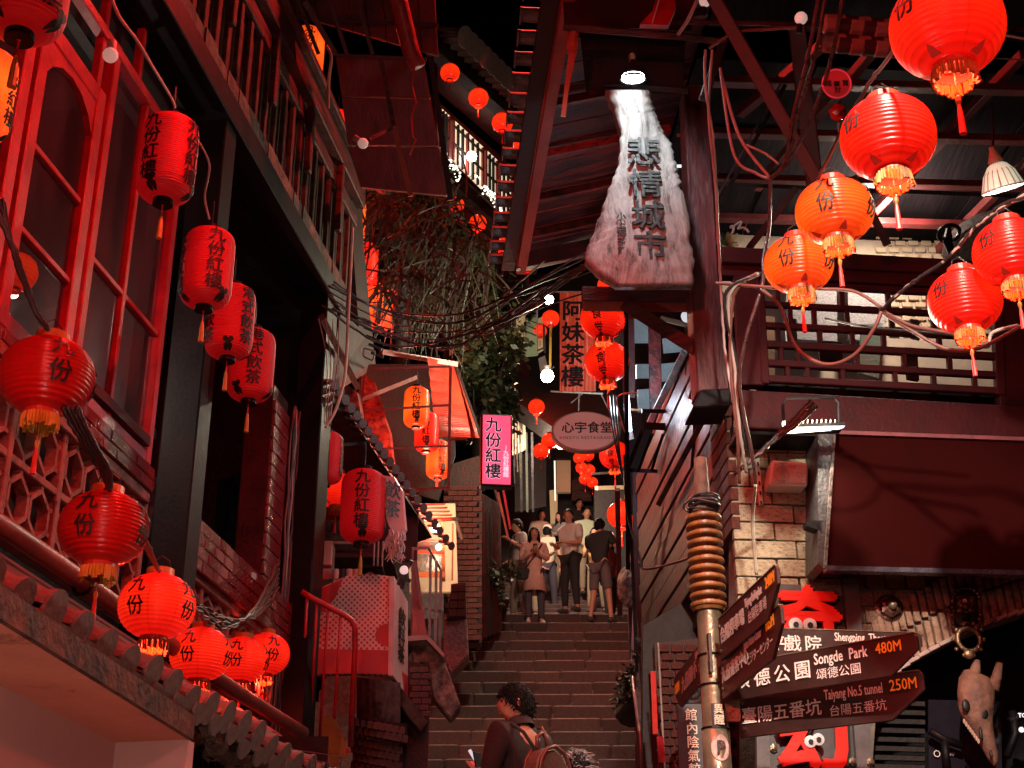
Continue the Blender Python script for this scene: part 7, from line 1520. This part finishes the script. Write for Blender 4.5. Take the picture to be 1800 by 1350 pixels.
for i in range(900):
    a = rnd.uniform(0, 6.28); bk = .5 + .5 * math.sin(a); cov = .36 + .28 * min(1, bk * 2) + .15 * max(0, bk * 2 - 1); th = math.pi * (1 - cov * rnd.uniform(.05, 1.03) ** .6)
    d_ = V((math.sin(th) * math.cos(a), math.sin(th) * math.sin(a), -math.cos(th))); p0 = V((d_.x * .086, d_.y * .105, d_.z * .127)); tg = V((d_.x * .3, d_.y * .3, -.9 + .5 * abs(d_.z))) + V((rnd.gauss(0, .5), rnd.gauss(0, .5), rnd.gauss(0, .3))); p1 = p0 * 1.02 + tg * .01; p2 = p0 * 1.02 + tg * .019
    mb.tube([hc_ + rt2 @ p0, hc_ + rt2 @ p1, hc_ + rt2 @ p2], [.004, .003, .001], 4)
tag(mb.build('hair_strands', hair_m, fg, raw=True), kind='stuff')
f2p = at(1017, 1338, 8.6); t = person(V((f2p.x, f2p.y, f2p.z - 1.52)), math.pi, 1.55, 'person with tousled grey streaked hair at the bottom edge beside the backpack', blackc, navyc, 'down', 'short')
mb = MB()
for i in range(260):
    a = rnd.uniform(0, 6.28); e_ = rnd.uniform(-.1, 1.3); d_ = V((math.cos(a) * math.cos(e_), math.sin(a) * math.cos(e_), math.sin(e_))); p0 = V((0, -.03, 1.625)) * (1.55 / 1.72) + V((d_.x * .075, d_.y * .09, d_.z * .11)); p1 = p0 + d_ * .03 + V((rnd.gauss(0, .02), rnd.gauss(0, .02), -.02 + rnd.uniform(0, .02))); mb.tube([p0, (p0 + p1) / 2 + d_ * .01, p1], [.004, .003, .001], 4)
o = mb.build('hair_tufts', pm('hair_grey', (.45, .4, .4), (.02, .018, .018), 25, .4, .1), t, raw=True)
# ------------------------------------------------------------------ cables
def cable(pts, r, m, label, group='loose cables', sag=0, n=10, name='cable', wob=0):
    P = [at(*p) for p in pts]; out = []
    for i in range(len(P) - 1):
        a, b_ = P[i], P[i + 1]; p0 = P[i - 1] if i else a; p3 = P[i + 2] if i + 2 < len(P) else b_
        for k in range(n):
            u = k / n; q = .5 * ((2 * a) + (b_ - p0) * u + (2 * p0 - 5 * a + 4 * b_ - p3) * u * u + (3 * a - p0 - 3 * b_ + p3) * u ** 3); q.z -= sag * math.sin(math.pi * (i + u) / (len(P) - 1)); 
            if wob: q += V((rnd.gauss(0, wob), 0, rnd.gauss(0, wob)))
            out.append(q)
    out.append(P[-1]); o = MB().tube(out, r, 6).build(name, m, smooth=True); return tag(o, label, 'cable', group)
cable([(1192, 60, 11), (1206, 40, 10.9), (1222, 8, 10.8), (1228, -10, 10.8)], .016, white_metal, 'twisted white wire at the top centre')
cable([(1240, 88, 10.7), (1240, 150, 10.6), (1254, 250, 10.6), (1262, 400, 10.6), (1268, 520, 10.5), (1275, 620, 10.4), (1292, 720, 10.3)], .011, white_metal, 'pale cable running down the corner post', wob=.002)
cable([(1252, 88, 10.7), (1246, 200, 10.6), (1258, 330, 10.6), (1262, 430, 10.6)], .011, cable_g, 'thinner grey cable on the corner post')
cable([(1268, 130, 10.5), (1300, 240, 10.2), (1353, 312, 10)], .012, white_metal, 'white wire slanting from the truss to the cable knot, upper'); cable([(1266, 120, 10.5), (1290, 270, 10.2), (1330, 305, 10.1), (1353, 314, 10)], .011, white_metal, 'white wire slanting from the truss to the cable knot, lower'); cable([(1312, 255, 10.2), (1345, 270, 10.1), (1368, 288, 10)], .009, white_metal, 'short white wire above the cable knot')
for i, (a, lb) in enumerate((((1440, -10, 9), 'left dark reddish cable sweeping from the top to the knot'), ((1452, -10, 9.1), 'middle dark reddish cable sweeping from the top to the knot'), ((1482, -10, 9), 'right dark reddish cable sweeping from the top to the knot'))):
    cable([a, (a[0] - 20, 100, 9.3), (a[0] - 45 - 4 * i, 200, 9.7), (1380 + i * 3, 285, 9.9), (1354, 314, 10)], .014, pm('cable_dark', (.1, .04, .04), (.04, .02, .02), 20, .3, .3), lb, wob=.001)
cable([(1354, 314, 10), (1352, 400, 10), (1342, 455, 9.8), (1340, 500, 9.6), (1310, 600, 9.6), (1300, 680, 9.7), (1322, 800, 9.8), (1328, 850, 9.9)], .013, pm('cable_dark', (.1, .04, .04)), 'brown cable from the knot down past the balcony to the bricks')
cable([(1328, 850, 9.9), (1323, 920, 10.2), (1330, 1010, 10.3)], .012, pm('cord_white', (.8, .75, .6)), 'white cord hanging down the lit brick wall')
for i in range(3): cable([(1330 + 4 * i, 480, 9.6), (1290 - 8 * i, 520, 9.7), (1284 + 6 * i, 640, 9.8), (1296 + 5 * i, 760, 9.8), (1300 + i * 12, 850 - 20 * i, 9.9)], .012, [cable_r, cable_g, cable_b][i], ['rosy cable beside the corner post, first of three', 'grey cable beside the corner post, second of three', 'black cable beside the corner post, third of three'][i], wob=.002)
cable([(1340, 510, 9.5), (1372, 540, 9.5), (1400, 610, 9.5), (1450, 640, 9.4), (1500, 625, 9.3), (1535, 580, 9.2), (1550, 545, 9.2)], .013, cable_r, 'thick pinkish cable looping low across the lattice')
cable([(1258, 498, 9.8), (1290, 500, 9.7), (1350, 505, 9.5), (1430, 508, 9.4), (1500, 512, 9.3), (1548, 540, 9.2)], .012, cable_r, 'pinkish cable crossing high over the lattice')
cable([(1550, 545, 9.2), (1600, 572, 9.2), (1680, 588, 9.2), (1700, 600, 9.2)], .013, cable_r, 'pinkish cable from the lattice knot towards the lanterns'); cable([(1550, 548, 9.2), (1600, 580, 9.2), (1660, 612, 9.1), (1720, 612, 9), (1800, 570, 8.8)], .013, cable_r, 'thick cable drooping below the right lantern'); cable([(1700, 595, 9.1), (1735, 610, 9), (1745, 585, 9), (1790, 572, 8.9)], .012, cable_g, 'pale kinked cable at the far right of the lattice')
cable([(1450, 560, 9.6), (1530, 575, 9.5), (1640, 585, 9.5), (1690, 588, 9.5)], .008, cable_b, 'thin black wire across the lattice')
for i in range(3): cable([(1548, 545, 9.2), (1600, 500, 9), (1665, 455, 8.8), (1715, 400, 8.6), (1760, 370 - 4 * i, 8.4), (1810, 330 + 8 * i, 8.2)], .008 + .003 * i, [cable_b, cable_g, cable_b][i], ['black wire holding the right lanterns, upper strand', 'grey wire holding the right lanterns, middle strand', 'black wire holding the right lanterns, lower strand'][i], wob=.002)
cable([(1410, 395, 8.9), (1445, 300, 7.9), (1520, 160, 7.0), (1566, 95, 6.4), (1640, -30, 5.6)], .01, cable_b, 'black wire carrying the large lanterns at the upper right', wob=.002)
# stub bracket of twisted cables under balcony
for i in range(7): cable([(1290 + i * 4, 835 - i * 3, 10), (1340 + i * 3, 790 - i * 2, 10), (1385 + i * 3, 745, 10), (1425 + i * 2, 703 + i * 2, 10)], .011, [cable_b, cable_r, steel_d][i % 3], 'cable in the twisted bundle rising under the balcony beam', 'twisted cable bundle under the balcony', wob=.004)
# left: bundles carrying the lanterns
for i in range(5): cable([(-20 + 6 * i, 350, 6.4), (30, 450 + 4 * i, 6.4), (62, 545, 6.45), (85, 580, 6.5)], .01, cable_b, 'black wire of the bundle above the nearest left lantern', 'wire bundle carrying the left lanterns', wob=.003)
for i in range(4): cable([(110 + 8 * i, 715, 6.5), (145 + 7 * i, 780, 6.6), (180 + 4 * i, 830, 6.8), (192, 862, 6.9)], .013, cable_b, 'black wire of the bundle between the two unlit lanterns', 'wire bundle carrying the left lanterns', wob=.003)
for i in range(3): cable([(235 + 6 * i, 925, 7.1), (262 + 3 * i, 975, 7.6), (280, 1005, 8.0)], .009, cable_r, 'reddish wire of the bundle above the brightest left lantern', 'wire bundle carrying the left lanterns', wob=.002)
for i in range(8): cable([(300 + 4 * i, 1020 + i * 2, 8.6), (350, 1062 + 3 * i, 9.6), (400, 1085 + 3 * i, 10.6), (450, 1085 - 3 * i, 11.6), (490, 1040 - 8 * i, 12.6)], .01, [cable_b, cable_r, cable_b][i % 3], 'wire in the tangle over the three small left lanterns', 'wire tangle by the black post', wob=.006)
cable([(194, -10, 7), (210, 30, 7), (240, 70, 7.2), (270, 120, 7.6), (300, 170, 8.2), (308, 188, 8.5)], .008, cable_g, 'pale wavy wire above the longest left lantern')
cable([(350, 250, 9), (368, 290, 9.2), (360, 345, 9.4), (368, 385, 9.5)], .007, cable_g, 'short kinked wire between the first two long lanterns')
cable([(620, 400, 13.6), (612, 560, 13.5), (606, 660, 13.4), (590, 720, 13.3), (572, 752, 13.2)], .014, pm('cord_white', (.8, .75, .6)), 'white hose curving down beside the black post')
cable([(573, 80, 12.4), (582, 100, 12.4), (578, 140, 12.5), (577, 190, 12.6)], .014, pm('cord_orange', (.5, .2, .12)), 'orange brown wire beside the top balcony lantern')
for i in range(4): cable([(560 + 12 * i, 560, 13.8), (575 + 6 * i, 640, 13.7), (570 + 3 * i, 745, 13.5)], .005, cable_g, 'thin straight wire beside the white hose', 'thin wires by the black post')
for i in range(9):
    y0_ = 515 + rnd.uniform(-25, 50); y1_ = 455 + rnd.uniform(-40, 60); x1 = rnd.choice([1030, 1035, 1040, 960, 900])
    cable([(560 + rnd.uniform(-5, 30), y0_, 14), (680, y0_ + 40 + rnd.uniform(0, 30), 14.6), (800, y0_ + 55 + rnd.uniform(-5, 25), 14.8), (900, (y0_ + y1_) / 2 + 35, 14.4), (x1, y1_ + (1035 - x1) * .3, 13.6)], .008 + .004 * (i % 3 == 0), [cable_b, cable_b, pm('cable_brown', (.14, .06, .05))][i % 3], 'black sagging power line crossing the lane below the palm leaves', 'power lines crossing the lane', wob=.003)
for i in range(5): cable([(850 + rnd.uniform(-20, 20), 580 + i * 5, 15), (930, 530 + i * 4, 14.4), (1000, 480 + 3 * i, 13.6), (1045, 455 + 2 * i, 13)], .008, [cable_b, pm('cable_brown', (.14, .06, .05))][i % 2], 'power line fanning out from the tip of the driftwood slab', 'power lines at the slab', wob=.004)
cable([(1098, 800, 13), (1102, 900, 13.5), (1125, 980, 13.4), (1135, 1000, 13.3), (1200, 985, 12.6), (1215, 975, 12.4)], .012, cable_b, 'black cable drooping across the clapboards')
cable([(1120, 690, 13.5), (1085, 700, 13.6), (1098, 760, 13.6)], .007, cable_g, 'thin wire near the tube light')
for i in range(3): cable([(1070 + i * 6, 690, 13.6), (1078 + 4 * i, 760, 14.5), (1094, 840, 15)], .008, cable_b, 'black wire beside the lower round lantern', 'wires by the tube light')
cable([(1246, 85, 10.8), (1290, 58, 10.7), (1340, 52, 10.5), (1400, 48, 10.2)], .012, cable_r, 'pink cord arching to the small globe bulb')
cable([(1670, 70, 9), (1740, 60, 9), (1800, 68, 9)], .008, white_metal, 'pale wire behind the largest lantern')
for i, (a, b_) in enumerate((((82, 575, 6.65), (60, 548, 6.5)), ((182, 862, 7.0), (195, 850, 6.9)))): cable([a, b_], .006, cable_b, ['short tie wire on the nearest unlit lantern', 'short tie wire on the second unlit lantern'][i])
